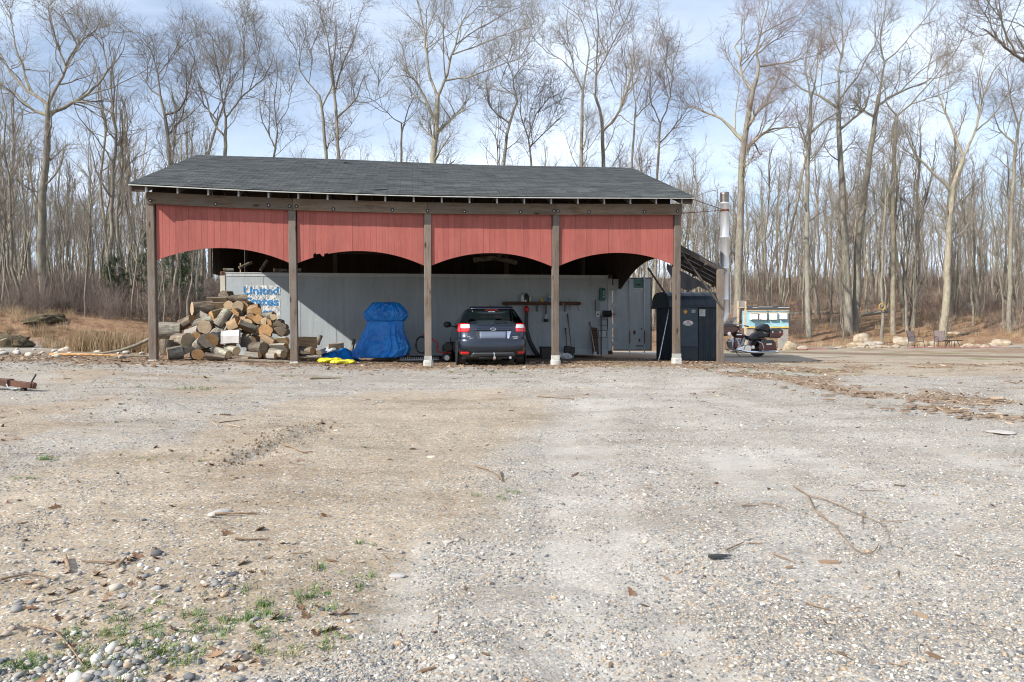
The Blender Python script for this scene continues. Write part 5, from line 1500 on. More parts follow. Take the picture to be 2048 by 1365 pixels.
for sd in (-1, 1):
    patch(rear_pt, lambda z: tuple(sorted((sd * 1.0, ax(sd * (0.795 - 0.62 * (z - 1.03)), z)))), zw, 0.002, 'rear_pillar', M_CAR, car, nu=7)
    patch(lambda u, z: side_pt(sd, u, z), lambda z: (0.30, 0.98), zw, 0.0, 'side_window', M_GLASS, car)
    patch(lambda u, z: side_pt(sd, u, z), lambda z: (0.0, 0.30), zw, 0.0, 'quarter_panel', M_CAR, car)
    patch(front_pt, lambda z: (sd * 1.0, sd * 0.8), zw, 0.0, 'windscreen_pillar', M_CAR, car)
    # tail lamp: red shell, clear block and red lower half
    lz = [0.835, 0.86, 0.90, 0.94, 0.98, 1.02, 1.05]
    def lu(z):
        inner = 0.565 + 0.05 * abs((z - 0.93) / 0.1) ** 2 * 0.5
        return tuple(sorted((ax(sd * inner, z), sd * 0.97)))
    lamp = patch(rear_pt, lu, lz, 0.012, 'tail_lamp', M_LRED, car, 0.014, nu=9)
    patch(rear_pt, lambda z: tuple(sorted((ax(sd * 0.575, z), ax(sd * 0.775, z)))), [0.932, 0.96, 0.99, 1.018], 0.0155, 'clear_lens', M_LWHT, lamp, nu=7)
    patch(rear_pt, lambda z: tuple(sorted((ax(sd * 0.60, z), ax(sd * 0.79, z)))), [0.305, 0.325, 0.345, 0.36], 0.008, 'reflector', M_LRED, car, nu=5)
    patch(rear_pt, lambda z: tuple(sorted((ax(sd * 0.59, z), ax(sd * 0.80, z)))), [0.285, 0.30], 0.007, 'reflector_trim', M_TRIM2, car, nu=5)
    # wheels
    for yy in (0.78, 3.42):
        wh = MB(); Mx = Matrix.Translation((sd * 0.735, yy, 0.315)) @ Matrix.Rotation(R(90), 4, 'Y')
        wh.lathe([(0.20, -0.10), (0.285, -0.105), (0.31, -0.085), (0.315, -0.04), (0.315, 0.04), (0.31, 0.085), (0.285, 0.105), (0.20, 0.10)], 32, Mx, caps=True)
        w_ = wh.build('wheel', M_TYRE, car)
        rim = MB(); rim.lathe([(0.19, -0.1075), (0.185, -0.106), (0.05, -0.103), (0.05, -0.101)], 20, Mx); rim.lathe([(0.19, 0.1075), (0.185, 0.106), (0.05, 0.103), (0.05, 0.101)], 20, Mx); rim.build('rim', M_SILV, w_)
        tread = MB()
        for k in range(36):
            q = Mx @ Matrix.Rotation(2 * math.pi * k / 36, 4, 'Z')
            tread.box(0.312, 0.320, -0.075, 0.075, -0.018, 0.018, q @ Matrix.Rotation(R(90), 4, 'X') @ Matrix.Identity(4)) if False else tread.box(0.313, 0.3195, -0.019, 0.019, -0.078, -0.03, q).box(0.313, 0.3195, -0.021, 0.017, -0.022, 0.022, q).box(0.313, 0.3195, -0.019, 0.019, 0.03, 0.078, q)
        t_ = tread.build('tread', M_TYRE, w_); t_['kind'] = 'stuff'
        arch_ = MB(); arch_.lathe([(0.365, 0), (0.365, 0.02)], 28, Matrix.Translation((sd * 0.852, yy, 0.335)) @ Matrix.Rotation(R(90 * sd), 4, 'Y')); arch_.build('wheel_arch', M_TRIM, car)
    # mirrors
    mr = MB(); mr.ell((sd * 1.0, 2.62, 1.05), (0.115, 0.07, 0.085)); mr.bar((sd * 0.80, 2.62, 0.99), (sd * 0.95, 2.62, 1.02), 0.05, 0.04)
    mr.build('door_mirror', M_TRIM, car)
# hatch outline, bumper step, number-plate recess, handle bar
def line(pts, r_=0.004):
    P = []
    for x_, z_ in pts:
        a = ax(x_, z_); p = rear_pt(a, z_); P.append(p + Vector((0, -0.001, 0)))
    return P
seam = MB()
seam.tube(line([(-0.70, 0.835), (-0.66, 0.70), (-0.645, 0.635), (-0.58, 0.60), (-0.3, 0.595), (0, 0.594), (0.3, 0.595), (0.58, 0.60), (0.645, 0.635), (0.66, 0.70), (0.70, 0.835)]), 0.0045, 6)
seam.build('hatch_gap', M_TRIM, car)
patch(rear_pt, lambda z: (ax(-0.445 + 0.25 * (0.86 - z), z), ax(0.445 - 0.25 * (0.86 - z), z)), [0.655, 0.70, 0.76, 0.82, 0.86], 0.003, 'plate_recess', M_TRIM, car)
patch(rear_pt, lambda z: (ax(-0.335, z), ax(0.335, z)), [0.675, 0.75, 0.845], 0.010, 'number_plate', M_PLATE, car, 0.006)
patch(rear_pt, lambda z: (ax(0.345, z), ax(0.45 - 0.35 * (0.86 - z), z)), [0.672, 0.75, 0.85], 0.011, 'recess_edge', M_CHROME, car, nu=4)
patch(rear_pt, lambda z: (ax(-0.45, z), ax(0.45, z)), [0.868, 0.885, 0.905, 0.918], 0.020, 'handle_bar', M_CAR, car, 0.02, nu=13)
patch(rear_pt, lambda z: (ax(-0.62, z), ax(0.62, z)), [1.006, 1.018, 1.03], 0.014, 'window_ledge', M_CAR, car, 0.01, nu=13)
# emblem: oval with six stars
em = MB(); pc = rear_pt(0, 0.905) + Vector((0, -0.022, 0))
Mx = Matrix.Translation(pc) @ Matrix.Rotation(R(90), 4, 'X')
ring = [Vector((0.068 * math.cos(t), 0.034 * math.sin(t), 0)) for t in np.linspace(0, 2 * math.pi, 25)]
em.tube([Mx @ p for p in ring], 0.006, 6, False)
for (sx_, sy_, sr_) in ((-0.034, 0.010, 0.016), (0.004, 0.013, 0.011), (0.036, 0.006, 0.010), (-0.006, -0.012, 0.010), (0.022, -0.014, 0.010), (0.044, -0.008, 0.008)):
    pts_ = []
    for k in range(8):
        q = k * math.pi / 4; rr_ = sr_ * (1.0 if k % 2 == 0 else 0.32); pts_.append(Mx @ Vector((sx_ + rr_ * math.cos(q), sy_ + rr_ * math.sin(q), 0.004)))
    em.add(pts_, [tuple(range(8))])
em.build('emblem', M_CHROME, car)
def badge(s, x, z, w_, size):
    p = rear_pt(ax(x, z), z); o = lettering('badge_lettering', s, (x, p.y - 0.012, z), size, M_CHROME, car, bold=0.0012, width=w_, extrude=0.002)
badge('SUBARU', -0.635, 0.712, 0.16, 0.034); badge('PREMIUM', -0.60, 0.675, 0.125, 0.030)
badge('IMPREZA', 0.475, 0.705, 0.145, 0.028); badge('AWD', 0.49, 0.668, 0.105, 0.036)
patch(rear_pt, lambda z: (ax(-0.17, z), ax(0.17, z)), [1.372, 1.386, 1.40], 0.010, 'high_brake_lamp', M_LRED, car, 0.012)
patch(rear_pt, lambda z: (ax(-0.52, z), ax(0.52, z)), [1.395, 1.41, 1.425], 0.055, 'spoiler', M_CAR, car, 0.05, nu=13)
lettering('window_sticker', 'SUPPORTER', (-0.09, rear_pt(0, 1.335).y - 0.004, 1.335), 0.035, M_SIGNW, car, rot=(R(56), 0, 0), width=0.17)
# lower bumper trim
patch(rear_pt, lambda z: (ax(-0.50 - 0.6 * (0.34 - z), z), ax(0.50 + 0.6 * (0.34 - z), z)), [0.235, 0.262, 0.29, 0.315, 0.335], 0.010, 'bumper_insert', M_TRIM2, car, 0.01, nu=13)
patch(rear_pt, lambda z: (ax(-0.48, z), ax(0.48, z)), [0.278, 0.294], 0.016, 'bumper_ridge', M_SILV, car, nu=11)
patch(rear_pt, lambda z: (-0.9, 0.9), [0.19, 0.205, 0.225], 0.004, 'bumper_lip', M_TRIM, car, nu=21)
# tow ball, exhaust, wiper, aerial, underbody
tb = MB(); tb.ell((0.0, -0.12, 0.315), (0.026, 0.026, 0.026)); tb.tube([(0, -0.12, 0.30), (0, -0.12, 0.23)], 0.014, 8); tb.bar((0, -0.16, 0.215), (0, 0.5, 0.215), 0.055, 0.05)
tb.build('tow_hitch', M_CHROME, car)
Bx(-0.03, 0.03, -0.15, -0.1, 0.15, 0.19).build('tow_chain_ring', M_RUST, car, 0.01)
MB().tube([(0.42, 0.08, 0.205), (0.42, 0.7, 0.21)], 0.034, 12).build('exhaust', M_STEEL, car)
MB().tube([(-0.35, 0.12, 0.20), (0.35, 0.12, 0.20)], 0.02, 8).build('hitch_tube', M_TRIM, car)
Bx(-0.74, 0.74, 0.35, 4.1, 0.17, 0.24).build('underbody', M_TRIM, car)
wp = MB(); p0 = rear_pt(0.0, 1.045) + Vector((0, -0.02, 0)); p1 = rear_pt(ax(0.34, 1.10), 1.085) + Vector((0, -0.012, 0))
wp.bar(p0, p1, 0.012, 0.012); wp.ell(p0, (0.025, 0.02, 0.02)); wp.build('rear_wiper', M_TRIM, car)
MB().tube([(0, 0.72, 1.47), (0.0, 0.80, 1.53), (0, 0.88, 1.56)], [0.012, 0.006, 0.002], 6).build('aerial', M_TRIM, car)
for sx_ in (-0.42, 0.42):
    st = MB(); st.ell((sx_, 1.15, 1.05), (0.13, 0.05, 0.10)); st.box(sx_ - 0.24, sx_ + 0.24, 1.1, 1.22, 0.6, 0.97); st.build('rear_seat', M_SEAT, car, 0.03)
    st = MB(); st.ell((sx_ * 0.85, 2.0, 1.10), (0.13, 0.05, 0.10)); st.box(sx_ * 0.85 - 0.22, sx_ * 0.85 + 0.22, 1.95, 2.07, 0.5, 1.02); st.build('front_seat', M_SEAT, car, 0.03)
Bx(-0.7, 0.7, 0.5, 1.1, 0.9, 0.93).build('parcel_shelf', M_TRIM, car)
# ================================================================== firewood heap
def log_bark(name, lo, hi, lich):
    m = NT(name); rr = m.rnd()
    v = m.coord('Object', (1.0, 6.0, 6.0)); g = m.noise(v, 4.0, 5, 0.7, 0.5)
    base = m.ramp(g, [(0.3, lo), (0.65, hi)])
    li = m.noise(m.coord('Object'), 7, 5, 0.7)
    base = m.mix(m.ramp(li, [(0.55, 0.0), (0.63, lich)]), base, (0.36, 0.38, 0.27))
    base = m.mix(1.0, base, m.ramp(rr, [(0, 0.7), (1, 1.25)]), 'MULTIPLY')
    m.col(base).set(0.92, 0, 0.15); m.bump(g, 0.9, 0.03); return m.mat
M_LB = log_bark('log_bark', (0.045, 0.034, 0.026), (0.25, 0.20, 0.155), 0.3)
M_LBL = log_bark('lichened_log_bark', (0.075, 0.064, 0.052), (0.34, 0.305, 0.25), 0.85)
def cut_mat(name, a, b):
    m = NT(name); rr = m.rnd()
    w_ = m.n('ShaderNodeTexWave', wave_type='RINGS', rings_direction='X'); w_.inputs['Scale'].default_value = 14; w_.inputs['Distortion'].default_value = 1.5; w_.inputs['Detail'].default_value = 2
    m.l(m.coord('Object'), w_.inputs['Vector'])
    base = m.ramp(w_.outputs['Fac'], [(0.2, a), (0.8, b)])
    base = m.mix(m.ramp(m.noise(m.coord('Object'), 5, 4, 0.6), [(0.4, 0.0), (0.7, 0.55)]), base, tuple(x * 0.5 for x in a))
    base = m.mix(1.0, base, m.ramp(rr, [(0, (0.62, 0.6, 0.58)), (1, (1.2, 1.15, 1.05))]), 'MULTIPLY')
    m.col(base).set(0.85, 0, 0.2); return m.mat
M_CUT = cut_mat('sawn_end', (0.36, 0.20, 0.09), (0.56, 0.36, 0.19))
M_CUTP = cut_mat('pale_sawn_end', (0.50, 0.36, 0.22), (0.66, 0.52, 0.36))
M_CUTG = cut_mat('grey_sawn_end', (0.26, 0.20, 0.14), (0.42, 0.34, 0.26))
M_SPL = wood('split_face', (0.27, 0.17, 0.095), (0.50, 0.36, 0.22), 'x', knots=False, grain=7)
M_SPLG = wood('grey_split_face', (0.20, 0.175, 0.15), (0.42, 0.38, 0.33), 'x', knots=False, grain=7)
M_SPLW = wood('white_split_face', (0.58, 0.54, 0.49), (0.80, 0.77, 0.72), 'x', knots=False, grain=9, varo=0.05)
_lc = [0]
def log(c, axis, r, L, kind='round', bark=None, cut=None, split=None, roll=0.0, label=None, name='firewood_log'):
    _lc[0] += 1; rg = random.Random(_lc[0])
    bark = bark or (M_LBL if rg.random() < 0.3 else M_LB); cut = cut or rg.choice([M_CUT, M_CUT, M_CUTP, M_CUTG]); split = split or rg.choice([M_SPL, M_SPL, M_SPLG])
    if kind == 'round': arc = [(2 * math.pi * k / 16) for k in range(16)]; extra = []
    elif kind == 'half': arc = list(np.linspace(-0.1, math.pi + 0.1, 10)); extra = [(0.3, -0.05), (-0.3, -0.08)]
    elif kind == 'quarter': arc = list(np.linspace(0.0, math.pi * 0.62, 7)); extra = [(-0.25, -0.15), (0.02, -0.5)]
    else: arc = list(np.linspace(0.9, 2.2, 4)); extra = [(-0.85, 0.2), (-0.8, -0.72), (0.0, -0.80), (0.78, -0.7), (0.84, 0.3)]
    wob = [1 + 0.09 * rg.uniform(-1, 1) for _ in arc]
    def sec(t, x):
        fl = 1 + 0.07 * math.sin(3 * t + _lc[0]) + (0.05 if t < 0.1 else 0)
        b_ = [(x, r * fl * w_ * math.cos(a) + 0.02 * r * math.sin(7 * t + a * 3), r * fl * w_ * math.sin(a)) for a, w_ in zip(arc, wob)]
        e_ = [(x, r * fl * p * (1 + 0.05 * math.sin(5 * t)), r * fl * q * (1 + 0.06 * math.cos(4 * t))) for p, q in extra]
        return b_, e_
    ts = [0, 0.12, 0.35, 0.6, 0.85, 1.0]; secs = [sec(t, (t - 0.5) * L) for t in ts]
    ax_ = Vector(axis).normalized(); q = Vector((1, 0, 0)).rotation_difference(ax_)
    Mx = Matrix.Translation(Vector(c)) @ q.to_matrix().to_4x4() @ Matrix.Rotation(roll, 4, 'X')
    mb = MB()
    if extra: mb.loft([s[0] for s in secs], False, True, closed=False)
    else: mb.loft([s[0] for s in secs], False, True)
    o = mb.build(name, bark, None); o.matrix_world = Mx
    if extra:
        sp = MB(); sp.loft([[s[0][-1]] + s[1] + [s[0][0]] for s in secs], False, False, closed=False); sp.build('split_face', split, o)
    for s, dxx in ((secs[0], -1), (secs[-1], 1)):
        pts = s[0] + s[1]; cx_ = sum(p[1] for p in pts) / len(pts); cz_ = sum(p[2] for p in pts) / len(pts)
        e = MB(); n_ = len(pts)
        e.add([(pts[0][0] + dxx * 0.004, cx_, cz_)] + list(pts), [(0, 1 + k, 1 + (k + 1) % n_) for k in range(n_)]); e.build('cut_end', cut, o)
    if not label:
        sh = {'round': 'round log', 'half': 'half split log', 'quarter': 'wedge split log', 'block': 'squared split block'}[kind]
        hor = 'left' if c[0] < 0.75 else 'middle' if c[0] < 1.7 else 'right'
        ver = 'foot' if c[2] < 0.45 else 'waist' if c[2] < 0.95 else 'top'
        tone = {M_CUT: 'orange ended', M_CUTG: 'dull ended', M_CUTP: 'pale ended'}.get(cut, 'dark ended')
        label = '%s %s in the %s %s of the log heap%s' % (tone, sh, hor, ver, '' if c[1] < 1.7 else ', towards its back')
    tag(o, label, 'log', 'logs in the firewood heap')
    return o
def lz(zx, zy, y):                # a spot in the heap, from the enlarged view
    return aty(280 + zx / 5.12, 520 + zy / 5.12, y)
def hy(zy): return 0.35 + max(0, (1000 - zy)) / 670 * 2.5
S_ = 18.6 / 1436 / 5.12           # metres per unit of that view, near the front
def L_(zx, zy, dia, length, axis, kind='round', dy=0.0, **kw):
    if 'label' not in kw and abs(axis[0]) > 0.7: axis = (axis[0], axis[1] - 0.75, axis[2])
    y = hy(zy) + dy; k = (y + 18) / 1436 / 5.12
    return log(lz(zx, zy, y), axis, dia * k / 2 * 1.06, min(length, 215) * k * 0.86, kind, **kw)
L_(310, 725, 150, 245, (1, 0.15, 0.02), bark=M_LBL, label='thick lichen covered log at the left edge of the heap', dy=0.3)
L_(635, 500, 125, 250, (-0.85, -0.5, -0.02), cut=M_CUTP, bark=M_LB, label='thick log high on the left with a pale round sawn end')
L_(790, 432, 92, 235, (1, 0.1, 0.03), 'half', split=M_CUTP, roll=R(-60), label='long pale split log lying across the top of the heap')
L_(885, 368, 95, 150, (0.2, 1, 0.05), cut=M_LB, label='round log at the very top of the heap', dy=0.1)
L_(1000, 402, 78, 210, (1, 0.2, 0.05), bark=M_LB, label='brown barked log on top just left of the faded lettering', dy=0.15)
L_(640, 645, 88, 270, (1, 0.2, 0.32), cut=M_CUT, bark=M_LBL, label='grey log tilted up to the right with an orange end')
L_(675, 692, 128, 200, (0.1, -1, 0.05), cut=M_CUTG, label='large round log end with an orange rim facing the yard', dy=-0.15)
L_(480, 640, 90, 190, (1, 0.1, 0.45), bark=M_LB)
L_(635, 575, 85, 150, (1, 0.3, -0.5), 'quarter', split=M_SPLG, dy=0.1)
L_(520, 745, 105, 190, (1, 0.2, 0.30), 'quarter', split=M_SPLG, roll=R(-40))
L_(800, 488, 95, 170, (1, 0.3, 0.0), 'half', split=M_SPL, cut=M_CUT, roll=R(-80), label='orange split face log under the pale top log')
L_(850, 600, 95, 330, (0.55, 0.25, 0.95), bark=M_LBL, label='long lichened log leaning steeply up the middle of the heap', dy=-0.25)
L_(905, 645, 88, 250, (0.5, 0.2, 0.95), 'half', split=M_SPLG, roll=R(200), dy=-0.15)
L_(800, 560, 90, 150, (0.6, 0.7, 0.3), 'quarter', split=M_SPL)
L_(770, 795, 125, 210, (-0.1, -1, -0.30), cut=M_CUT, bark=M_LBL, label='lichened log with a round dark centred end low in the middle', dy=-0.25)
L_(930, 797, 150, 190, (1, 0.08, 0.0), 'block', split=M_SPLW, bark=M_SPLW, cut=M_SPLW, label='bright white squared split block at the front of the heap', dy=-0.35)
L_(965, 665, 115, 125, (0.8, 0.5, 0.35), 'block', split=M_SPL, cut=M_CUT, dy=-0.2)
L_(1095, 705, 120, 210, (1, 0.3, -0.45), 'half', split=M_CUTP, bark=M_LBL, roll=R(-20), label='lichened split log slanting down right of the white block', dy=-0.1)
L_(1040, 620, 70, 130, (1, 0.2, 0.05), 'quarter', split=M_SPL, dy=-0.1)
for (a, b, d_, ln) in ((985, 556, 105, 170), (1028, 490, 112, 180), (1085, 475, 95, 180), (920, 470, 80, 150), (1195, 530, 85, 170), (1140, 600, 90, 170), (1215, 615, 90, 170), (1420, 663, 88, 170), (1375, 715, 80, 160), (1470, 690, 70, 160), (1130, 655, 85, 180), (1330, 655, 80, 170), (1480, 740, 70, 160)):
    L_(a, b, d_, ln, (0.15 * math.sin(a), -1, 0.08 * math.cos(b)), dy=0.05)
L_(1165, 505, 85, 140, (0.9, 0.5, 0.2), 'block', split=M_SPL)
L_(1278, 655, 95, 160, (0.35, -1, 0.3), 'half', cut=M_CUTP, roll=R(70), label='split log with a tall pale oval end on the right of the heap')
L_(1292, 730, 118, 170, (0.1, -1, 0.0), cut=M_CUT, label='broad brown round end on the right side of the heap', dy=-0.1)
L_(1352, 610, 82, 150, (0.2, -1, 0.1), 'quarter', cut=M_CUTP)
L_(1310, 577, 64, 165, (1, 0.25, 0.12), bark=M_LBL)
L_(1430, 755, 130, 150, (0.3, -1, 0), 'quarter', split=M_SPL, roll=R(30))
L_(1210, 745, 100, 160, (0.4, -1, 0.1), 'quarter', cut=M_CUT)
L_(440, 845, 165, 190, (0.8, -0.6, 0.1), bark=M_LB, cut=M_CUTG, label='big dark rounded log low on the left')
L_(640, 858, 140, 200, (0.6, -0.7, 0.35), bark=M_LBL, cut=M_CUTG, label='fat grey log leaning low in front of the heap', dy=-0.1)
L_(268, 895, 105, 170, (0.10, 0.1, 1), bark=M_LB, cut=M_CUTG, label='short log standing upright beside the left post', dy=-0.15)
L_(360, 955, 110, 160, (1, 0.4, 0.12), bark=M_LBL, label='small lichened log on the ground by the left post', dy=-0.1)
L_(480, 945, 100, 170, (1, -0.3, 0.12), 'half', bark=M_LB, roll=R(20))
L_(590, 970, 108, 130, (0.35, -1, 0.05), cut=M_CUT, bark=M_LB, label='log at the front with a brown round end near the ground')
L_(765, 1010, 85, 265, (1, 0.1, -0.12), 'half', split=M_SPLG, roll=R(-30), label='long flat grey split log lying at the front edge', dy=-0.05)
L_(830, 945, 78, 250, (1, 0.15, -0.28), bark=M_LBL)
L_(935, 922, 80, 190, (1, -0.1, -0.2), bark=M_LBL)
L_(1195, 900, 100, 205, (1, 0.05, -0.06), bark=M_LB, cut=M_CUTG)
L_(1085, 845, 95, 190, (1, 0.2, 0.1), 'half', split=M_SPLG, roll=R(-60))
L_(1420, 905, 85, 230, (1, 0.1, 0.06), 'half', split=M_SPLG, roll=R(-50))
L_(1410, 960, 90, 180, (1, 0.1, -0.1), bark=M_LBL)
L_(1150, 985, 80, 190, (1, 0.12, -0.05), 'quarter', split=M_SPLG)
L_(1345, 985, 60, 110, (1, 0.3, 0.0), 'block', split=M_SPLG)
L_(1060, 1015, 55, 240, (1, 0.0, -0.04), 'half', split=M_SPLG, bark=M_LB)
L_(1300, 830, 90, 170, (0.9, 0.4, -0.5), 'quarter', split=M_SPL)
L_(1440, 840, 80, 170, (1, 0.3, 0.1), 'half', roll=R(-60))
L_(1720, 852, 115, 200, (1, 0.15, 0.05), 'half', split=M_SPL, roll=R(-70), label='brown split log just right of the second post', dy=0.9)
L_(1705, 935, 85, 190, (1, 0.1, 0), bark=M_LB, dy=0.9)
L_(1830, 955, 50, 90, (0.2, -1, 0.0), cut=M_CUTG, dy=0.9)
L_(1835, 820, 42, 110, (0.3, 0.3, 1), dy=1.6)
# inner logs carry the heap
rg = random.Random(3)
for k in range(46):
    u = rg.random(); x = 0.05 + 2.4 * u; y = rg.uniform(1.2, 4.1)
    top = 1.55 * (1 - abs(x - 1.0) / 1.65) * (0.35 + 0.65 * min(1, (y - 0.2) / 2.2)) 
    if top < 0.2: continue
    z = gz(x, y) + 0.12 + rg.uniform(0, max(0.02, top - 0.25))
    log((x, y, z), (rg.uniform(-0.7, 0.7), -1, rg.uniform(-0.2, 0.2)), rg.uniform(0.09, 0.15), rg.uniform(0.4, 0.55), rg.choice(['round', 'half', 'quarter', 'round']), roll=rg.uniform(0, 6))
# slab of bark along the foot of the heap
P_ = [lz(900 + 110 * k, 1040 - 6 * math.sin(k), 0.12) for k in range(7)]
MB().tube([(p[0], p[1], gz(p[0], p[1]) + 0.03) for p in P_], [0.03, 0.05, 0.045, 0.05, 0.04, 0.045, 0.02], 6).build('bark_slab', M_LB, None)
tag(bpy.data.objects['bark_slab'], 'long strip of bark lying along the foot of the log heap', 'bark')
# odds and ends on the roof of the container
for (px, py, py2, ax_, r_, ln) in ((490, 530, 0, (1, 0.4, 0.55), 0.045, 0.42), (527, 531, 0, (0.6, 0.3, 1), 0.05, 0.38), (456, 540, 0, (1, 0.2, 0), 0.05, 0.3), (560, 541, 0, (1, 0.5, 0), 0.06, 0.4), (590, 541, 0, (1, -0.3, 0.05), 0.06, 0.4), (975, 517, 0, (1, 0.2, 0.15), 0.09, 0.9), (1010, 520, 0, (1, 0, -0.2), 0.08, 0.8)):
    p = aty(px, py, 5.15)
    log((p[0], 5.2, max(p[2], 2.70)), ax_, r_, ln, 'round', label='scrap of firewood lying on the container roof', name='firewood_log')
sp_ = aty(480, 516, 5.15)
MB().bar((sp_[0], 5.2, 2.61), (sp_[0], 5.2, 2.95), 0.04, 0.03).build('wooden_stake', M_SPL, None)
tag(bpy.data.objects['wooden_stake'], 'short upright wooden stake on the container roof', 'stake')
# ================================================================== tarps, bags and tools under the shed
m = NT('blue_tarp'); v = m.coord('Object')
cr1 = m.noise(v, 9, 6, 0.75, 1.2); big = m.noise(v, 2.2, 4, 0.6, 0.5)
m.col(m.ramp(big, [(0.3, (0.006, 0.12, 0.45)), (0.7, (0.014, 0.26, 0.72))])).set(0.38, 0, 0.5)
m.bump(m.math('ADD', cr1, m.math('MULTIPLY', m.voro(v, 14), 0.5)), 0.5, 0.02); M_TARP = m.mat
M_SILT = plain('silver_tarp', (0.42, 0.45, 0.50), 0.45, 0.1, var=0.35, scale=16, bump=1.0)
M_ROPE = plain('grey_rope', (0.22, 0.22, 0.20), 0.9)
TY = 2.55
tarp = empty('tarp_covered_machine', tuple(aty(770, 714, TY)), 0, 'tall machine wrapped in a blue tarp tied round its middle', 'tarp')
t0_ = Vector(tarp.location)
def tarp_rings(prof, depth, amp, seed, n=190, nz=46):
    if len(prof) < 2: nz = 1
    A_ = np.array(prof, float); t = np.linspace(0, 1, len(A_)); T2 = np.linspace(0, 1, nz) if nz > 1 else np.array([0.0])
    rows = np.stack([np.interp(T2, t, A_[:, i]) for i in range(4)], -1) if nz > 1 else A_
    rings = []
    q = 2 * np.pi * np.arange(n) / n
    for (zy, xl, xr, dpt) in rows:
        a = aty(560 + xl / 4.875, 480 + zy / 4.875, TY); b = aty(560 + xr / 4.875, 480 + zy / 4.875, TY)
        cx_ = (a[0] + b[0]) / 2; hw = (b[0] - a[0]) / 2; z = a[2]; am = amp(zy)
        v_ = zy * 0.011
        pleat = 0.5 - 2.2 * np.abs(vnoise(q * 6.4 + seed * 7 + 0.3 * vnoise(q * 2, v_), v_ * 0.07 + seed))       # long sharp pleats
        crease = 0.5 - 2.4 * np.abs(vnoise(q * 6.5 + v_ * 0.9 + 11, v_ * 1.6 - q * 1.4)) ; fine_ = 0.5 - 2.0 * np.abs(vnoise(q * 14 - v_ * 1.7, v_ * 2.6 + q * 2))
        f = 1 + am * ((1.9 * pleat + 0.35 * crease + 0.2 * fine_) if prof[0][0] == 785 else (0.8 * pleat + 0.8 * crease + 0.4 * fine_))
        c, s_ = np.cos(q), np.sin(q); p = 0.75
        x_ = cx_ + hw * f * np.sign(c) * np.abs(c) ** p; y_ = TY + dpt * f * np.sign(s_) * np.abs(s_) ** p
        zz = z + 0.12 * am * crease
        rings.append([(x_[k] - t0_.x, y_[k] - t0_.y, zz[k] - t0_.z) for k in range(n)])
    return rings
skirt = tarp_rings([(785, 862, 1200, 0.26), (830, 850, 1196, 0.30), (880, 836, 1198, 0.33), (930, 818, 1205, 0.37), (980, 795, 1222, 0.42), (1020, 778, 1236, 0.46), (1060, 758, 1242, 0.48), (1095, 738, 1228, 0.48), (1125, 735, 1205, 0.48), (1146, 745, 1165, 0.48)], 0.4, lambda zy: 0.07 + 0.12 * (zy - 785) / 360, 1.3)
sk = MB().loft(skirt, True, False).build('skirt', M_TARP, tarp)
hood = tarp_rings([(800, 872, 1192, 0.26), (788, 846, 1215, 0.33), (755, 830, 1236, 0.37), (725, 826, 1243, 0.38), (700, 836, 1232, 0.37), (675, 855, 1215, 0.34), (650, 878, 1190, 0.31), (632, 892, 1172, 0.28), (620, 903, 1158, 0.24), (612, 925, 1130, 0.17)], 0.4, lambda zy: 0.10, 0.4)
MB().loft(hood, True, False).build('hood', M_TARP, tarp)
rp = [Vector(p) for p in tarp_rings([(794, 858, 1204, 0.275)], 0.4, lambda zy: 0.015, 2.0, 40)[0]]
MB().tube(rp + [rp[0]], 0.008, 5).build('rope', M_ROPE, tarp)
# foot of the tarp trailing to the left
# crumpled tarp
def crumple(name, x0, x1, y0, y1, hfn, mat, parent, nx=34, ny=22):
    P = []; fs = []
    for j in range(ny):
        for i in range(nx):
            u, w_ = i / (nx - 1), j / (ny - 1); x = x0 + (x1 - x0) * u; y = y0 + (y1 - y0) * w_
            P.append((x + 0.04 * math.sin(9 * w_ + 3 * u), y + 0.04 * math.sin(8 * u), gz(x, y) + max(0.008, hfn(u, w_) + 0.16 * fbm(x * 3.1 + 7, y * 3.1, 3) + 0.04 * fbm(x * 13, y * 13, 2))))
    for j in range(ny - 1):
        for i in range(nx - 1): fs.append((j * nx + i, j * nx + i + 1, (j + 1) * nx + i + 1, (j + 1) * nx + i))
    o = MB().add(P, fs, True).build(name, mat, parent)
    md = o.modifiers.new('solid', 'SOLIDIFY'); md.thickness = 0.006
    return o
a = aty(632, 706, 2.3); b = aty(716, 706, 2.3)
ct = empty('crumpled_tarp', (0, 0, 0), 0, 'crumpled blue and silver tarp thrown over logs on the ground', 'tarp')
crumple('blue_sheet', a[0] + 0.15, b[0] + 0.1, 1.95, 3.1, lambda u, w_: 0.52 * math.sin(math.pi * min(1, u * 0.8 + 0.25)) * min(1, w_ * 2.2) * (0.55 + 0.45 * u), M_TARP, ct)
crumple('silver_sheet', a[0] - 0.05, a[0] + 0.62, 2.25, 3.0, lambda u, w_: 0.2 + 0.34 * u * min(1, w_ * 2), M_SILT, ct, 22, 16)
p = aty(673, 683, 2.6); log((p[0], 2.5, gz(p[0], 2.5) + 0.37), (1, 0.3, 0.1), 0.10, 0.42, 'half', split=M_SPL, roll=R(-60), label='brown split log lying on the crumpled tarp')
p = aty(676, 698, 2.0); log((p[0], 1.95, p[2]), (0.3, -1, 0.1), 0.07, 0.3, 'quarter', cut=M_CUT, label='split log end poking from under the crumpled tarp')
p = aty(704, 676, 3.6); log((p[0], 3.6, gz(p[0], 3.6) + 0.3), (0.2, 0.2, 1), 0.045, 0.6, 'round', label='short post of wood standing behind the crumpled tarp')
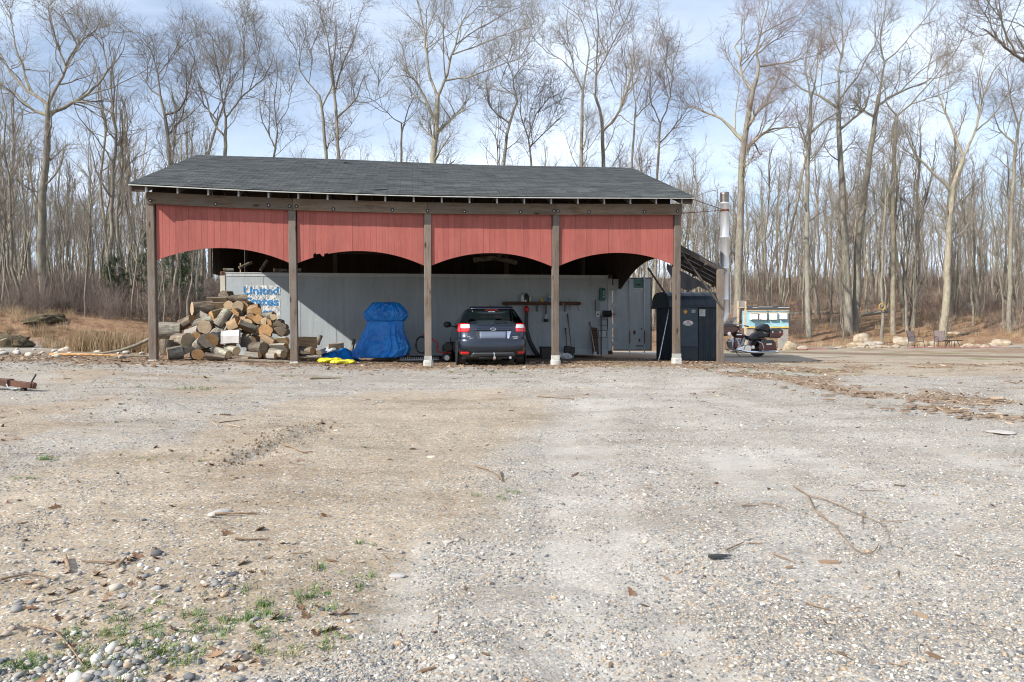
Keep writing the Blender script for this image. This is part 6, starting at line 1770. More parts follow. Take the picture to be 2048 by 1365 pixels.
# yellow bags
M_YEL = plain('yellow_plastic', (0.72, 0.62, 0.02), 0.4, var=0.12, scale=12, bump=0.8)
def sack(name, cx_, cy_, lx, ly, h, rz, mat, label, cat, group=None, tilt=0.0):
    e = empty(name, (cx_, cy_, gz(cx_, cy_)), rz, label, cat, group)
    P = []; fs = []; nu, nv = 22, 12
    rings = []
    for i in range(nu):
        u = -1 + 2 * i / (nu - 1); e1 = (1 - abs(u) ** 5) ** 0.6 * 0.9 + 0.1; ring = []
        for k in range(20):
            q = 2 * math.pi * k / 20
            wob = 1 + 0.10 * math.sin(5 * u + 3 * q) + 0.06 * math.sin(11 * u - 2 * q)
            zz = h * 0.5 * e1 * math.copysign(abs(math.sin(q)) ** 0.7, math.sin(q)) * wob
            ring.append((u * lx / 2, ly / 2 * math.copysign(abs(math.cos(q)) ** 0.6, math.cos(q)) * (0.92 + 0.08 * e1) * wob, max(0.004, zz + h * 0.5 + tilt * u)))
        rings.append(ring)
    MB().loft(rings, True, True).build('sack_body', mat, e)
    return e
p1 = aty(660, 719, 0.75); p2 = aty(676, 724, 0.45)
s1 = sack('yellow_bag', p1[0], 0.78, 0.62, 0.36, 0.13, R(8), M_YEL, 'folded yellow plastic bag lying behind another on the dirt', 'bag', 'yellow bags')
s2 = sack('yellow_bag', p2[0] + 0.12, 0.42, 0.60, 0.30, 0.11, R(-4), M_YEL, 'folded yellow plastic bag nearest the yard with black print', 'bag', 'yellow bags')
for s, y_ in ((s1, -0.172), (s2, -0.146)):
    mb = MB()
    for k in range(9): mb.box(-0.2 + k * 0.042, -0.175 + k * 0.042, y_ - 0.015, y_ - 0.006, 0.05, 0.07)
    mb.build('print', M_INK, s)['kind'] = 'stuff'
# pressure washer on a red cart
M_REDM = plain('red_painted_tube', (0.45, 0.02, 0.025), 0.4, 0.2, var=0.2)
M_BLK = plain('black_plastic', (0.018, 0.018, 0.02), 0.5, var=0.25)
M_WHT = plain('white_plastic', (0.62, 0.62, 0.58), 0.45, var=0.1, dirt=0.25)
def W_(px, py, y): return Vector(aty(px, py, y))
wb = W_(885, 708, 2.2); pw = empty('pressure_washer', (wb.x, wb.y, gz(wb.x, wb.y)), 0, 'red framed pressure washer with black engine left of the car', 'washer')
def loc_(px, py, y=2.2):
    q = W_(px, py, y); return Vector((q.x - wb.x, q.y - wb.y, q.z - gz(wb.x, wb.y)))
for dy_ in (-0.16, 0.16):
    off = Vector((0, dy_, 0))
    MB().tube([loc_(845, 669) + off, loc_(862, 676) + off, loc_(876, 688) + off, loc_(874, 704) + off, loc_(888, 706) + off, loc_(902, 705) + off], 0.017, 8).build('frame_tube', M_REDM, pw)
MB().tube([loc_(845, 669) + Vector((0, -0.16, 0)), loc_(845, 669) + Vector((0, 0.16, 0))], 0.018, 8).build('handle', M_BLK, pw)
c = loc_(894, 696); eng = MB(); eng.box(c.x - 0.13, c.x + 0.13, -0.14, 0.14, c.z - 0.10, c.z + 0.06); eng.lathe([(0.02, 0), (0.13, 0.01), (0.14, 0.05), (0.12, 0.09)], 20, Matrix.Translation((c.x + 0.02, -0.14, c.z + 0.03)) @ Matrix.Rotation(R(90), 4, 'X'))
for k in range(5): eng.box(c.x - 0.14, c.x + 0.1, -0.15, 0.15, c.z - 0.09 + k * 0.03, c.z - 0.08 + k * 0.03)
eng.build('engine', M_BLK, pw, 0.008)
Bx(c.x - 0.09, c.x + 0.04, -0.165, -0.02, c.z + 0.062, c.z + 0.14).build('air_filter', M_WHT, pw, 0.012)
Bx(c.x + 0.05, c.x + 0.16, -0.1, 0.12, c.z + 0.065, c.z + 0.17).build('fuel_tank', M_BLK, pw, 0.03)
for dy_ in (-0.2, 0.2):
    c2 = loc_(893, 706); w_ = MB().lathe([(0.06, -0.035), (0.12, -0.035), (0.128, 0), (0.12, 0.035), (0.06, 0.035)], 22, Matrix.Translation((c2.x, dy_, 0.128)) @ Matrix.Rotation(R(90), 4, 'X')).build('wheel', M_BLK, pw)
    MB().lathe([(0.075, -0.042), (0.07, 0.042)], 18, Matrix.Translation((c2.x, dy_, 0.128)) @ Matrix.Rotation(R(90), 4, 'X')).build('hub', M_WHT, w_)
hs = []
for k in range(60):
    q = 2 * math.pi * k / 24; r_ = 0.19 + 0.015 * math.sin(k * 0.9); cc = loc_(843, 690)
    hs.append(Vector((cc.x + r_ * 0.8 * math.cos(q), -0.18 + 0.0015 * k, cc.z + r_ * 1.2 * math.sin(q))))
MB().tube(hs, 0.013, 6).build('hose', M_BLACKR, pw)
q = W_(838, 700, 2.9); gr = empty('metal_grate', (q.x, q.y, gz(q.x, q.y)), R(4), 'low grey toothed metal ramp lying behind the third post', 'ramp')
Bx(-0.55, 0.55, -0.12, 0.12, 0.03, 0.05).build('plate', M_STEEL, gr)
for k in range(18): Bx(-0.53 + k * 0.062, -0.51 + k * 0.062, -0.13, -0.121, 0.03, 0.12).build('tooth', M_STEEL, gr)
q = W_(816, 689, 3.3); log((q.x, q.y, gz(q.x, q.y) + 0.17), (0, 0.1, 1), 0.055, 0.34, 'block', split=M_SPL, label='small orange block of wood beside the blue tarp')
# shelf on the container and what is on it
SY = CY0 - 0.12
M_SHELF = wood('brown_shelf_board', (0.06, 0.032, 0.02), (0.16, 0.085, 0.05), 'x', knots=False)
a = aty(1006, 607, SY); b = aty(1160, 607, SY)
shelf = empty('tool_shelf', (a[0], CY0, a[2]), 0, 'long brown wooden shelf board fixed to the container side', 'shelf')
Bx(0, b[0] - a[0], -0.22, 0.008, -0.045, 0.05).build('board', M_SHELF, shelf, 0.004)
for k in (0.12, 1.1, 2.0):
    mb = MB().prism([(0, -0.046), (0, -0.26), (0.03, -0.26), (0.2, -0.046)], 0, 0.03, Matrix(((0, 1, 0, k), (-1, 0, 0, -0.0), (0, 0, 1, 0), (0, 0, 0, 1)))); mb.build('bracket', M_STEEL, shelf)
shz = a[2] + 0.05
def jug(name, px, h, w_, mats, label, cat='jug', y=SY - 0.01):
    x = aty(px, 600, y)[0]; e = empty(name, (x, y, shz), 0, label, cat)
    MB().lathe([(w_ * 0.46, 0), (w_ * 0.5, 0.015), (w_ * 0.5, h * 0.6), (w_ * 0.36, h * 0.78), (w_ * 0.17, h * 0.86), (w_ * 0.16, h * 0.93)], 16).build('bottle', mats[0], e)
    MB().lathe([(w_ * 0.19, h * 0.92), (w_ * 0.19, h)], 12).build('cap', mats[1], e)
    if len(mats) > 2: MB().lathe([(w_ * 0.505, h * 0.04), (w_ * 0.505, h * 0.42)], 16, caps=False).build('label', mats[2], e)
    return e
M_BLUEL = plain('blue_fluid_label', (0.02, 0.12, 0.30), 0.4); M_YELP = plain('yellow_bottle', (0.55, 0.42, 0.02), 0.4); M_GRNP = plain('dark_green_paint', (0.015, 0.105, 0.075), 0.55, var=0.2); M_CLR = plain('cloudy_plastic', (0.42, 0.45, 0.46), 0.35)
jug('spray_can', 1045, 0.27, 0.12, (M_WHT, M_BLK), 'white can on the left part of the wall shelf', 'can')
jug('dark_canister', 1053, 0.28, 0.16, (M_BLK, M_BLK), 'black canister on the shelf beside the white can', 'canister', SY + 0.02)
jug('white_tube', 1060, 0.20, 0.06, (M_WHT, M_WHT), 'thin white tube on the shelf right of the black canister', 'tube')
jug('small_jar', 1051, 0.07, 0.07, (M_WHT, M_WHT), 'tiny white jar at the front of the shelf', 'jar', SY - 0.06)
jug('yellow_bottle', 1084, 0.15, 0.08, (M_YELP, M_YELP), 'small yellow bottle on the wall shelf', 'bottle')
jug('washer_fluid_jug', 1100, 0.30, 0.16, (M_CLR, M_WHT, M_BLUEL), 'clear jug with blue fluid on the shelf next to the fourth post', 'jug')
# leaf blower with its long tube hanging under the shelf
x = aty(1053, 630, CY0 - 0.16)[0]; e = empty('leaf_blower', (x, CY0 - 0.16, gz(x, CY0 - 0.3)), 0, 'red leaf blower hanging under the shelf with a long black tube', 'blower')
zt = aty(1053, 612, CY0 - 0.16)[2] - gz(x, CY0 - 0.3); zb_ = aty(1053, 627, CY0 - 0.16)[2] - gz(x, CY0 - 0.3)
MB().ell((0, 0, (zt + zb_) / 2), (0.085, 0.09, (zt - zb_) / 2 + 0.01)).build('motor_housing', M_REDM, e)
MB().tube([(0, 0, zb_ + 0.02), (-0.01, 0, zb_ - 0.3), (0.0, 0, zb_ - 0.55), (0.09, -0.05, 0.55), (0.22, -0.12, 0.28), (0.33, -0.2, 0.08)], [0.06, 0.062, 0.065, 0.07, 0.075, 0.08], 14).build('blower_tube', M_BLK, e)
x = aty(1092, 625, CY0 - 0.1)[0]; z0_ = aty(1092, 644, CY0 - 0.1)[2]; z1_ = aty(1092, 610, CY0 - 0.1)[2]
e = empty('string_trimmer', (x, CY0 - 0.1, z0_), 0, 'dark grey trimmer hanging head down under the shelf', 'trimmer')
MB().tube([(0, 0, 0.25), (-0.01, 0, z1_ - z0_)], [0.035, 0.03], 8).build('shaft', M_TRIM2, e); MB().lathe([(0.03, 0.27), (0.05, 0.16), (0.065, 0.09)], 14).build('guard', M_CLR, e); MB().lathe([(0.075, 0.09), (0.08, 0.02), (0.06, 0.0)], 14).build('head', M_BLK, e)
for px, py0, py1, nm, lb in ((1126, 606, 616, 'keys', 'thin silver hook hanging from the shelf right of the post'), (1138, 598, 620, 'hand_pruner', 'dark metal tool hanging from the right end of the shelf'), (1156, 607, 622, 'wire_hook', 'rusty wire hook at the far right of the shelf')):
    x = aty(px, py0, SY - 0.12)[0]; zt = aty(px, py0, SY - 0.12)[2]; zb_ = aty(px, py1, SY - 0.12)[2]
    o = MB().tube([(x, SY - 0.125, zt), (x + 0.005, SY - 0.13, (zt + zb_) / 2), (x, SY - 0.125, zb_ + 0.03), (x + 0.03, SY - 0.125, zb_), (x + 0.05, SY - 0.125, zb_ + 0.03)], 0.008, 6).build(nm, M_STEEL if nm == 'keys' else M_RUST, None); tag(o, lb, 'tool')
# leaning tools
M_HAND = wood('tool_handle', (0.16, 0.10, 0.06), (0.34, 0.23, 0.14), 'z', knots=False); M_DKST = plain('dark_iron', (0.05, 0.045, 0.042), 0.6, 0.5, var=0.3, dirt=0.5, dirtc=(0.12, 0.06, 0.03))
M_BUCK = plain('red_bucket_rim', (0.36, 0.03, 0.03), 0.5); M_TEAL = plain('teal_label', (0.10, 0.34, 0.36), 0.5, var=0.5, scale=20); M_SALT = plain('white_sack', (0.55, 0.56, 0.57), 0.6, var=0.2, scale=18, bump=0.5)
def leaner(name, top, bot, yt, yb, label, cat, parts):
    a = Vector(aty(*top, yt)); b = Vector(aty(*bot, yb)); b.z = max(b.z, gz(b.x, b.y))
    e = empty(name, tuple(b), 0, label, cat); parts(e, a - b); return e
def shovel(col):
    def f(e, d):
        MB().tube([(0, 0, 0.22), tuple(d * 0.97)], 0.016, 8).build('handle', M_HAND, e)
        MB().tube([tuple(d * 0.78), tuple(d)], 0.022, 8).build('grip', col, e)
        bl = MB(); rings = []
        for k, (w_, z_) in enumerate(((0.02, 0.0), (0.09, 0.05), (0.115, 0.14), (0.115, 0.24), (0.09, 0.28))): rings.append([(w_ * math.sin(t), -0.02 - 0.03 * math.cos(t * 1.2), z_) for t in np.linspace(-1.3, 1.3, 9)])
        bl.loft(rings, False, True, closed=False); o = bl.build('blade', M_DKST, e); o.modifiers.new('s', 'SOLIDIFY').thickness = 0.006
    return f
leaner('garden_shovel', (1135, 628), (1143, 712), CY0 - 0.03, CY0 - 0.55, 'long handled shovel with a green grip leaning on the container', 'shovel', shovel(M_GRNP))
leaner('short_spade', (1131, 657), (1134, 710), CY0 - 0.03, CY0 - 0.6, 'short dark handled spade leaning left of the long shovel', 'spade', shovel(M_BLK))
q = aty(1140, 704, CY0 - 0.25); e = empty('plastic_pail', (q[0], CY0 - 0.25, gz(q[0], CY0 - 0.25)), 0, 'pail with a teal label and red rim behind the shovel blades', 'pail')
MB().lathe([(0.12, 0), (0.14, 0.28)], 22).build('pail_body', M_TEAL, e); MB().lathe([(0.155, 0.275), (0.158, 0.30), (0.15, 0.325), (0.13, 0.32)], 22).build('rim', M_BUCK, e)
q = aty(1124, 710, 3.7); sack('white_sack', q[0] + 0.05, 3.75, 0.55, 0.35, 0.20, R(-15), M_SALT, 'slumped white plastic sack behind the fourth post', 'sack', tilt=-0.04)
q = aty(1092, 712, 3.7); e = empty('black_tub', (q[0], 3.8, gz(q[0], 3.8)), R(3), 'square black plastic tub on the ground under the shelf', 'tub')
tubm = MB(); tubm.loft([[(s_[0] * w_, s_[1] * w_ * 0.8, z_) for s_ in ((-1, -1), (1, -1), (1, 1), (-1, 1))] for w_, z_ in ((0.13, 0), (0.165, 0.36), (0.18, 0.365), (0.18, 0.385), (0.155, 0.385), (0.125, 0.03))], True, False); tubm.build('tub_body', M_BLK, e, 0.01)
def plank(e, d):
    M_ = Matrix.Translation((0, 0, 0)); MB().bar((0, 0, 0), tuple(d), 0.21, 0.035, up=(0.0, -1, 0.2)).build('board', M_SHELF, e)
leaner('leaning_plank', (1188, 656), (1191, 708), CY0 - 0.04, CY0 - 0.45, 'wide dark brown plank leaning on the container', 'plank', plank)
def ironbar(e, d):
    MB().tube([(0, 0, 0.0), tuple(d)], 0.012, 8).build('shaft', M_STEEL, e); MB().bar((0, 0, 0), tuple(d * 0.1), 0.10, 0.01, up=(0, -1, 0)).build('flat_end', M_STEEL, e); MB().tube([tuple(d * 0.86), tuple(d)], 0.019, 8).build('grip', M_BLK, e)
leaner('ice_scraper', (1179, 645), (1191, 711), CY0 - 0.03, CY0 - 0.6, 'long thin metal scraper leaning across the brown plank', 'scraper', ironbar)
# electrics by the corner
def on_wall(px0, py0, px1, py1, d, name, mat, label, cat, bev=0.006):
    a = aty(px0, py0, CY0 - d); b = aty(px1, py1, CY0 - d); e = empty(name, ((a[0] + b[0]) / 2, CY0, b[2]), 0, label, cat)
    w_ = (b[0] - a[0]) / 2; Bx(-w_, w_, -d, -0.006, 0, a[2] - b[2]).build('housing', mat, e, bev); return e, w_, a[2] - b[2]
e, w_, h_ = on_wall(1200, 577, 1211, 601, 0.12, 'green_switch_box', M_GRNP, 'green metal switch box high on the container side', 'box')
for k in range(3): Bx(w_ * 0.1, w_ * 0.6, -0.128, -0.1205, h_ * (0.25 + 0.2 * k), h_ * (0.36 + 0.2 * k)).build('switch', M_CLR, e)
e, w_, h_ = on_wall(1192, 600, 1200, 622, 0.10, 'breaker_panel', plain('grey_panel', (0.22, 0.24, 0.25), 0.6), 'narrow grey breaker panel left of the green box', 'panel')
e, w_, h_ = on_wall(1192, 623, 1200, 634, 0.07, 'outlet_box', M_WHT, 'small pale outlet box under the breaker panel', 'box'); Bx(-0.03, 0.03, -0.074, -0.0705, 0.05, 0.1).build('socket', M_BLK, e)
x = aty(1203, 650, CY0 - 0.05)[0]; o = MB().tube([(x, CY0 - 0.03, gz(x, CY0)), (x, CY0 - 0.03, aty(1203, 636, CY0)[2]), (x - 0.06, CY0 - 0.03, aty(1203, 630, CY0)[2])], 0.02, 8).build('conduit_pipe', M_TRIM2, None); tag(o, 'dark conduit pipe running down the container side', 'pipe')
c = aty(1214, 628, CY0 - 0.2); e = empty('hose_reel', (c[0], CY0 - 0.2, c[2]), 0, 'black cable reel mounted on the container side by the door', 'reel')
MX = Matrix.Rotation(R(90), 4, 'Y')
MB().lathe([(0.05, -0.11), (0.05, 0.11)], 16, MX).build('drum', M_BLK, e)
for k in range(9): MB().tube([MX @ Vector((0.09 * math.cos(q), 0.09 * math.sin(q), -0.1 + 0.025 * k)) for q in np.linspace(0, 2 * math.pi, 19)], 0.013, 6, False).build('cable_turn', M_BLACKR, e)
for s_ in (-1, 1): MB().lathe([(0.12, s_ * 0.118), (0.12, s_ * 0.126)], 20, MX).build('flange', M_BLK, e)
MB().bar((0, 0.2, 0), (0, 0.0, 0), 0.05, 0.03).build('bracket', M_DKST, e); MB().tube([(0.12, 0, 0), (0.28, 0, -0.02)], 0.012, 6).build('crank', M_DKST, e)
MB().tube([(0.0, -0.09, -0.05), (0.0, -0.06, -0.3), (0.01, -0.02, -0.52)], 0.01, 6).build('cable_end', M_BLACKR, e)
x = aty(1218, 590, CY0 - 0.03); o = MB().tube([(x[0], CY0 - 0.02, x[2] - 0.09), (x[0], CY0 - 0.03, x[2]), (x[0], CY0 - 0.02, x[2] + 0.09)], [0.006, 0.014, 0.006], 8).build('door_cleat', M_WHT, None); tag(o, 'slim white cleat on the container side by the corner', 'cleat')
# ================================================================== outdoor wood furnace, its chimney and the lean-to
M_BOIL = plain('furnace_blue_steel', (0.013, 0.024, 0.036), 0.42, 0.3, var=0.2, scale=4, dirt=0.25)
M_BOILD = plain('furnace_door_steel', (0.024, 0.042, 0.060), 0.38, 0.3, var=0.15, scale=4, dirt=0.2)
m = NT('stainless_flue'); v = m.coord('Object'); hz = m.n('ShaderNodeSeparateXYZ'); m.l(v, hz.inputs[0])
soot = m.ramp(hz.outputs['Z'], [(0.0, 0.0), (1.0, 0.0)])
m.col(m.ramp(m.noise(m.coord('Object', (6, 6, 0.7)), 2, 4, 0.6), [(0.3, (0.62, 0.63, 0.65)), (0.7, (0.80, 0.81, 0.83))])).set(0.38, 0.7); M_FLUE = m.mat
M_SOOT = plain('heat_blued_steel', (0.20, 0.17, 0.15), 0.4, 0.85, var=0.4, scale=8)
BY = 2.2
bl_ = aty(1344, 712, BY); br_ = aty(1439, 712, BY)
BW = br_[0] - bl_[0]; bz0 = gz(bl_[0] + 0.7, BY)
zt_ = aty(1400, 585, BY + 0.6)[2] - bz0; ze_ = aty(1400, 614, BY)[2] - bz0
BD = 1.35
boil = empty('wood_furnace', (bl_[0], BY, bz0), 0, 'dark blue steel wood furnace with a rounded roof beside the shed', 'furnace')
# body: ribbed side sheets
def ribbed(a, b, h0, h1, axis, pos, n, out):
    mb = MB(); rings = [[], []]
    for k in range(n * 4 + 1):
        t = a + (b - a) * k / (n * 4); o_ = out * (0.018 if (k % 4) in (1, 2) else 0.0)
        for r_, z in zip(rings, (h0, h1)): r_.append((t, pos + o_, z) if axis == 'x' else (pos + o_, t, z))
    mb.loft(rings, False, False, closed=False); return mb
Bx(0.01, BW - 0.01, 0.01, BD, 0.0, ze_ + 0.05).build('inner_shell', M_BOIL, boil)
dx0 = aty(1361, 700, BY)[0] - bl_[0]; dx1 = aty(1395, 700, BY)[0] - bl_[0]
ribbed(dx1 + 0.02, BW, 0.0, ze_ + 0.02, 'x', -0.004, 9, -1).build('front_sheet', M_BOIL, boil)
ribbed(0.0, dx0 - 0.01, 0.0, ze_ + 0.02, 'x', -0.004, 3, -1).build('front_sheet', M_BOIL, boil)
ribbed(0.0, BD, 0.0, ze_ + 0.02, 'y', -0.002, 10, -1).build('side_sheet', M_BOIL, boil)
ribbed(0.0, BD, 0.0, ze_ + 0.02, 'y', BW + 0.002, 10, 1).build('side_sheet', M_BOIL, boil)
dr = Bx(dx0, dx1, -0.035, 0.005, 0.42, ze_ + 0.0).build('door', M_BOILD, boil, 0.006)
Bx(dx0 + 0.0, dx1 - 0.0, -0.03, 0.005, 0.02, 0.41).build('lower_panel', M_BOIL, boil, 0.006)
# barrel roof along x with skirt
prof = [(-0.10, ze_ - 0.02), (-0.10, ze_ + 0.02)]
for k in range(0, 11):
    q = math.pi * k / 10; prof.append((BD / 2 - (BD / 2 + 0.08) * math.copysign(abs(math.cos(q)) ** 0.62, math.cos(q)), ze_ + 0.03 + (zt_ - ze_ - 0.03) * abs(math.sin(q)) ** 0.75))
prof += [(BD + 0.10, ze_ + 0.02), (BD + 0.10, ze_ - 0.02)]
rings = [[(x_, y_, z_) for y_, z_ in prof] for x_ in (-0.12, BW + 0.08)]
MB().loft(rings, True, False).build('roof', M_BOIL, boil, 0.008)
for k in range(5):
    x_ = 0.02 + k * (BW - 0.1) / 4
    MB().loft([[(x_ + d_, y_ * 1.0 + (0.006 if y_ > BD / 2 else -0.006), z_ + 0.008) for y_, z_ in prof[2:-2]] for d_ in (-0.015, 0.015)], False, False, closed=False).build('roof_rib', M_BOIL, boil)
# emblem and stickers
def F_(px, py): q = aty(px, py, BY - 0.04); return q[0] - bl_[0], q[2] - bz0
ex, ez_ = F_(1376, 646.5)
M_EMB = plain('white_emblem', (0.70, 0.70, 0.68), 0.4, var=0.05); M_EMR = plain('red_emblem', (0.48, 0.03, 0.03), 0.4, var=0.05); M_ORG = plain('orange_sticker', (0.80, 0.36, 0.01), 0.5, var=0.05)
def disc(rx, rz_, y, n=30): return [(ex + rx * math.cos(t), y, ez_ + rz_ * math.sin(t)) for t in [2 * math.pi * k / n for k in range(n)]]
eo = MB().loft([disc(0.155, 0.078, -0.036), disc(0.155, 0.078, -0.044)], True, False).build('emblem', M_EMB, boil)
MB().loft([disc(0.146, 0.070, -0.0445), disc(0.146, 0.070, -0.0452)], True, False).build('emblem_border', M_BOIL, eo)
MB().loft([disc(0.140, 0.064, -0.0455), disc(0.140, 0.064, -0.0462)], True, False).build('emblem_field', M_EMB, eo)
MB().prism([(ex - 0.075, ez_ + 0.018), (ex + 0.075, ez_ + 0.018), (ex + 0.055, ez_ + 0.04), (ex, ez_ + 0.054), (ex - 0.055, ez_ + 0.04)], -0.0472, -0.0465).build('emblem_cap', M_EMR, eo)
lettering('emblem_lettering', 'CLASSIC', (ex - 0.115, -0.0475, ez_ - 0.042), 0.07, M_INK, eo, bold=0.0015, width=0.23)
sx_, sz_ = F_(1371, 624)
MB().prism([(sx_ - 0.062, sz_), (sx_, sz_ - 0.062), (sx_ + 0.062, sz_), (sx_, sz_ + 0.062)], -0.04, -0.036).build('warning_sticker', M_ORG, boil)
MB().box(sx_ - 0.008, sx_ + 0.008, -0.042, -0.0405, sz_ - 0.03, sz_ + 0.03).build('sticker_mark', M_EMR, boil)
sx_, sz_ = F_(1387, 623)
Bx(sx_ - 0.065, sx_ + 0.065, -0.04, -0.036, sz_ - 0.05, sz_ + 0.05).build('rating_plate', plain('grey_rating_plate', (0.16, 0.19, 0.21), 0.5), boil)
for k in range(3): Bx(sx_ - 0.05, sx_ - 0.05 + 0.1 * (1 - 0.2 * k), -0.0415, -0.0402, sz_ + 0.025 - 0.03 * k, sz_ + 0.035 - 0.03 * k).build('plate_print', M_SIGNW, boil)
sx_, sz_ = F_(1405, 626)
Bx(sx_ - 0.09, sx_ + 0.09, -0.032, -0.026, sz_ - 0.10, sz_ + 0.10).build('instruction_label', M_SIGNW, boil)
for k in range(8): Bx(sx_ - 0.075, sx_ + 0.075 - 0.03 * (k % 3), -0.0335, -0.0322, sz_ + 0.075 - 0.02 * k, sz_ + 0.081 - 0.02 * k).build('label_print', M_TRIM2, boil)
# chimney
ch = aty(1449, 640, 3.05); cx_ = ch[0]; cy_ = 3.05; g0 = gz(cx_, cy_)
ztop = aty(1449, 386, cy_)[2] - g0
chim = empty('furnace_chimney', (cx_, cy_, g0), 0, 'tall shiny stainless chimney pipe rising behind the furnace', 'chimney')
rr_ = 0.128
prev = 1.15; cuts = [2.0, 2.95, 3.85, ztop - 0.12]
segs = [(1.38, 1.9), (1.9, 2.85), (2.85, 3.8), (3.8, ztop - 0.30)]
for (a, b) in segs:
    s_ = MB().lathe([(rr_, a), (rr_, b - 0.05), (rr_ + 0.006, b - 0.045), (rr_ + 0.006, b - 0.005), (rr_, b)], 28).build('pipe_section', M_FLUE, chim)
MB().lathe([(rr_, ztop - 0.30), (rr_ + 0.004, ztop - 0.05), (rr_ + 0.008, ztop), (rr_ - 0.01, ztop), (rr_ - 0.012, ztop - 0.3)], 28).build('pipe_top', M_SOOT, chim)
MB().tube([(0, 0, 1.5), (0, 0, 1.32), (-0.06, 0, 1.2), (-0.2, 0.02, 1.14), (-0.75, 0.05, 1.14)], [0.115, 0.115, 0.11, 0.105, 0.1], 16).build('elbow', M_FLUE, chim)
MB().tube([(0.15, -0.06, 1.45), (0.15, -0.06, 2.7)], 0.022, 10).build('side_conduit', M_STEEL, chim)
band = ztop - 0.55
MB().lathe([(rr_ + 0.01, band - 0.03), (rr_ + 0.01, band + 0.03)], 24, caps=False).build('stay_band', M_RUST, chim)
for (px, py, yy) in ((1386, 399, 0.6), (1362, 427, 0.2)):
    p = aty(px, py, yy); MB().tube([(p[0] - cx_, p[1] - cy_, p[2] - g0), (-0.05, -0.11, band)], 0.011, 6).build('stay_rod', M_RUST, chim)
# lean-to roof: posts, rafters, purlins, shade cloth
m = NT('shade_cloth'); v = m.coord('Object')
m.col(m.ramp(m.noise(v, 5, 5, 0.7), [(0.3, (0.030, 0.030, 0.032)), (0.7, (0.085, 0.085, 0.088))])).set(0.8)
tl = m.n('ShaderNodeBsdfTranslucent'); tl.inputs['Color'].default_value = (0.30, 0.31, 0.33, 1); mx = m.n('ShaderNodeMixShader'); mx.inputs[0].default_value = 0.42
m.l(m.b.outputs[0], mx.inputs[1]); m.l(tl.outputs[0], mx.inputs[2]); m.l(mx.outputs[0], m.out.inputs['Surface']); M_CLOTH = m.mat
LX0, LX1, LY0, LY1 = 12.80, 14.50, 0.30, 2.0
lp = aty(1440, 712, LY0); LX1 = lp[0]
zhi = aty(1361, 484, LY0)[2]; zlo = aty(1441, 535, LY0)[2]
lean = empty('lean_to', (0, 0, 0), 0, 'shade cloth lean-to roof on thin dark timbers over the furnace', 'lean-to')
M_DTIM = wood('dark_timber', (0.045, 0.036, 0.03), (0.14, 0.115, 0.095), 'z', knots=False)
def lzz(x): return zhi + (zlo - zhi) * (x - LX0) / (LX1 - LX0)
Bx(LX1 - 0.075, LX1 + 0.075, LY0 - 0.06, LY0 + 0.06, gz(LX1, LY0) - 0.1, zlo - 0.05).build('post', M_POST, lean)
for k in range(5):
    y_ = LY0 + (LY1 - LY0) * k / 4
    xe_ = LX1 + 0.1 + 0.55 * k / 4
    MB().bar((LX0, y_, zhi - 0.04), (xe_, y_, lzz(xe_) - 0.04), 0.04, 0.09).build('rafter', M_DTIM, lean)
for k in range(4):
    x_ = LX0 + 0.1 + (LX1 - LX0 - 0.1) * k / 3; xr_ = x_ + 0.55 * k / 3
    MB().bar((x_, LY0 - 0.05, lzz(x_) - 0.115), (xr_, LY1 + 0.05, lzz(xr_) - 0.115), 0.06, 0.05).build('purlin', M_DTIM, lean)
P = []; fs = []; nx_, ny_ = 14, 30
for j in range(ny_):
    for i in range(nx_):
        x_ = LX0 + (LX1 + 0.18 + 0.55 * j / (ny_ - 1) - LX0) * i / (nx_ - 1); y_ = LY0 - 0.06 + (LY1 - LY0 + 0.12) * j / (ny_ - 1)
        P.append((x_, y_, lzz(x_) + 0.018 - 0.025 * abs(math.sin(4 * math.pi * j / (ny_ - 1))) * 0.6 + 0.01 * math.sin(i * 1.3 + j)))
for j in range(ny_ - 1):
    for i in range(nx_ - 1): fs.append((j * nx_ + i, j * nx_ + i + 1, (j + 1) * nx_ + i + 1, (j + 1) * nx_ + i))
MB().add(P, fs, True).build('cloth', M_CLOTH, lean)
P = []; fs = []
for j in range(8):
    for i in range(16):
        x_ = 13.30 + (LX1 + 0.5 - 13.30) * i / 15; top = lzz(x_) - 0.14; drop = 0.5 * (0.35 + 0.65 * math.sin(math.pi * min(1, i / 11)))
        P.append((x_, LY1 + 0.08 + 0.03 * math.sin(i * 1.7), top - drop * j / 7))
for j in range(7):
    for i in range(15): fs.append((j * 16 + i, j * 16 + i + 1, (j + 1) * 16 + i + 1, (j + 1) * 16 + i))
MB().add(P, fs, True).build('hanging_cloth', M_CLOTH, lean)
a = aty(1361, 503, LY0 - 0.08); b = aty(1445, 618, LY0 - 0.08)
MB().bar(tuple(a), tuple(b), 0.035, 0.07, up=(0, -1, 0)).build('brace', M_RAFT, lean)
a = aty(1296, 536, 3.9); b = aty(1332, 590, 3.9); MB().bar(tuple(a), tuple(b), 0.04, 0.07, up=(0, -1, 0)).build('brace', M_DTIM, lean)
a = aty(1436, 585, 3.4); b = aty(1424, 548, 3.4); MB().bar(tuple(a), tuple(b), 0.04, 0.06, up=(0, -1, 0)).build('brace', M_DTIM, lean)
a = aty(1375, 586, 3.4); b = aty(1387, 560, 3.4); MB().bar(tuple(a), tuple(b), 0.04, 0.06, up=(0, -1, 0)).build('brace', M_DTIM, lean)
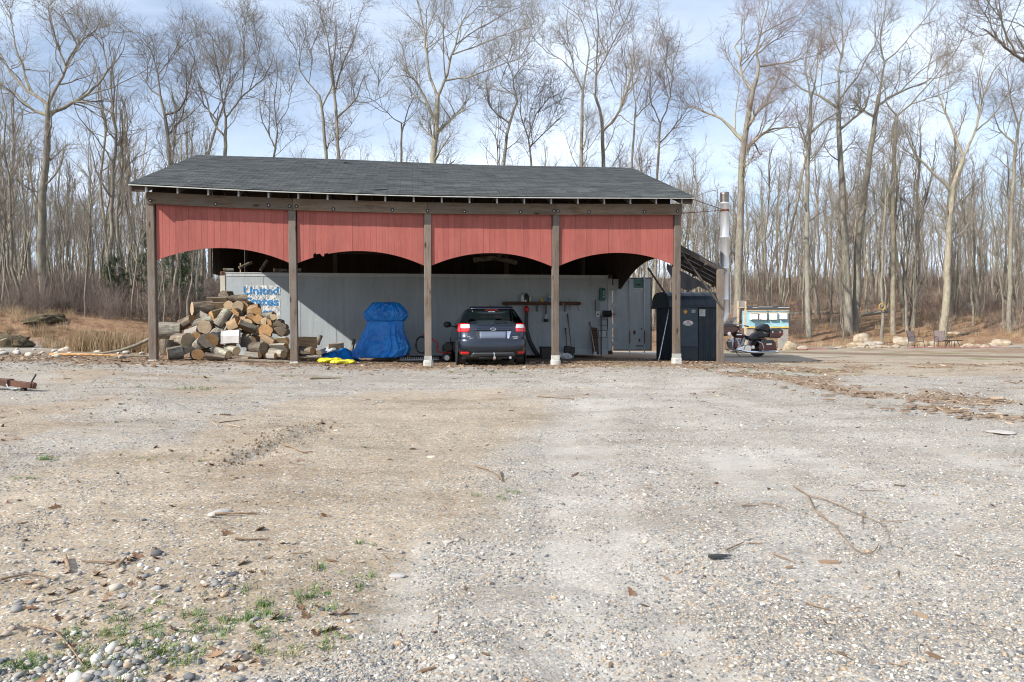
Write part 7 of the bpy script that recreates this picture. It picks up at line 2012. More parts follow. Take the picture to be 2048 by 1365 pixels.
# pole leaning on the furnace
a = Vector(aty(1338, 618, 2.3)); b = Vector(aty(1317, 711, 1.7)); b.z = gz(b.x, b.y)
e = empty('leaning_pole', tuple(b), 0, 'thin pale metal pole leaning against the furnace side', 'pole')
MB().tube([(0, 0, 0), tuple(a - b)], 0.018, 8).build('pole_shaft', M_STEEL, e); MB().tube([(0, 0, -0.0), tuple((a - b) * 0.05)], 0.03, 8).build('pole_foot', M_DKST, e)
# ================================================================== touring motorcycle, nose to the left
MD = 26.5
mo = atd(1430 + 970 / 11.376, 710, MD)
bike = empty('motorcycle', (mo[0], mo[1], gz(mo[0], mo[1])), -YAW + R(4), 'dark red and black touring motorcycle parked right of the furnace', 'motorcycle')
M_MRED = plain('maroon_paint', (0.085, 0.012, 0.012), 0.22, 0.3, var=0.15, Coat_Weight=1.0)
M_MBLK = plain('black_gloss_paint', (0.012, 0.012, 0.013), 0.2, var=0.1, Coat_Weight=1.0)
M_LEATH = plain('black_leather', (0.022, 0.022, 0.024), 0.45, bump=0.2)
m = NT('smoked_screen'); tr = m.n('ShaderNodeBsdfTransparent'); tr.inputs[0].default_value = (0.55, 0.56, 0.58, 1); mx = m.n('ShaderNodeMixShader'); mx.inputs[0].default_value = 0.45
m.set(0.1); m.col((0.25, 0.26, 0.28)); m.l(tr.outputs[0], mx.inputs[1]); m.l(m.b.outputs[0], mx.inputs[2]); m.l(mx.outputs[0], m.out.inputs['Surface']); M_SCREEN = m.mat
def wheel(x, r_, w_):
    Mx = Matrix.Translation((x, 0, r_)) @ Matrix.Rotation(R(90), 4, 'X')
    o = MB().lathe([(r_ - 0.12, -w_ * 0.4), (r_ - 0.03, -w_ * 0.5), (r_, -w_ * 0.25), (r_, w_ * 0.25), (r_ - 0.03, w_ * 0.5), (r_ - 0.12, w_ * 0.4)], 32, Mx, caps=False).build('wheel', M_TYRE, bike)
    MB().lathe([(r_ - 0.11, -0.05), (r_ - 0.135, -0.05), (r_ - 0.135, 0.05), (r_ - 0.11, 0.05)], 28, Mx, caps=False).build('rim', M_CHROME, o)
    sp = MB()
    for k in range(9): q = 2 * math.pi * k / 9; sp.bar(Mx @ Vector((0.03 * math.cos(q), 0.03 * math.sin(q), 0)), Mx @ Vector(((r_ - 0.12) * math.cos(q), (r_ - 0.12) * math.sin(q), 0)), 0.03, 0.02)
    sp.lathe([(0.05, -0.06), (0.05, 0.06)], 14, Mx); sp.build('spokes', M_MBLK, o)
    return o
wheel(0.0, 0.325, 0.16); wheel(-1.63, 0.325, 0.13)
def side_poly(name, poly, w_, mat, bevel=0.03, y0=None, parent=None):
    a, b = (-w_ / 2, w_ / 2) if y0 is None else (y0, y0 + w_)
    return MB().prism(poly, a, b).build(name, mat, parent or bike, bevel)
side_poly('rear_fender', [(-0.38, 0.40), (-0.30, 0.62), (-0.10, 0.72), (0.2, 0.72), (0.42, 0.55), (0.47, 0.40), (0.36, 0.38), (0.25, 0.58), (0.0, 0.66), (-0.22, 0.58), (-0.32, 0.38)], 0.2, M_MRED, 0.02)
for y_ in (-0.40, 0.20):
    sb = side_poly('saddlebag', [(-0.12, 0.28), (-0.10, 0.50), (0.0, 0.60), (0.40, 0.62), (0.52, 0.50), (0.58, 0.24), (-0.05, 0.22)], 0.20, M_MRED, 0.035, y_)
    side_poly('lid', [(-0.105, 0.505), (-0.01, 0.615), (0.405, 0.635), (0.535, 0.505)], 0.21, M_MBLK, 0.02, y_ - 0.005, sb)
    side_poly('emblem', [(0.16, 0.44), (0.36, 0.45), (0.36, 0.50), (0.16, 0.49)], 0.004, M_CHROME, 0, y_ - 0.006 if y_ < 0 else y_ + 0.204, sb)
    MB().tube([(-0.14, y_ + (0 if y_ < 0 else 0.2), 0.56), (0.0, y_ + (-0.02 if y_ < 0 else 0.22), 0.5), (0.06, y_ + (-0.02 if y_ < 0 else 0.22), 0.25), (0.0, y_ + (0 if y_ < 0 else 0.2), 0.22)], 0.014, 8).build('crash_bar', M_CHROME, bike)
    MB().tube([(-0.95, y_ * 0.6 + 0.02, 0.30), (-0.5, y_ * 0.8 + 0.04, 0.20), (-0.3, y_ + 0.1, 0.175), (0.45, y_ + 0.1, 0.175), (0.64, y_ + 0.1, 0.18)], [0.03, 0.035, 0.045, 0.05, 0.045], 12).build('exhaust_pipe', M_CHROME, bike)
tp = side_poly('tour_box', [(0.34, 0.70), (0.36, 0.86), (0.40, 0.97), (0.80, 0.99), (0.87, 0.94), (0.85, 0.80), (0.76, 0.69)], 0.50, M_MRED, 0.04)
side_poly('box_lid', [(0.355, 0.90), (0.38, 1.0), (0.46, 1.05), (0.76, 1.04), (0.875, 0.96), (0.875, 0.925)], 0.51, M_MBLK, 0.03, None, tp)
side_poly('tail_lamp', [(0.78, 0.74), (0.87, 0.80), (0.885, 0.87), (0.84, 0.83)], 0.46, M_LRED, 0.01, None, tp)
for s_ in (-0.258, 0.254): side_poly('latch', [(0.44, 0.88), (0.48, 0.88), (0.48, 0.94), (0.44, 0.94)], 0.006, M_CHROME, 0, s_, tp); side_poly('latch', [(0.72, 0.88), (0.75, 0.88), (0.75, 0.94), (0.72, 0.94)], 0.006, M_CHROME, 0, s_, tp)
MB().tube([(0.42, -0.2, 1.05), (0.5, -0.2, 1.12), (0.8, -0.18, 1.09), (0.84, -0.16, 1.03)], 0.01, 6).build('luggage_rail', M_CHROME, bike)
side_poly('backrest', [(-0.07, 1.02), (-0.02, 0.985), (0.16, 0.96), (0.33, 0.90), (0.40, 1.0), (0.38, 1.12), (0.32, 1.20), (0.22, 1.21), (0.05, 1.12)], 0.42, M_LEATH, 0.06)
side_poly('passenger_seat', [(-0.14, 0.80), (-0.05, 0.92), (0.02, 1.0), (0.10, 0.99), (0.16, 0.86), (0.36, 0.84), (0.36, 0.72), (-0.1, 0.70)], 0.36, M_LEATH, 0.05)
side_poly('rider_seat', [(-0.50, 0.78), (-0.44, 0.66), (-0.30, 0.60), (-0.12, 0.62), (0.0, 0.72), (-0.04, 0.86), (-0.12, 0.90), (-0.2, 0.84), (-0.30, 0.74), (-0.42, 0.78)], 0.36, M_LEATH, 0.05)
tk = MB(); rings = []
for (x_, zc, hw, hh_) in ((-0.98, 0.86, 0.03, 0.03), (-0.94, 0.84, 0.11, 0.09), (-0.82, 0.82, 0.155, 0.125), (-0.68, 0.81, 0.16, 0.12), (-0.55, 0.78, 0.14, 0.09), (-0.47, 0.76, 0.09, 0.05)):
    rings.append([(x_, hw * math.cos(q), zc + hh_ * math.sin(q)) for q in [2 * math.pi * k / 18 for k in range(18)]])
tk.loft(rings, True, True); tk.build('fuel_tank', M_MRED, bike)
for s_ in (-0.166, 0.162): side_poly('tank_badge', [(-0.86, 0.80), (-0.66, 0.80), (-0.66, 0.835), (-0.86, 0.835)], 0.005, M_CHROME, 0, s_)
# engine
eg = empty('engine', (0, 0, 0)); eg.parent = bike
MB().lathe([(0.13, -0.20), (0.145, -0.17), (0.145, 0.17), (0.13, 0.20)], 26, Matrix.Translation((-0.45, 0, 0.30)) @ Matrix.Rotation(R(90), 4, 'X')).build('clutch_cover', M_CHROME, eg)
side_poly('primary_cover', [(-0.88, 0.20), (-0.84, 0.32), (-0.5, 0.44), (-0.36, 0.40), (-0.32, 0.26), (-0.42, 0.15), (-0.6, 0.13)], 0.34, M_CHROME, 0.03, None, eg)
MB().lathe([(0.06, -0.2), (0.09, -0.16), (0.09, 0.16), (0.06, 0.2)], 20, Matrix.Translation((-0.25, 0, 0.36)) @ Matrix.Rotation(R(90), 4, 'X')).build('gear_cover', M_CHROME, eg)
for (x0, z0, x1, z1) in ((-0.62, 0.42, -0.52, 0.72), (-0.72, 0.42, -0.86, 0.70)):
    cyl = MB(); d = Vector((x1 - x0, 0, z1 - z0)); q = Vector((0, 0, 1)).rotation_difference(d).to_matrix().to_4x4(); Mx = Matrix.Translation((x0, 0, z0)) @ q; L = d.length
    pr = []
    for k in range(9): pr += [(0.075, L * k / 9), (0.095, L * (k + 0.3) / 9), (0.095, L * (k + 0.6) / 9), (0.075, L * (k + 0.65) / 9)]
    cyl.lathe(pr + [(0.09, L * 0.98), (0.06, L * 1.08)], 18, Mx, sm=False); cyl.build('cylinder', M_STEEL, eg)
MB().lathe([(0.07, -0.24), (0.085, -0.21), (0.085, -0.14)], 22, Matrix.Translation((-0.68, 0, 0.58)) @ Matrix.Rotation(R(90), 4, 'X')).build('air_cleaner', M_CHROME, eg)
side_poly('lower_leg', [(-1.02, 0.30), (-1.06, 0.55), (-1.0, 0.66), (-0.88, 0.62), (-0.86, 0.42), (-0.92, 0.28)], 0.72, M_MRED, 0.05)
side_poly('frame', [(-1.0, 0.16), (-1.0, 0.20), (-0.3, 0.22), (-0.1, 0.34), (-0.06, 0.30), (-0.28, 0.16)], 0.24, M_MBLK, 0.02)
for y_ in (-0.36, 0.32):
    MB().tube([(-1.02, y_ * 0.6, 0.22), (-1.08, y_, 0.28), (-1.08, y_, 0.52), (-1.0, y_ * 0.6, 0.66)], 0.017, 8).build('engine_guard', M_CHROME, bike); side_poly('floorboard', [(-1.12, 0.27), (-0.75, 0.24), (-0.75, 0.26), (-1.12, 0.29)], 0.1, M_MBLK, 0, y_ - 0.05)
MB().tube([(-0.86, -0.12, 0.17), (-0.80, -0.22, 0.06), (-0.74, -0.28, 0.005)], 0.014, 6).build('kickstand', M_MBLK, bike)
# fork, fairing, screen, bars
for y_ in (-0.11, 0.11): MB().tube([(-1.63, y_, 0.325), (-1.35, y_, 0.80), (-1.22, y_ * 0.9, 1.02)], [0.03, 0.028, 0.025], 10).build('fork_leg', M_CHROME, bike)
side_poly('front_fender', [(-1.98, 0.42), (-1.9, 0.60), (-1.68, 0.70), (-1.42, 0.62), (-1.32, 0.42), (-1.40, 0.42), (-1.50, 0.58), (-1.68, 0.655), (-1.86, 0.57), (-1.94, 0.42)], 0.18, M_MRED, 0.02)
side_poly('fairing', [(-1.52, 0.82), (-1.58, 0.98), (-1.50, 1.14), (-1.32, 1.22), (-1.02, 1.20), (-0.80, 1.08), (-0.76, 1.02), (-0.90, 0.90), (-1.14, 0.80), (-1.36, 0.76)], 0.62, M_MRED, 0.07)
side_poly('fairing_cap', [(-1.54, 1.03), (-1.50, 1.15), (-1.32, 1.235), (-1.02, 1.215), (-0.78, 1.085), (-0.75, 1.03), (-0.90, 1.09), (-1.2, 1.12)], 0.635, M_MBLK, 0.03)
for s_ in (-0.33, 0.31): MB().lathe([(0.05, 0), (0.065, 0.02)], 18, Matrix.Translation((-1.20, s_ + (0.02 if s_ < 0 else 0), 0.86)) @ Matrix.Rotation(R(90), 4, 'X')).build('side_lamp', M_CHROME, bike)
sc_ = MB(); rings = []
for (x_, z_, w_) in ((-1.16, 1.20, 0.30), (-1.05, 1.34, 0.28), (-0.94, 1.46, 0.22)): rings.append([(x_ + 0.10 * (t / w_) ** 2 * 0.9, t, z_) for t in np.linspace(-w_, w_, 9)])
sc_.loft(rings, False, True, closed=False); sc_.build('windscreen', M_SCREEN, bike)
for s_ in (-1, 1):
    hb = MB().tube([(-1.16, 0, 1.06), (-1.10, s_ * 0.18, 1.18), (-0.90, s_ * 0.36, 1.20), (-0.66, s_ * 0.42, 1.14)], 0.016, 8).build('handlebar', M_CHROME, bike)
    MB().tube([(-0.68, s_ * 0.416, 1.145), (-0.52, s_ * 0.44, 1.11)], 0.022, 8).build('grip', M_BLACKR, hb)
    MB().tube([(-0.92, s_ * 0.36, 1.20), (-0.84, s_ * 0.42, 1.29)], 0.008, 6).build('mirror_stem', M_CHROME, hb); MB().ell((-0.82, s_ * 0.44, 1.31), (0.03, 0.075, 0.05)).build('mirror', M_MBLK, hb)
for z_, x_ in ((1.10, -0.88), (1.04, -0.80), (1.14, -0.96)): MB().lathe([(0.045, 0), (0.05, 0.03)], 16, Matrix.Translation((x_, -0.08, z_)) @ Matrix.Rotation(R(60), 4, 'Y')).build('gauge', M_CHROME, bike)
# ================================================================== hive box, stones, chairs at the edge of the wood
HD = 38.0
def Hp(zx, zy, D=HD): return atd(1430 + zx / 11.376, 600 + zy / 11.376, D)
h0 = Hp(725, 740); h1 = Hp(1675, 740); HW = h1[0] - h0[0]; hw_ = float(np.linalg.norm((h1 - h0)[:2]))
hb_ = gz((h0[0] + h1[0]) / 2, (h0[1] + h1[1]) / 2); base = min(hb_, h0[2])
hive = empty('hive_box', (h0[0], h0[1], base), -YAW, 'blue painted hive stand with four white boxes and a tarpaper roof', 'hive')
def hz_(zy): return float(Hp(1000, zy)[2] - base)
def hx_(zx): return (zx - 725) / (1675 - 725) * hw_
M_HBLUE = plain('weathered_blue_paint', (0.27, 0.46, 0.52), 0.7, var=0.25, scale=3, dirt=0.3); M_HYEL = plain('yellow_board', (0.62, 0.40, 0.05), 0.7, var=0.2)
M_HWOOD = plain('raw_board', (0.48, 0.36, 0.24), 0.8, var=0.25, scale=8); M_TARPAPER = plain('tar_paper', (0.030, 0.030, 0.032), 0.8, var=0.4); M_HWHT = plain('white_hive_paint', (0.80, 0.74, 0.68), 0.6, var=0.06)
Bx(0, hw_, 0, 0.75, hz_(640), hz_(455)).build('lower_front', M_HBLUE, hive); Bx(0.0, hw_, 0.015, 0.75, hz_(453), hz_(245)).build('upper_front', M_HBLUE, hive)
Bx(-0.0, hw_, -0.012, -0.002, hz_(642), hz_(612)).build('yellow_board', M_HYEL, hive); Bx(-0.02, hw_ + 0.02, -0.03, 0.0, hz_(250), hz_(208)).build('fascia', M_HWOOD, hive)
rf = MB().prism([(-0.06, hz_(208)), (0.35, hz_(140)), (0.82, hz_(208)), (0.82, hz_(220)), (-0.06, hz_(220))], -0.05, hw_ + 0.05, Matrix(((0, 1, 0, 0), (1, 0, 0, 0), (0, 0, 1, 0), (0, 0, 0, 1)))).build('roof', M_TARPAPER, hive)
for zx0, zx1, zy in ((1010, 1330, 172), (1450, 1690, 190), (870, 970, 190)):
    t = (208 - zy) / 68.0; y_ = -0.06 + 0.41 * t; Bx(hx_(zx0), hx_(zx1), y_ - 0.03, y_ + 0.05, hz_(zy) + 0.012, hz_(zy) + 0.03).build('roof_batten', M_HWHT, rf)
for (a, b, c, d) in ((790, 955, 305, 455), (1000, 1160, 300, 455), (1230, 1390, 300, 455), (1462, 1620, 300, 445)):
    bx_ = Bx(hx_(a), hx_(b), -0.16, 0.012, hz_(d), hz_(c)).build('nest_box', M_HWHT, hive, 0.006); Bx(hx_(a) - 0.02, hx_(b) + 0.02, -0.19, 0.01, hz_(c) + 0.002, hz_(c) + 0.035).build('box_lid', M_HWOOD, bx_)
for a, b in ((1500, 1675), (725, 880)): Bx(hx_(a), hx_(b), 0.05, 0.45, 0.0 - 0.15, hz_(642) - 0.002).build('concrete_block', plain('grey_block', (0.27, 0.25, 0.225), 0.9, var=0.2), hive)
MB().tube([(hx_(1195), -0.03, hz_(500)), (hx_(1195), -0.04, hz_(230))], 0.012, 5).build('garden_stake', M_GRNP, hive)
# board on two posts behind the motorcycle
KD = 37.0; k0 = Hp(520, 480, KD); k1 = Hp(690, 480, KD); e = empty('notice_board', (k0[0], k0[1], gz(k0[0], k0[1])), -YAW, 'small wooden board frame on two posts left of the hive', 'board')
kw = float(np.linalg.norm((k1 - k0)[:2])); kz = lambda zy: float(Hp(600, zy, KD)[2] - gz(k0[0], k0[1]))
for x_ in (0, kw): Bx(x_ - 0.04, x_ + 0.04, -0.04, 0.04, -0.1, kz(30)).build('post', M_HWOOD, e)
Bx(0.045, kw - 0.045, -0.02, 0.02, kz(170), kz(20)).build('grey_panel', plain('grey_slate', (0.22, 0.21, 0.20), 0.8), e); Bx(-0.06, kw + 0.06, -0.05, 0.05, kz(185), kz(172)).build('crossbar', M_HWOOD, e)
# boulders
m = NT('pale_boulder'); v = m.coord('Object'); rr = m.rnd()
base_ = m.ramp(m.noise(v, 2.4, 5, 0.65), [(0.32, (0.17, 0.12, 0.075)), (0.5, (0.35, 0.27, 0.18)), (0.7, (0.50, 0.43, 0.33))])
base_ = m.mix(m.ramp(rr, [(0.3, 0.0), (1.0, 0.6)]), base_, (0.38, 0.36, 0.33)); m.col(base_).set(0.9, 0, 0.2); m.bump(m.noise(v, 9, 5, 0.7), 0.6, 0.05); M_BOULD = m.mat
_rm = [rock_mesh(200 + k, _IV2, _IF2, 1.0, 0.9, 16, False) for k in range(7)]
for q in _rm: q.materials.append(M_BOULD)
_bk = [0]
def boulder(px, pyb, w_px, h_px, D, label, group='pale boulders along the wood edge', rz=None, name='boulder'):
    _bk[0] += 1; k = _bk[0]; p = atd(px, pyb, D); s = D / F_PX; g = gz(p[0], p[1])
    o = link(name, _rm[k % 7], None); w_ = w_px * s / 2; h_ = h_px * s / 2
    o.scale = (w_ * 1.3, w_ * 0.95, h_ * 1.5); o.location = (p[0], p[1], g + h_ * 0.62); o.rotation_euler = (0, 0, -YAW + (0.2 * math.sin(k * 3) if rz is None else rz))
    tag(o, label, 'rock', group); return o
def B8(x0, x1, y0, y1, label, D=41.0): return boulder(1600 + (x0 + x1) / 2 / 4.571, 600 + y1 / 4.571, (x1 - x0) / 4.571, (y1 - y0) / 4.571, D, label)
B8(500, 640, 248, 345, 'biggest tan boulder, topmost in the cluster by the slim tree', 42.5)
B8(420, 592, 308, 380, 'wide tan boulder at the left foot of the cluster'); B8(585, 700, 305, 375, 'rounded pale boulder at the right foot of the cluster')
B8(635, 748, 285, 330, 'flat grey boulder resting right of the biggest one', 42.5); B8(845, 1042, 262, 360, 'long pale slanted slab of rock left of the patio chairs', 42)
B8(1095, 1147, 298, 350, 'small tan boulder right behind the left chair', 42); B8(1125, 1190, 318, 368, 'small tan boulder between the two chairs, left one', 42); B8(1180, 1256, 330, 372, 'small pale boulder between the two chairs, right one', 42)
B8(1360, 1462, 338, 392, 'round tan boulder right behind the right chair', 42); B8(1505, 1590, 380, 428, 'tan boulder a little right of the low table'); B8(1590, 1652, 385, 420, 'small boulder between the table and the right border'); B8(1765, 1926, 370, 440, 'wide pale boulder nearest the right border'); B8(1730, 1818, 420, 458, 'flat orange stone in front of the wide right boulder')
boulder(1581, 691, 25, 20, 36, 'rounded tan boulder standing alone right of the motorcycle'); boulder(1606, 689, 22, 8, 36, 'low tan stone beside the lone boulder'); boulder(1555, 686, 9, 6, 35.5, 'small pale stone just right of the motorcycle saddlebag')
for i, (x_, y_, w_, h_) in enumerate(((380, 345, 34, 30), (350, 395, 60, 20), (560, 395, 70, 26), (660, 410, 60, 20), (620, 400, 40, 18), (720, 400, 70, 24), (770, 445, 60, 34), (740, 430, 50, 20), (500, 392, 60, 18), (810, 410, 40, 20), (800, 455, 50, 18), (690, 425, 40, 18), (1200, 440, 50, 16), (450, 400, 50, 16), (880, 380, 60, 40), (1680, 430, 50, 40), (1480, 385, 30, 18), (1700, 440, 60, 24))):
    boulder(1600 + x_ / 4.571, 600 + y_ / 4.571, w_ / 4.571, h_ / 4.571, 40.2, 'one of the small pale stones spilled along the border bed', 'small stones in the border bed', name='stone')
boulder(1945, 640, 30, 13, 60, 'flat grey rock outcrop among the trees on the right', None); boulder(1690, 645, 20, 9, 50, 'grey mossy rock at the foot of the thick twin tree', None); boulder(1905, 668, 40, 10, 46, 'low grey ledge of rock behind the right chair', None)
# fabric strip and red line along the bed
M_FAB = plain('grey_landscape_fabric', (0.15, 0.16, 0.175), 0.85, var=0.25); M_REDL = plain('red_string', (0.55, 0.12, 0.09), 0.7)
def strip(name, pts, w_, mat, label, cat, lift=0.02):
    P = []; fs = []
    for k, (px, D) in enumerate(pts):
        for s_ in (0, 1):
            x_, y_ = at_ground(px, D + s_ * w_); P.append((x_, y_, gz(x_, y_) + lift + 0.02 * s_ * math.sin(k * 2.1)))
    for k in range(len(pts) - 1): fs.append((2 * k, 2 * k + 1, 2 * k + 3, 2 * k + 2))
    o = MB().add(P, fs, True).build(name, mat, None); o.modifiers.new('s', 'SOLIDIFY').thickness = 0.012; tag(o, label, cat); return o
strip('landscape_fabric', [(1545 + 13 * k, 36.3 + 0.13 * k) for k in range(11)], 0.9, M_FAB, 'strip of grey landscape fabric in front of the hive', 'fabric')
strip('landscape_fabric', [(1808 + 14 * k, 39.2 - 0.02 * k) for k in range(18)], 0.6, M_FAB, 'strip of grey landscape fabric under the patio chairs', 'fabric')
def cord(name, pts, label, z=0.06):
    P = []
    for px, D in pts: x_, y_ = at_ground(px, D); P.append((x_, y_, gz(x_, y_) + z))
    o = MB().tube(P, 0.013, 5).build(name, M_REDL, None); tag(o, label, 'edging')
cord('red_edging', [(1545, 36.2), (1580, 36.0), (1615, 35.7), (1655, 35.4)], 'faded red edging line by the lone boulder'); cord('red_edging', [(1815, 39.0), (1880, 38.9), (1950, 38.8), (2015, 38.6)], 'faded red edging line in front of the patio chairs')
# patio chairs and low table
M_SLING = plain('taupe_sling', (0.17, 0.13, 0.125), 0.8); M_CHF = plain('bronze_frame', (0.045, 0.038, 0.034), 0.5, 0.3)
def chair(px, D, rz, label):
    x_, y_ = at_ground(px, D); e = empty('patio_chair', (x_, y_, gz(x_, y_)), rz, label, 'chair', 'patio chairs')
    MB().box(-0.25, 0.25, -0.012, 0.012, 0.0, 0.56, Matrix.Translation((0, 0.24, 0.40)) @ Matrix.Rotation(R(-14), 4, 'X')).build('backrest', M_SLING, e); MB().box(-0.25, 0.25, -0.26, 0.25, 0.375, 0.40).build('seat', M_SLING, e)
    for s_ in (-0.28, 0.28):
        MB().tube([(s_, 0.38, 0.98), (s_, 0.24, 0.40), (s_, 0.30, 0.0)], 0.016, 6).build('rear_leg', M_CHF, e); MB().tube([(s_, 0.30, 0.60), (s_, 0.0, 0.63), (s_, -0.28, 0.60), (s_, -0.24, 0.38), (s_, -0.32, 0.0)], 0.016, 6).build('arm_leg', M_CHF, e)
    for y2, z2 in ((-0.24, 0.37), (0.24, 0.37)): MB().tube([(-0.28, y2, z2), (0.28, y2, z2)], 0.014, 6).build('crossbar', M_CHF, e)
    return e
chair(1832, 39.6, -YAW + R(25), 'left of the two brown sling patio chairs by the boulders'); chair(1884, 39.6, -YAW - R(8), 'right of the two brown sling patio chairs, beside the low table')
x_, y_ = at_ground(1906, 39.4); e = empty('low_table', (x_, y_, gz(x_, y_)), -YAW, 'low dark metal patio table right of the chairs', 'table')
MB().lathe([(0.46, 0.40), (0.47, 0.42), (0.47, 0.44)], 24).build('table_top', M_CHF, e)
for k in range(4): q = R(45 + 90 * k); MB().tube([(0.2 * math.cos(q), 0.2 * math.sin(q), 0.41), (0.30 * math.cos(q), 0.30 * math.sin(q), 0.2), (0.36 * math.cos(q), 0.36 * math.sin(q), 0.0)], 0.018, 6).build('leg', M_CHF, e)
# ring hung on the slim tree, fallen trunks
p = atd(1764, 614, 42.75); e = empty('yellow_ring', tuple(p), -YAW, 'yellow ring hanging on the slim pale tree in the right woods', 'ring')
MB().tube([(0.17 * math.cos(q), 0, 0.19 * math.sin(q)) for q in np.linspace(0, 2 * math.pi, 25)], 0.034, 8, False).build('ring_tube', plain('yellow_ring_paint', (0.34, 0.22, 0.05), 0.6, var=0.4, scale=20), e)
for i, (a, b, lb) in enumerate((((1556, 60), (1690, 60), 'pale fallen trunk lying behind the hive in the right woods'), ((1720, 55), (1790, 57), 'fallen trunk tilted beside the thick twin tree'), ((40, 46), (96, 46), 'pale fallen log lying in the brush on the left'))):
    xa, ya = at_ground(*a); xb, yb = at_ground(*b); za, zb_ = gz(xa, ya) + 0.14, gz(xb, yb) + (0.12 if i != 1 else 0.5); zm = max((za + zb_) / 2, gz((xa + xb) / 2, (ya + yb) / 2) + 0.10)
    o = MB().tube([(xa, ya, za), ((xa + xb) / 2, (ya + yb) / 2, zm), (xb, yb, zb_)], [0.14, 0.13, 0.08], 9).build('fallen_trunk', M_BARKP, None); tag(o, lb, 'log')
# ================================================================== things lying in the yard
def G(px, py):
    d = ray(px, py); z = -0.5; p = None
    for _ in range(8):
        p = CAM + d * ((z - CAM[2]) / d[2]); z = 0.5 * z + 0.5 * float(gfull(p[0], p[1]))
    p = CAM + d * ((z - CAM[2]) / d[2]); return np.array([p[0], p[1], float(gfull(p[0], p[1]))])
m = NT('bare_stick'); v = m.coord('Object'); m.col(m.ramp(m.noise(v, 30, 4, 0.7), [(0.3, (0.13, 0.085, 0.055)), (0.7, (0.33, 0.24, 0.165))])).set(0.85, 0, 0.2); M_STICK = m.mat
def stick(name, pts, r0, r1, label, mat=None, lift=0.008, parent=None, n=7):
    P = [G(a, b) for a, b in pts]; Q = []
    Pr, _ = resample(P, [1] * len(P), max(8, len(P) * 3)) if len(P) > 2 else (np.array(P), 0)
    rr_ = np.linspace(r0, r1, len(Pr)); Q = [(p[0], p[1], float(gfull(p[0], p[1])) + r + lift) for p, r in zip(Pr, rr_)]
    o = MB().tube(Q, list(rr_), n).build(name, mat or M_STICK, parent)
    if parent is None: tag(o, label, 'stick')
    return o
def z7(l): return [(1248 + a / 2.56, 900 + b / 2.56) for a, b in l]
br = empty('forked_branch', tuple(G(1610, 990)), 0, 'long forked bare branch lying on the gravel at the right', 'branch')
def under(o, e):
    for v_ in o.data.vertices: v_.co -= e.location
for nm, l, r0, r1 in (('main_stem', [(870, 200), (940, 245), (965, 310), (1000, 345), (1060, 385), (1110, 450), (1150, 490), (1210, 545), (1270, 550), (1290, 525), (1305, 495)], 0.0075, 0.0035),
                      ('side_stem', [(942, 246), (1030, 265), (1150, 320), (1230, 355), (1310, 380), (1345, 415), (1360, 500)], 0.005, 0.0018), ('side_stem', [(1310, 379), (1380, 378), (1455, 374)], 0.0045, 0.002), ('side_stem', [(1000, 330), (1040, 372), (1050, 380)], 0.004, 0.0025), ('side_stem', [(1225, 320), (1232, 352)], 0.004, 0.0015), ('side_stem', [(1222, 330), (1218, 415)], 0.003, 0.0015), ('side_stem', [(1060, 386), (1130, 410)], 0.0035, 0.0015)):
    o = stick(nm, z7(l), r0, r1, None, parent=br, lift=0.015); under(o, br)
for l, r0, lb in (([(600, 295), (690, 291)], 0.006, 'short straight stick left of the forked branch'), ([(700, 278), (780, 290), (830, 308)], 0.005, 'thin bent stick just left of the forked branch'), ([(1200, 215), (1330, 216)], 0.004, 'thin straw coloured stick above the forked branch'), ([(520, 526), (575, 498), (615, 480)], 0.006, 'short grey stick beside the dark bark piece'),
                  ([(760, 541), (820, 562), (878, 590)], 0.006, 'dark stick below the forked branch'), ([(935, 798), (1055, 830)], 0.0055, 'pale straight stick low in the right foreground'), ([(1405, 625), (1400, 650), (1428, 690)], 0.004, 'small curved dark twig right of the forked branch'), ([(640, 488), (710, 487)], 0.005, 'brown twig end near the dark bark piece'), ([(1360, 1105), (1440, 1122)], 0.004, 'pale twig near the bottom right'), ([(390, 405), (440, 448)], 0.004, 'thin dark twig left of the bark piece')):
    stick('stick', z7(l), r0, r0 * 0.5, lb)
for l, r0, lb in (([(565, 890), (605, 910), (625, 906)], 0.012, 'dark stick in the sandy patch at the left'), ([(470, 1083), (540, 1082)], 0.008, 'reddish stick on the sand at the left'), ([(430, 1033), (515, 1030)], 0.010, 'dark stick by the flat grey slab'), ([(165, 1128), (260, 1128)], 0.006, 'grey stick among the leaves at the left'), ([(235, 1140), (252, 1120)], 0.010, 'stubby grey stick among the leaves'), ([(95, 1212), (130, 1202)], 0.006, 'dark stick near the left edge'), ([(130, 1120), (140, 1148)], 0.012, 'short dark branch stub at the left'), ([(0, 1165), (60, 1150), (110, 1163)], 0.006, 'crooked grey twig by the left border'), ([(55, 1255), (100, 1262), (150, 1310), (165, 1335)], 0.005, 'pale curved stem over the round stones'), ([(580, 1112), (615, 1110), (622, 1105)], 0.004, 'small pale bent twig on the sand'), ([(633, 1130), (634, 1145)], 0.008, 'upright grey chip of wood in the sand'), ([(950, 935), (985, 945), (1000, 962)], 0.008, 'thin part of the dead twig in the middle of the yard'), ([(998, 945), (1004, 965)], 0.011, 'thick stub of the dead twig in the middle of the yard'), ([(620, 760), (680, 758)], 0.015, 'dark stick near the second post'), ([(1075, 795), (1150, 800)], 0.010, 'thin stick on the gravel in front of the fourth post')):
    stick('stick', l, r0, r0 * 0.6, lb)
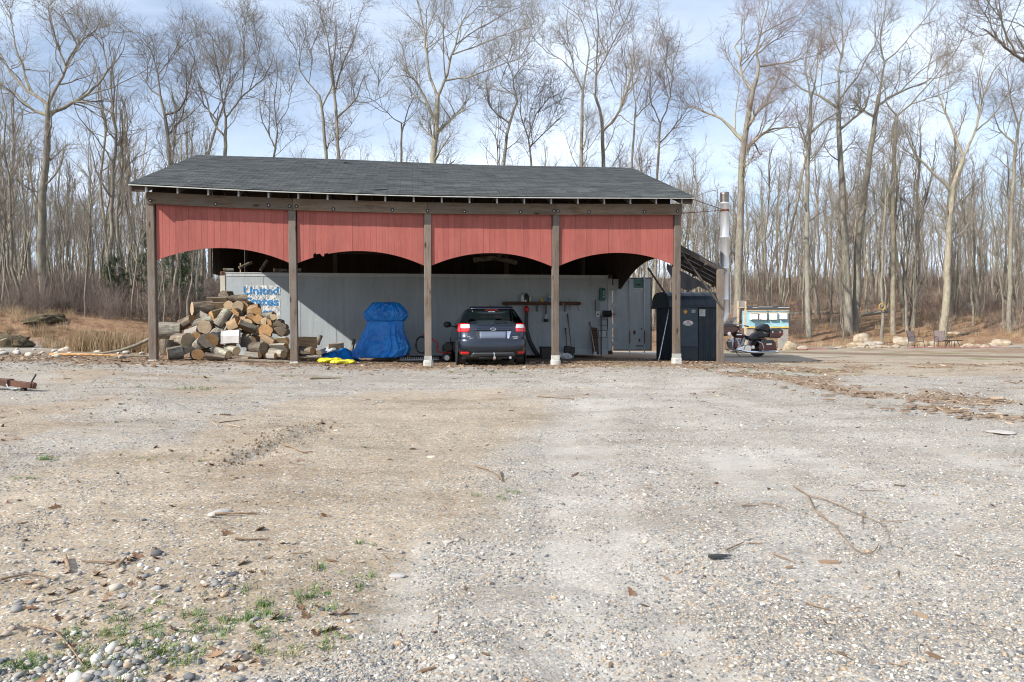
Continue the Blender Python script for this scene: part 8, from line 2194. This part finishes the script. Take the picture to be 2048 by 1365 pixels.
# pieces of bark over at the right
rg = random.Random(8)
M_BKS = plain('brown_bark_strip', (0.19, 0.13, 0.088), 0.9, var=0.5, scale=20)
for k in range(40):
    px, py = rg.uniform(1560, 1990), rg.uniform(775, 825); py = 760 + (px - 1560) * 0.10 + rg.uniform(0, 45)
    p = G(px, py); L = rg.uniform(0.06, 0.26); a = rg.uniform(-0.5, 0.5)
    o = MB().prism([(-L / 2, 0), (-L / 3, -0.03), (L / 3, -0.022), (L / 2, 0.01), (L / 4, 0.025), (-L / 4, 0.03)], 0, 0.02, Matrix.Translation((p[0], p[1], p[2] + 0.022)) @ Matrix.Rotation(a, 4, 'Z') @ Matrix.Rotation(R(90), 4, 'X')).build('bark_piece', M_BKS, None)
    tag(o, 'one of the brown strips of bark strewn over the gravel at the right', 'bark', 'bark strips on the right of the yard')
p = G(1435, 1119); o = MB().prism([(-0.06, 0.0), (-0.03, -0.02), (0.03, -0.018), (0.065, -0.005), (0.055, 0.016), (-0.01, 0.02), (-0.055, 0.016)], 0, 0.012, Matrix.Translation((p[0], p[1], p[2] + 0.014)) @ Matrix.Rotation(R(90), 4, 'X')).build('bark_piece', plain('charred_bark', (0.03, 0.03, 0.033), 0.85), None); tag(o, 'flat dark charred piece left of the forked branch', 'bark')
# flat stones set in the gravel
m = NT('yard_stone'); v = m.coord('Object'); rr = m.rnd(); b1 = m.ramp(m.noise(v, 3, 5, 0.7), [(0.3, (0.40, 0.35, 0.28)), (0.7, (0.60, 0.54, 0.45))]); b1 = m.mix(m.ramp(rr, [(0.5, 0.0), (1.0, 0.8)]), b1, (0.34, 0.34, 0.35)); m.col(b1).set(0.9, 0, 0.2); m.bump(m.noise(v, 8, 5, 0.7), 0.5, 0.02); M_YST = m.mat
_ym = [rock_mesh(400 + k, _IV2, _IF2, 1.0, 0.5, 10, False) for k in range(5)]
for q in _ym: q.materials.append(M_YST)
for i, (px, py, w_px, lb) in enumerate(((897, 1084, 26, 'pale flat stone in the middle foreground, left of its pair'), (915, 1080, 22, 'pale flat stone in the middle foreground, right of its pair'), (795, 1152, 38, 'pale triangular stone half buried in the foreground'), (1218, 943, 26, 'tan flat stone right of the yard middle'), (1310, 947, 34, 'wide tan flat stone further right of it'), (865, 915, 26, 'pale stone above the middle of the yard'), (673, 862, 22, 'white flat stone near the wheel mark'), (558, 860, 12, 'small tan stone at the top of the wheel mark'), (440, 1028, 64, 'long grey flat slab at the left'), (243, 1140, 20, 'white stone among the leaves'), (232, 1176, 26, 'round orange brown stone among the leaves'), (245, 1192, 26, 'grey cobble below the orange stone'), (312, 1178, 20, 'dark blue grey cobble in the sand'), (1290, 1083, 30, 'flat tan stone chip right of the middle foreground'), (1497, 1042, 20, 'smooth pale oblong stone left of the forked branch'), (1528, 1207, 24, 'cream pebble low on the right'), (1063, 1357, 26, 'pale stone at the bottom edge'), (130, 702, 22, 'pale boulder by the left bank'), (262, 700, 18, 'tan stone left of the first post'), (110, 712, 14, 'small tan stone at the left near the long stick'), (2000, 866, 60, 'long pale flat slab near the right border'))):
    p = G(px, py); D = float(np.linalg.norm(p[:2] - CAM[:2])); w_ = w_px * D / F_PX / 2
    o = link('yard_stone', _ym[i % 5], None); o.location = (p[0], p[1], p[2] + w_ * 0.04); o.scale = (w_, w_ * 0.75, w_ * (0.7 if px in (232, 312, 130) else 0.10 if px == 2000 else 0.26)); o.rotation_euler = (0, 0, i * 1.3); tag(o, lb, 'stone')
# rusty drawbar at the left edge
M_RSTB = plain('rusty_steel', (0.13, 0.06, 0.038), 0.85, 0.2, var=0.5, scale=9, bump=0.5, dirt=0.5, dirtc=(0.06, 0.075, 0.07))
t0 = G(66, 783); db = empty('rusty_drawbar', (t0[0], t0[1], t0[2]), 0, 'rusty steel trailer drawbar lying at the left edge', 'drawbar')
kk = float(np.linalg.norm(t0[:2] - CAM[:2])) / F_PX
def T_(px, py): return Vector(((px - 66) * kk, (66 - px) * kk * 0.1, (783 - py) * kk + 0.02))
MB().bar(T_(-60, 762), T_(24, 770), 0.14, 9 * kk * 1.2).build('beam', M_RSTB, db, 0.006); MB().bar(T_(29, 771), T_(66, 776), 0.12, 9 * kk).build('beam', M_RSTB, db, 0.006)
MB().bar(T_(22, 770), T_(30, 771), 0.17, 12 * kk).build('collar', M_RSTB, db, 0.006); MB().tube([T_(64, 775), T_(69, 776)], 0.05, 12).build('end_cap', M_RSTB, db)
MB().tube([T_(63, 771), T_(70, 759), T_(71, 757)], 0.014, 6).build('lever', M_DKST, db); MB().tube([T_(28, 772) + Vector((0, -0.08, 0)), T_(31, 778) + Vector((0, -0.09, 0)), T_(37, 781) + Vector((0, -0.09, 0)), T_(45, 780) + Vector((0, -0.08, 0))], 0.012, 6).build('hook', M_STEEL, db)
MB().bar(T_(50, 779), T_(53, 786), 0.08, 0.05).build('foot', M_DKST, db)
# long sticks in front of the bank
def far_stick(pts, D, r0, lb, mat=None):
    P = []
    for px, h_ in pts: x_, y_ = at_ground(px, D); P.append((x_, y_, gz(x_, y_) + h_))
    o = MB().tube(P, list(np.linspace(r0, r0 * 0.5, len(P))), 7).build('long_stick', mat or M_BARK, None); tag(o, lb, 'stick')
far_stick([(302, 0.50), (270, 0.30), (240, 0.16), (205, 0.08), (150, 0.05)], 19.3, 0.05, 'long grey stick sloping down from the first post'); far_stick([(100, 0.04), (150, 0.06), (190, 0.06), (245, 0.05)], 18.6, 0.045, 'long orange peeled stick lying left of the shed', M_CUT); far_stick([(230, 0.03), (275, 0.08), (310, 0.06)], 18.0, 0.035, 'thin grey stick on the ground by the first post'); far_stick([(0, 0.25), (14, 0.35)], 24, 0.04, 'short leaning stick at the far left')
# stones along the foot of the bank, mossy clods
rg = np.random.RandomState(5)
for k in range(30):
    px = rg.uniform(0, 310); D = rg.uniform(17.8, 24); x_, y_ = at_ground(px, D); s = rg.uniform(0.05, 0.16)
    o = link('bank_stone', _ym[k % 5], None); o.location = (x_, y_, gz(x_, y_) + s * 0.3); o.scale = (s, s * 0.8, s * 0.6); o.rotation_euler = (0, 0, k); tag(o, 'one of the small grey stones scattered below the left bank', 'stone', 'stones below the left bank')
m = NT('mossy_earth'); v = m.coord('Object'); m.col(m.ramp(m.noise(v, 5, 5, 0.7), [(0.3, (0.06, 0.045, 0.028)), (0.55, (0.14, 0.11, 0.065)), (0.75, (0.20, 0.175, 0.09))])).set(0.95); m.bump(m.noise(v, 12, 5, 0.75), 1.0, 0.08); M_MOSS = m.mat
for i, (px, D, w_, h_, lb) in enumerate(((14, 25.5, 0.55, 0.35, 'dark mossy clod of earth at the left edge of the bank'), (92, 28, 0.7, 0.22, 'mossy overhang on top of the left bank'), (195, 28, 0.5, 0.18, 'dark earth lip on the bank above the dry grass'), (240, 28, 0.4, 0.16, 'small dark clod on the bank nearest the shed'), (44, 25.6, 0.35, 0.22, 'rounded brown clod below the mossy overhang'))):
    x_, y_ = at_ground(px, D); me = rock_mesh(600 + i, _IV3, _IF3, 1.0, 1.3, 4); me.materials.append(M_MOSS); o = link('earth_clod', me, None); o.scale = (w_, w_ * 0.7, h_); o.location = (x_, y_, gz(x_, y_) + h_ * 0.3); o.rotation_euler = (0, 0, i); tag(o, lb, 'earth')
# evergreens at the left
m = NT('pine_needles'); v = m.pos(); m.col(m.ramp(m.noise(v, 3, 4, 0.6), [(0.3, (0.018, 0.045, 0.014)), (0.7, (0.055, 0.105, 0.030))])).set(0.7, 0, 0.3); M_PINE = m.mat
def pine(px, D, H, w_, seed, label):
    r_ = np.random.RandomState(seed); x_, y_ = at_ground(px, D); e = empty('evergreen_tree', (x_, y_, gz(x_, y_)), 0, label, 'tree', 'evergreens left of the shed')
    T = Acc(); P = np.stack([np.zeros(8), np.zeros(8), np.linspace(-0.1, H, 8)], -1); T.add(P[None], np.linspace(0.06, 0.01, 8)[None], 7); link('trunk', T.mesh('trunk', M_BARK, ZERO), e)
    A = Acc(); n_ = 60; zb = H * r_.uniform(0.12, 0.95, n_); az = r_.uniform(0, 6.28, n_); L = w_ * (1.05 - zb / H) ** 0.8 * r_.uniform(0.6, 1.2, n_)
    t = np.linspace(0, 1, 6); Bp = np.stack([np.cos(az)[:, None] * L[:, None] * t, np.sin(az)[:, None] * L[:, None] * t, zb[:, None] + L[:, None] * (0.15 * t + 0.12 * t * t)], -1)
    A.add(Bp, np.repeat(np.linspace(0.012, 0.004, 6)[None], n_, 0), 3, 1)
    C, cr_ = spawn(Bp, np.full((n_, 6), 0.006), 10, 0.2, 0.34, (25, 60), 3, 0.8, 0.006, 0.08, 0.12, r_); A.add(C, cr_, 3, 1)
    N_, nr = spawn(C, cr_, 26, 0.1, 0.11, (25, 60), 1, 1.0, 0.0045, 0.02, 0.1, r_, 1.0, 0.0035); A.add(N_, nr, 3, 0)
    link('crown', A.mesh('crown', [M_PINE, M_BARK], ZERO), e)
pine(345, 33, 3.9, 1.35, 1, 'green pine seen through the first bay of the shed'); pine(300, 36, 4.0, 1.2, 2, 'green pine just left of the first post'); pine(232, 35, 2.7, 0.9, 3, 'small dull green pine in the brush left of the shed'); pine(378, 37, 3.2, 0.9, 4, 'slim pine behind the one seen through the first bay')
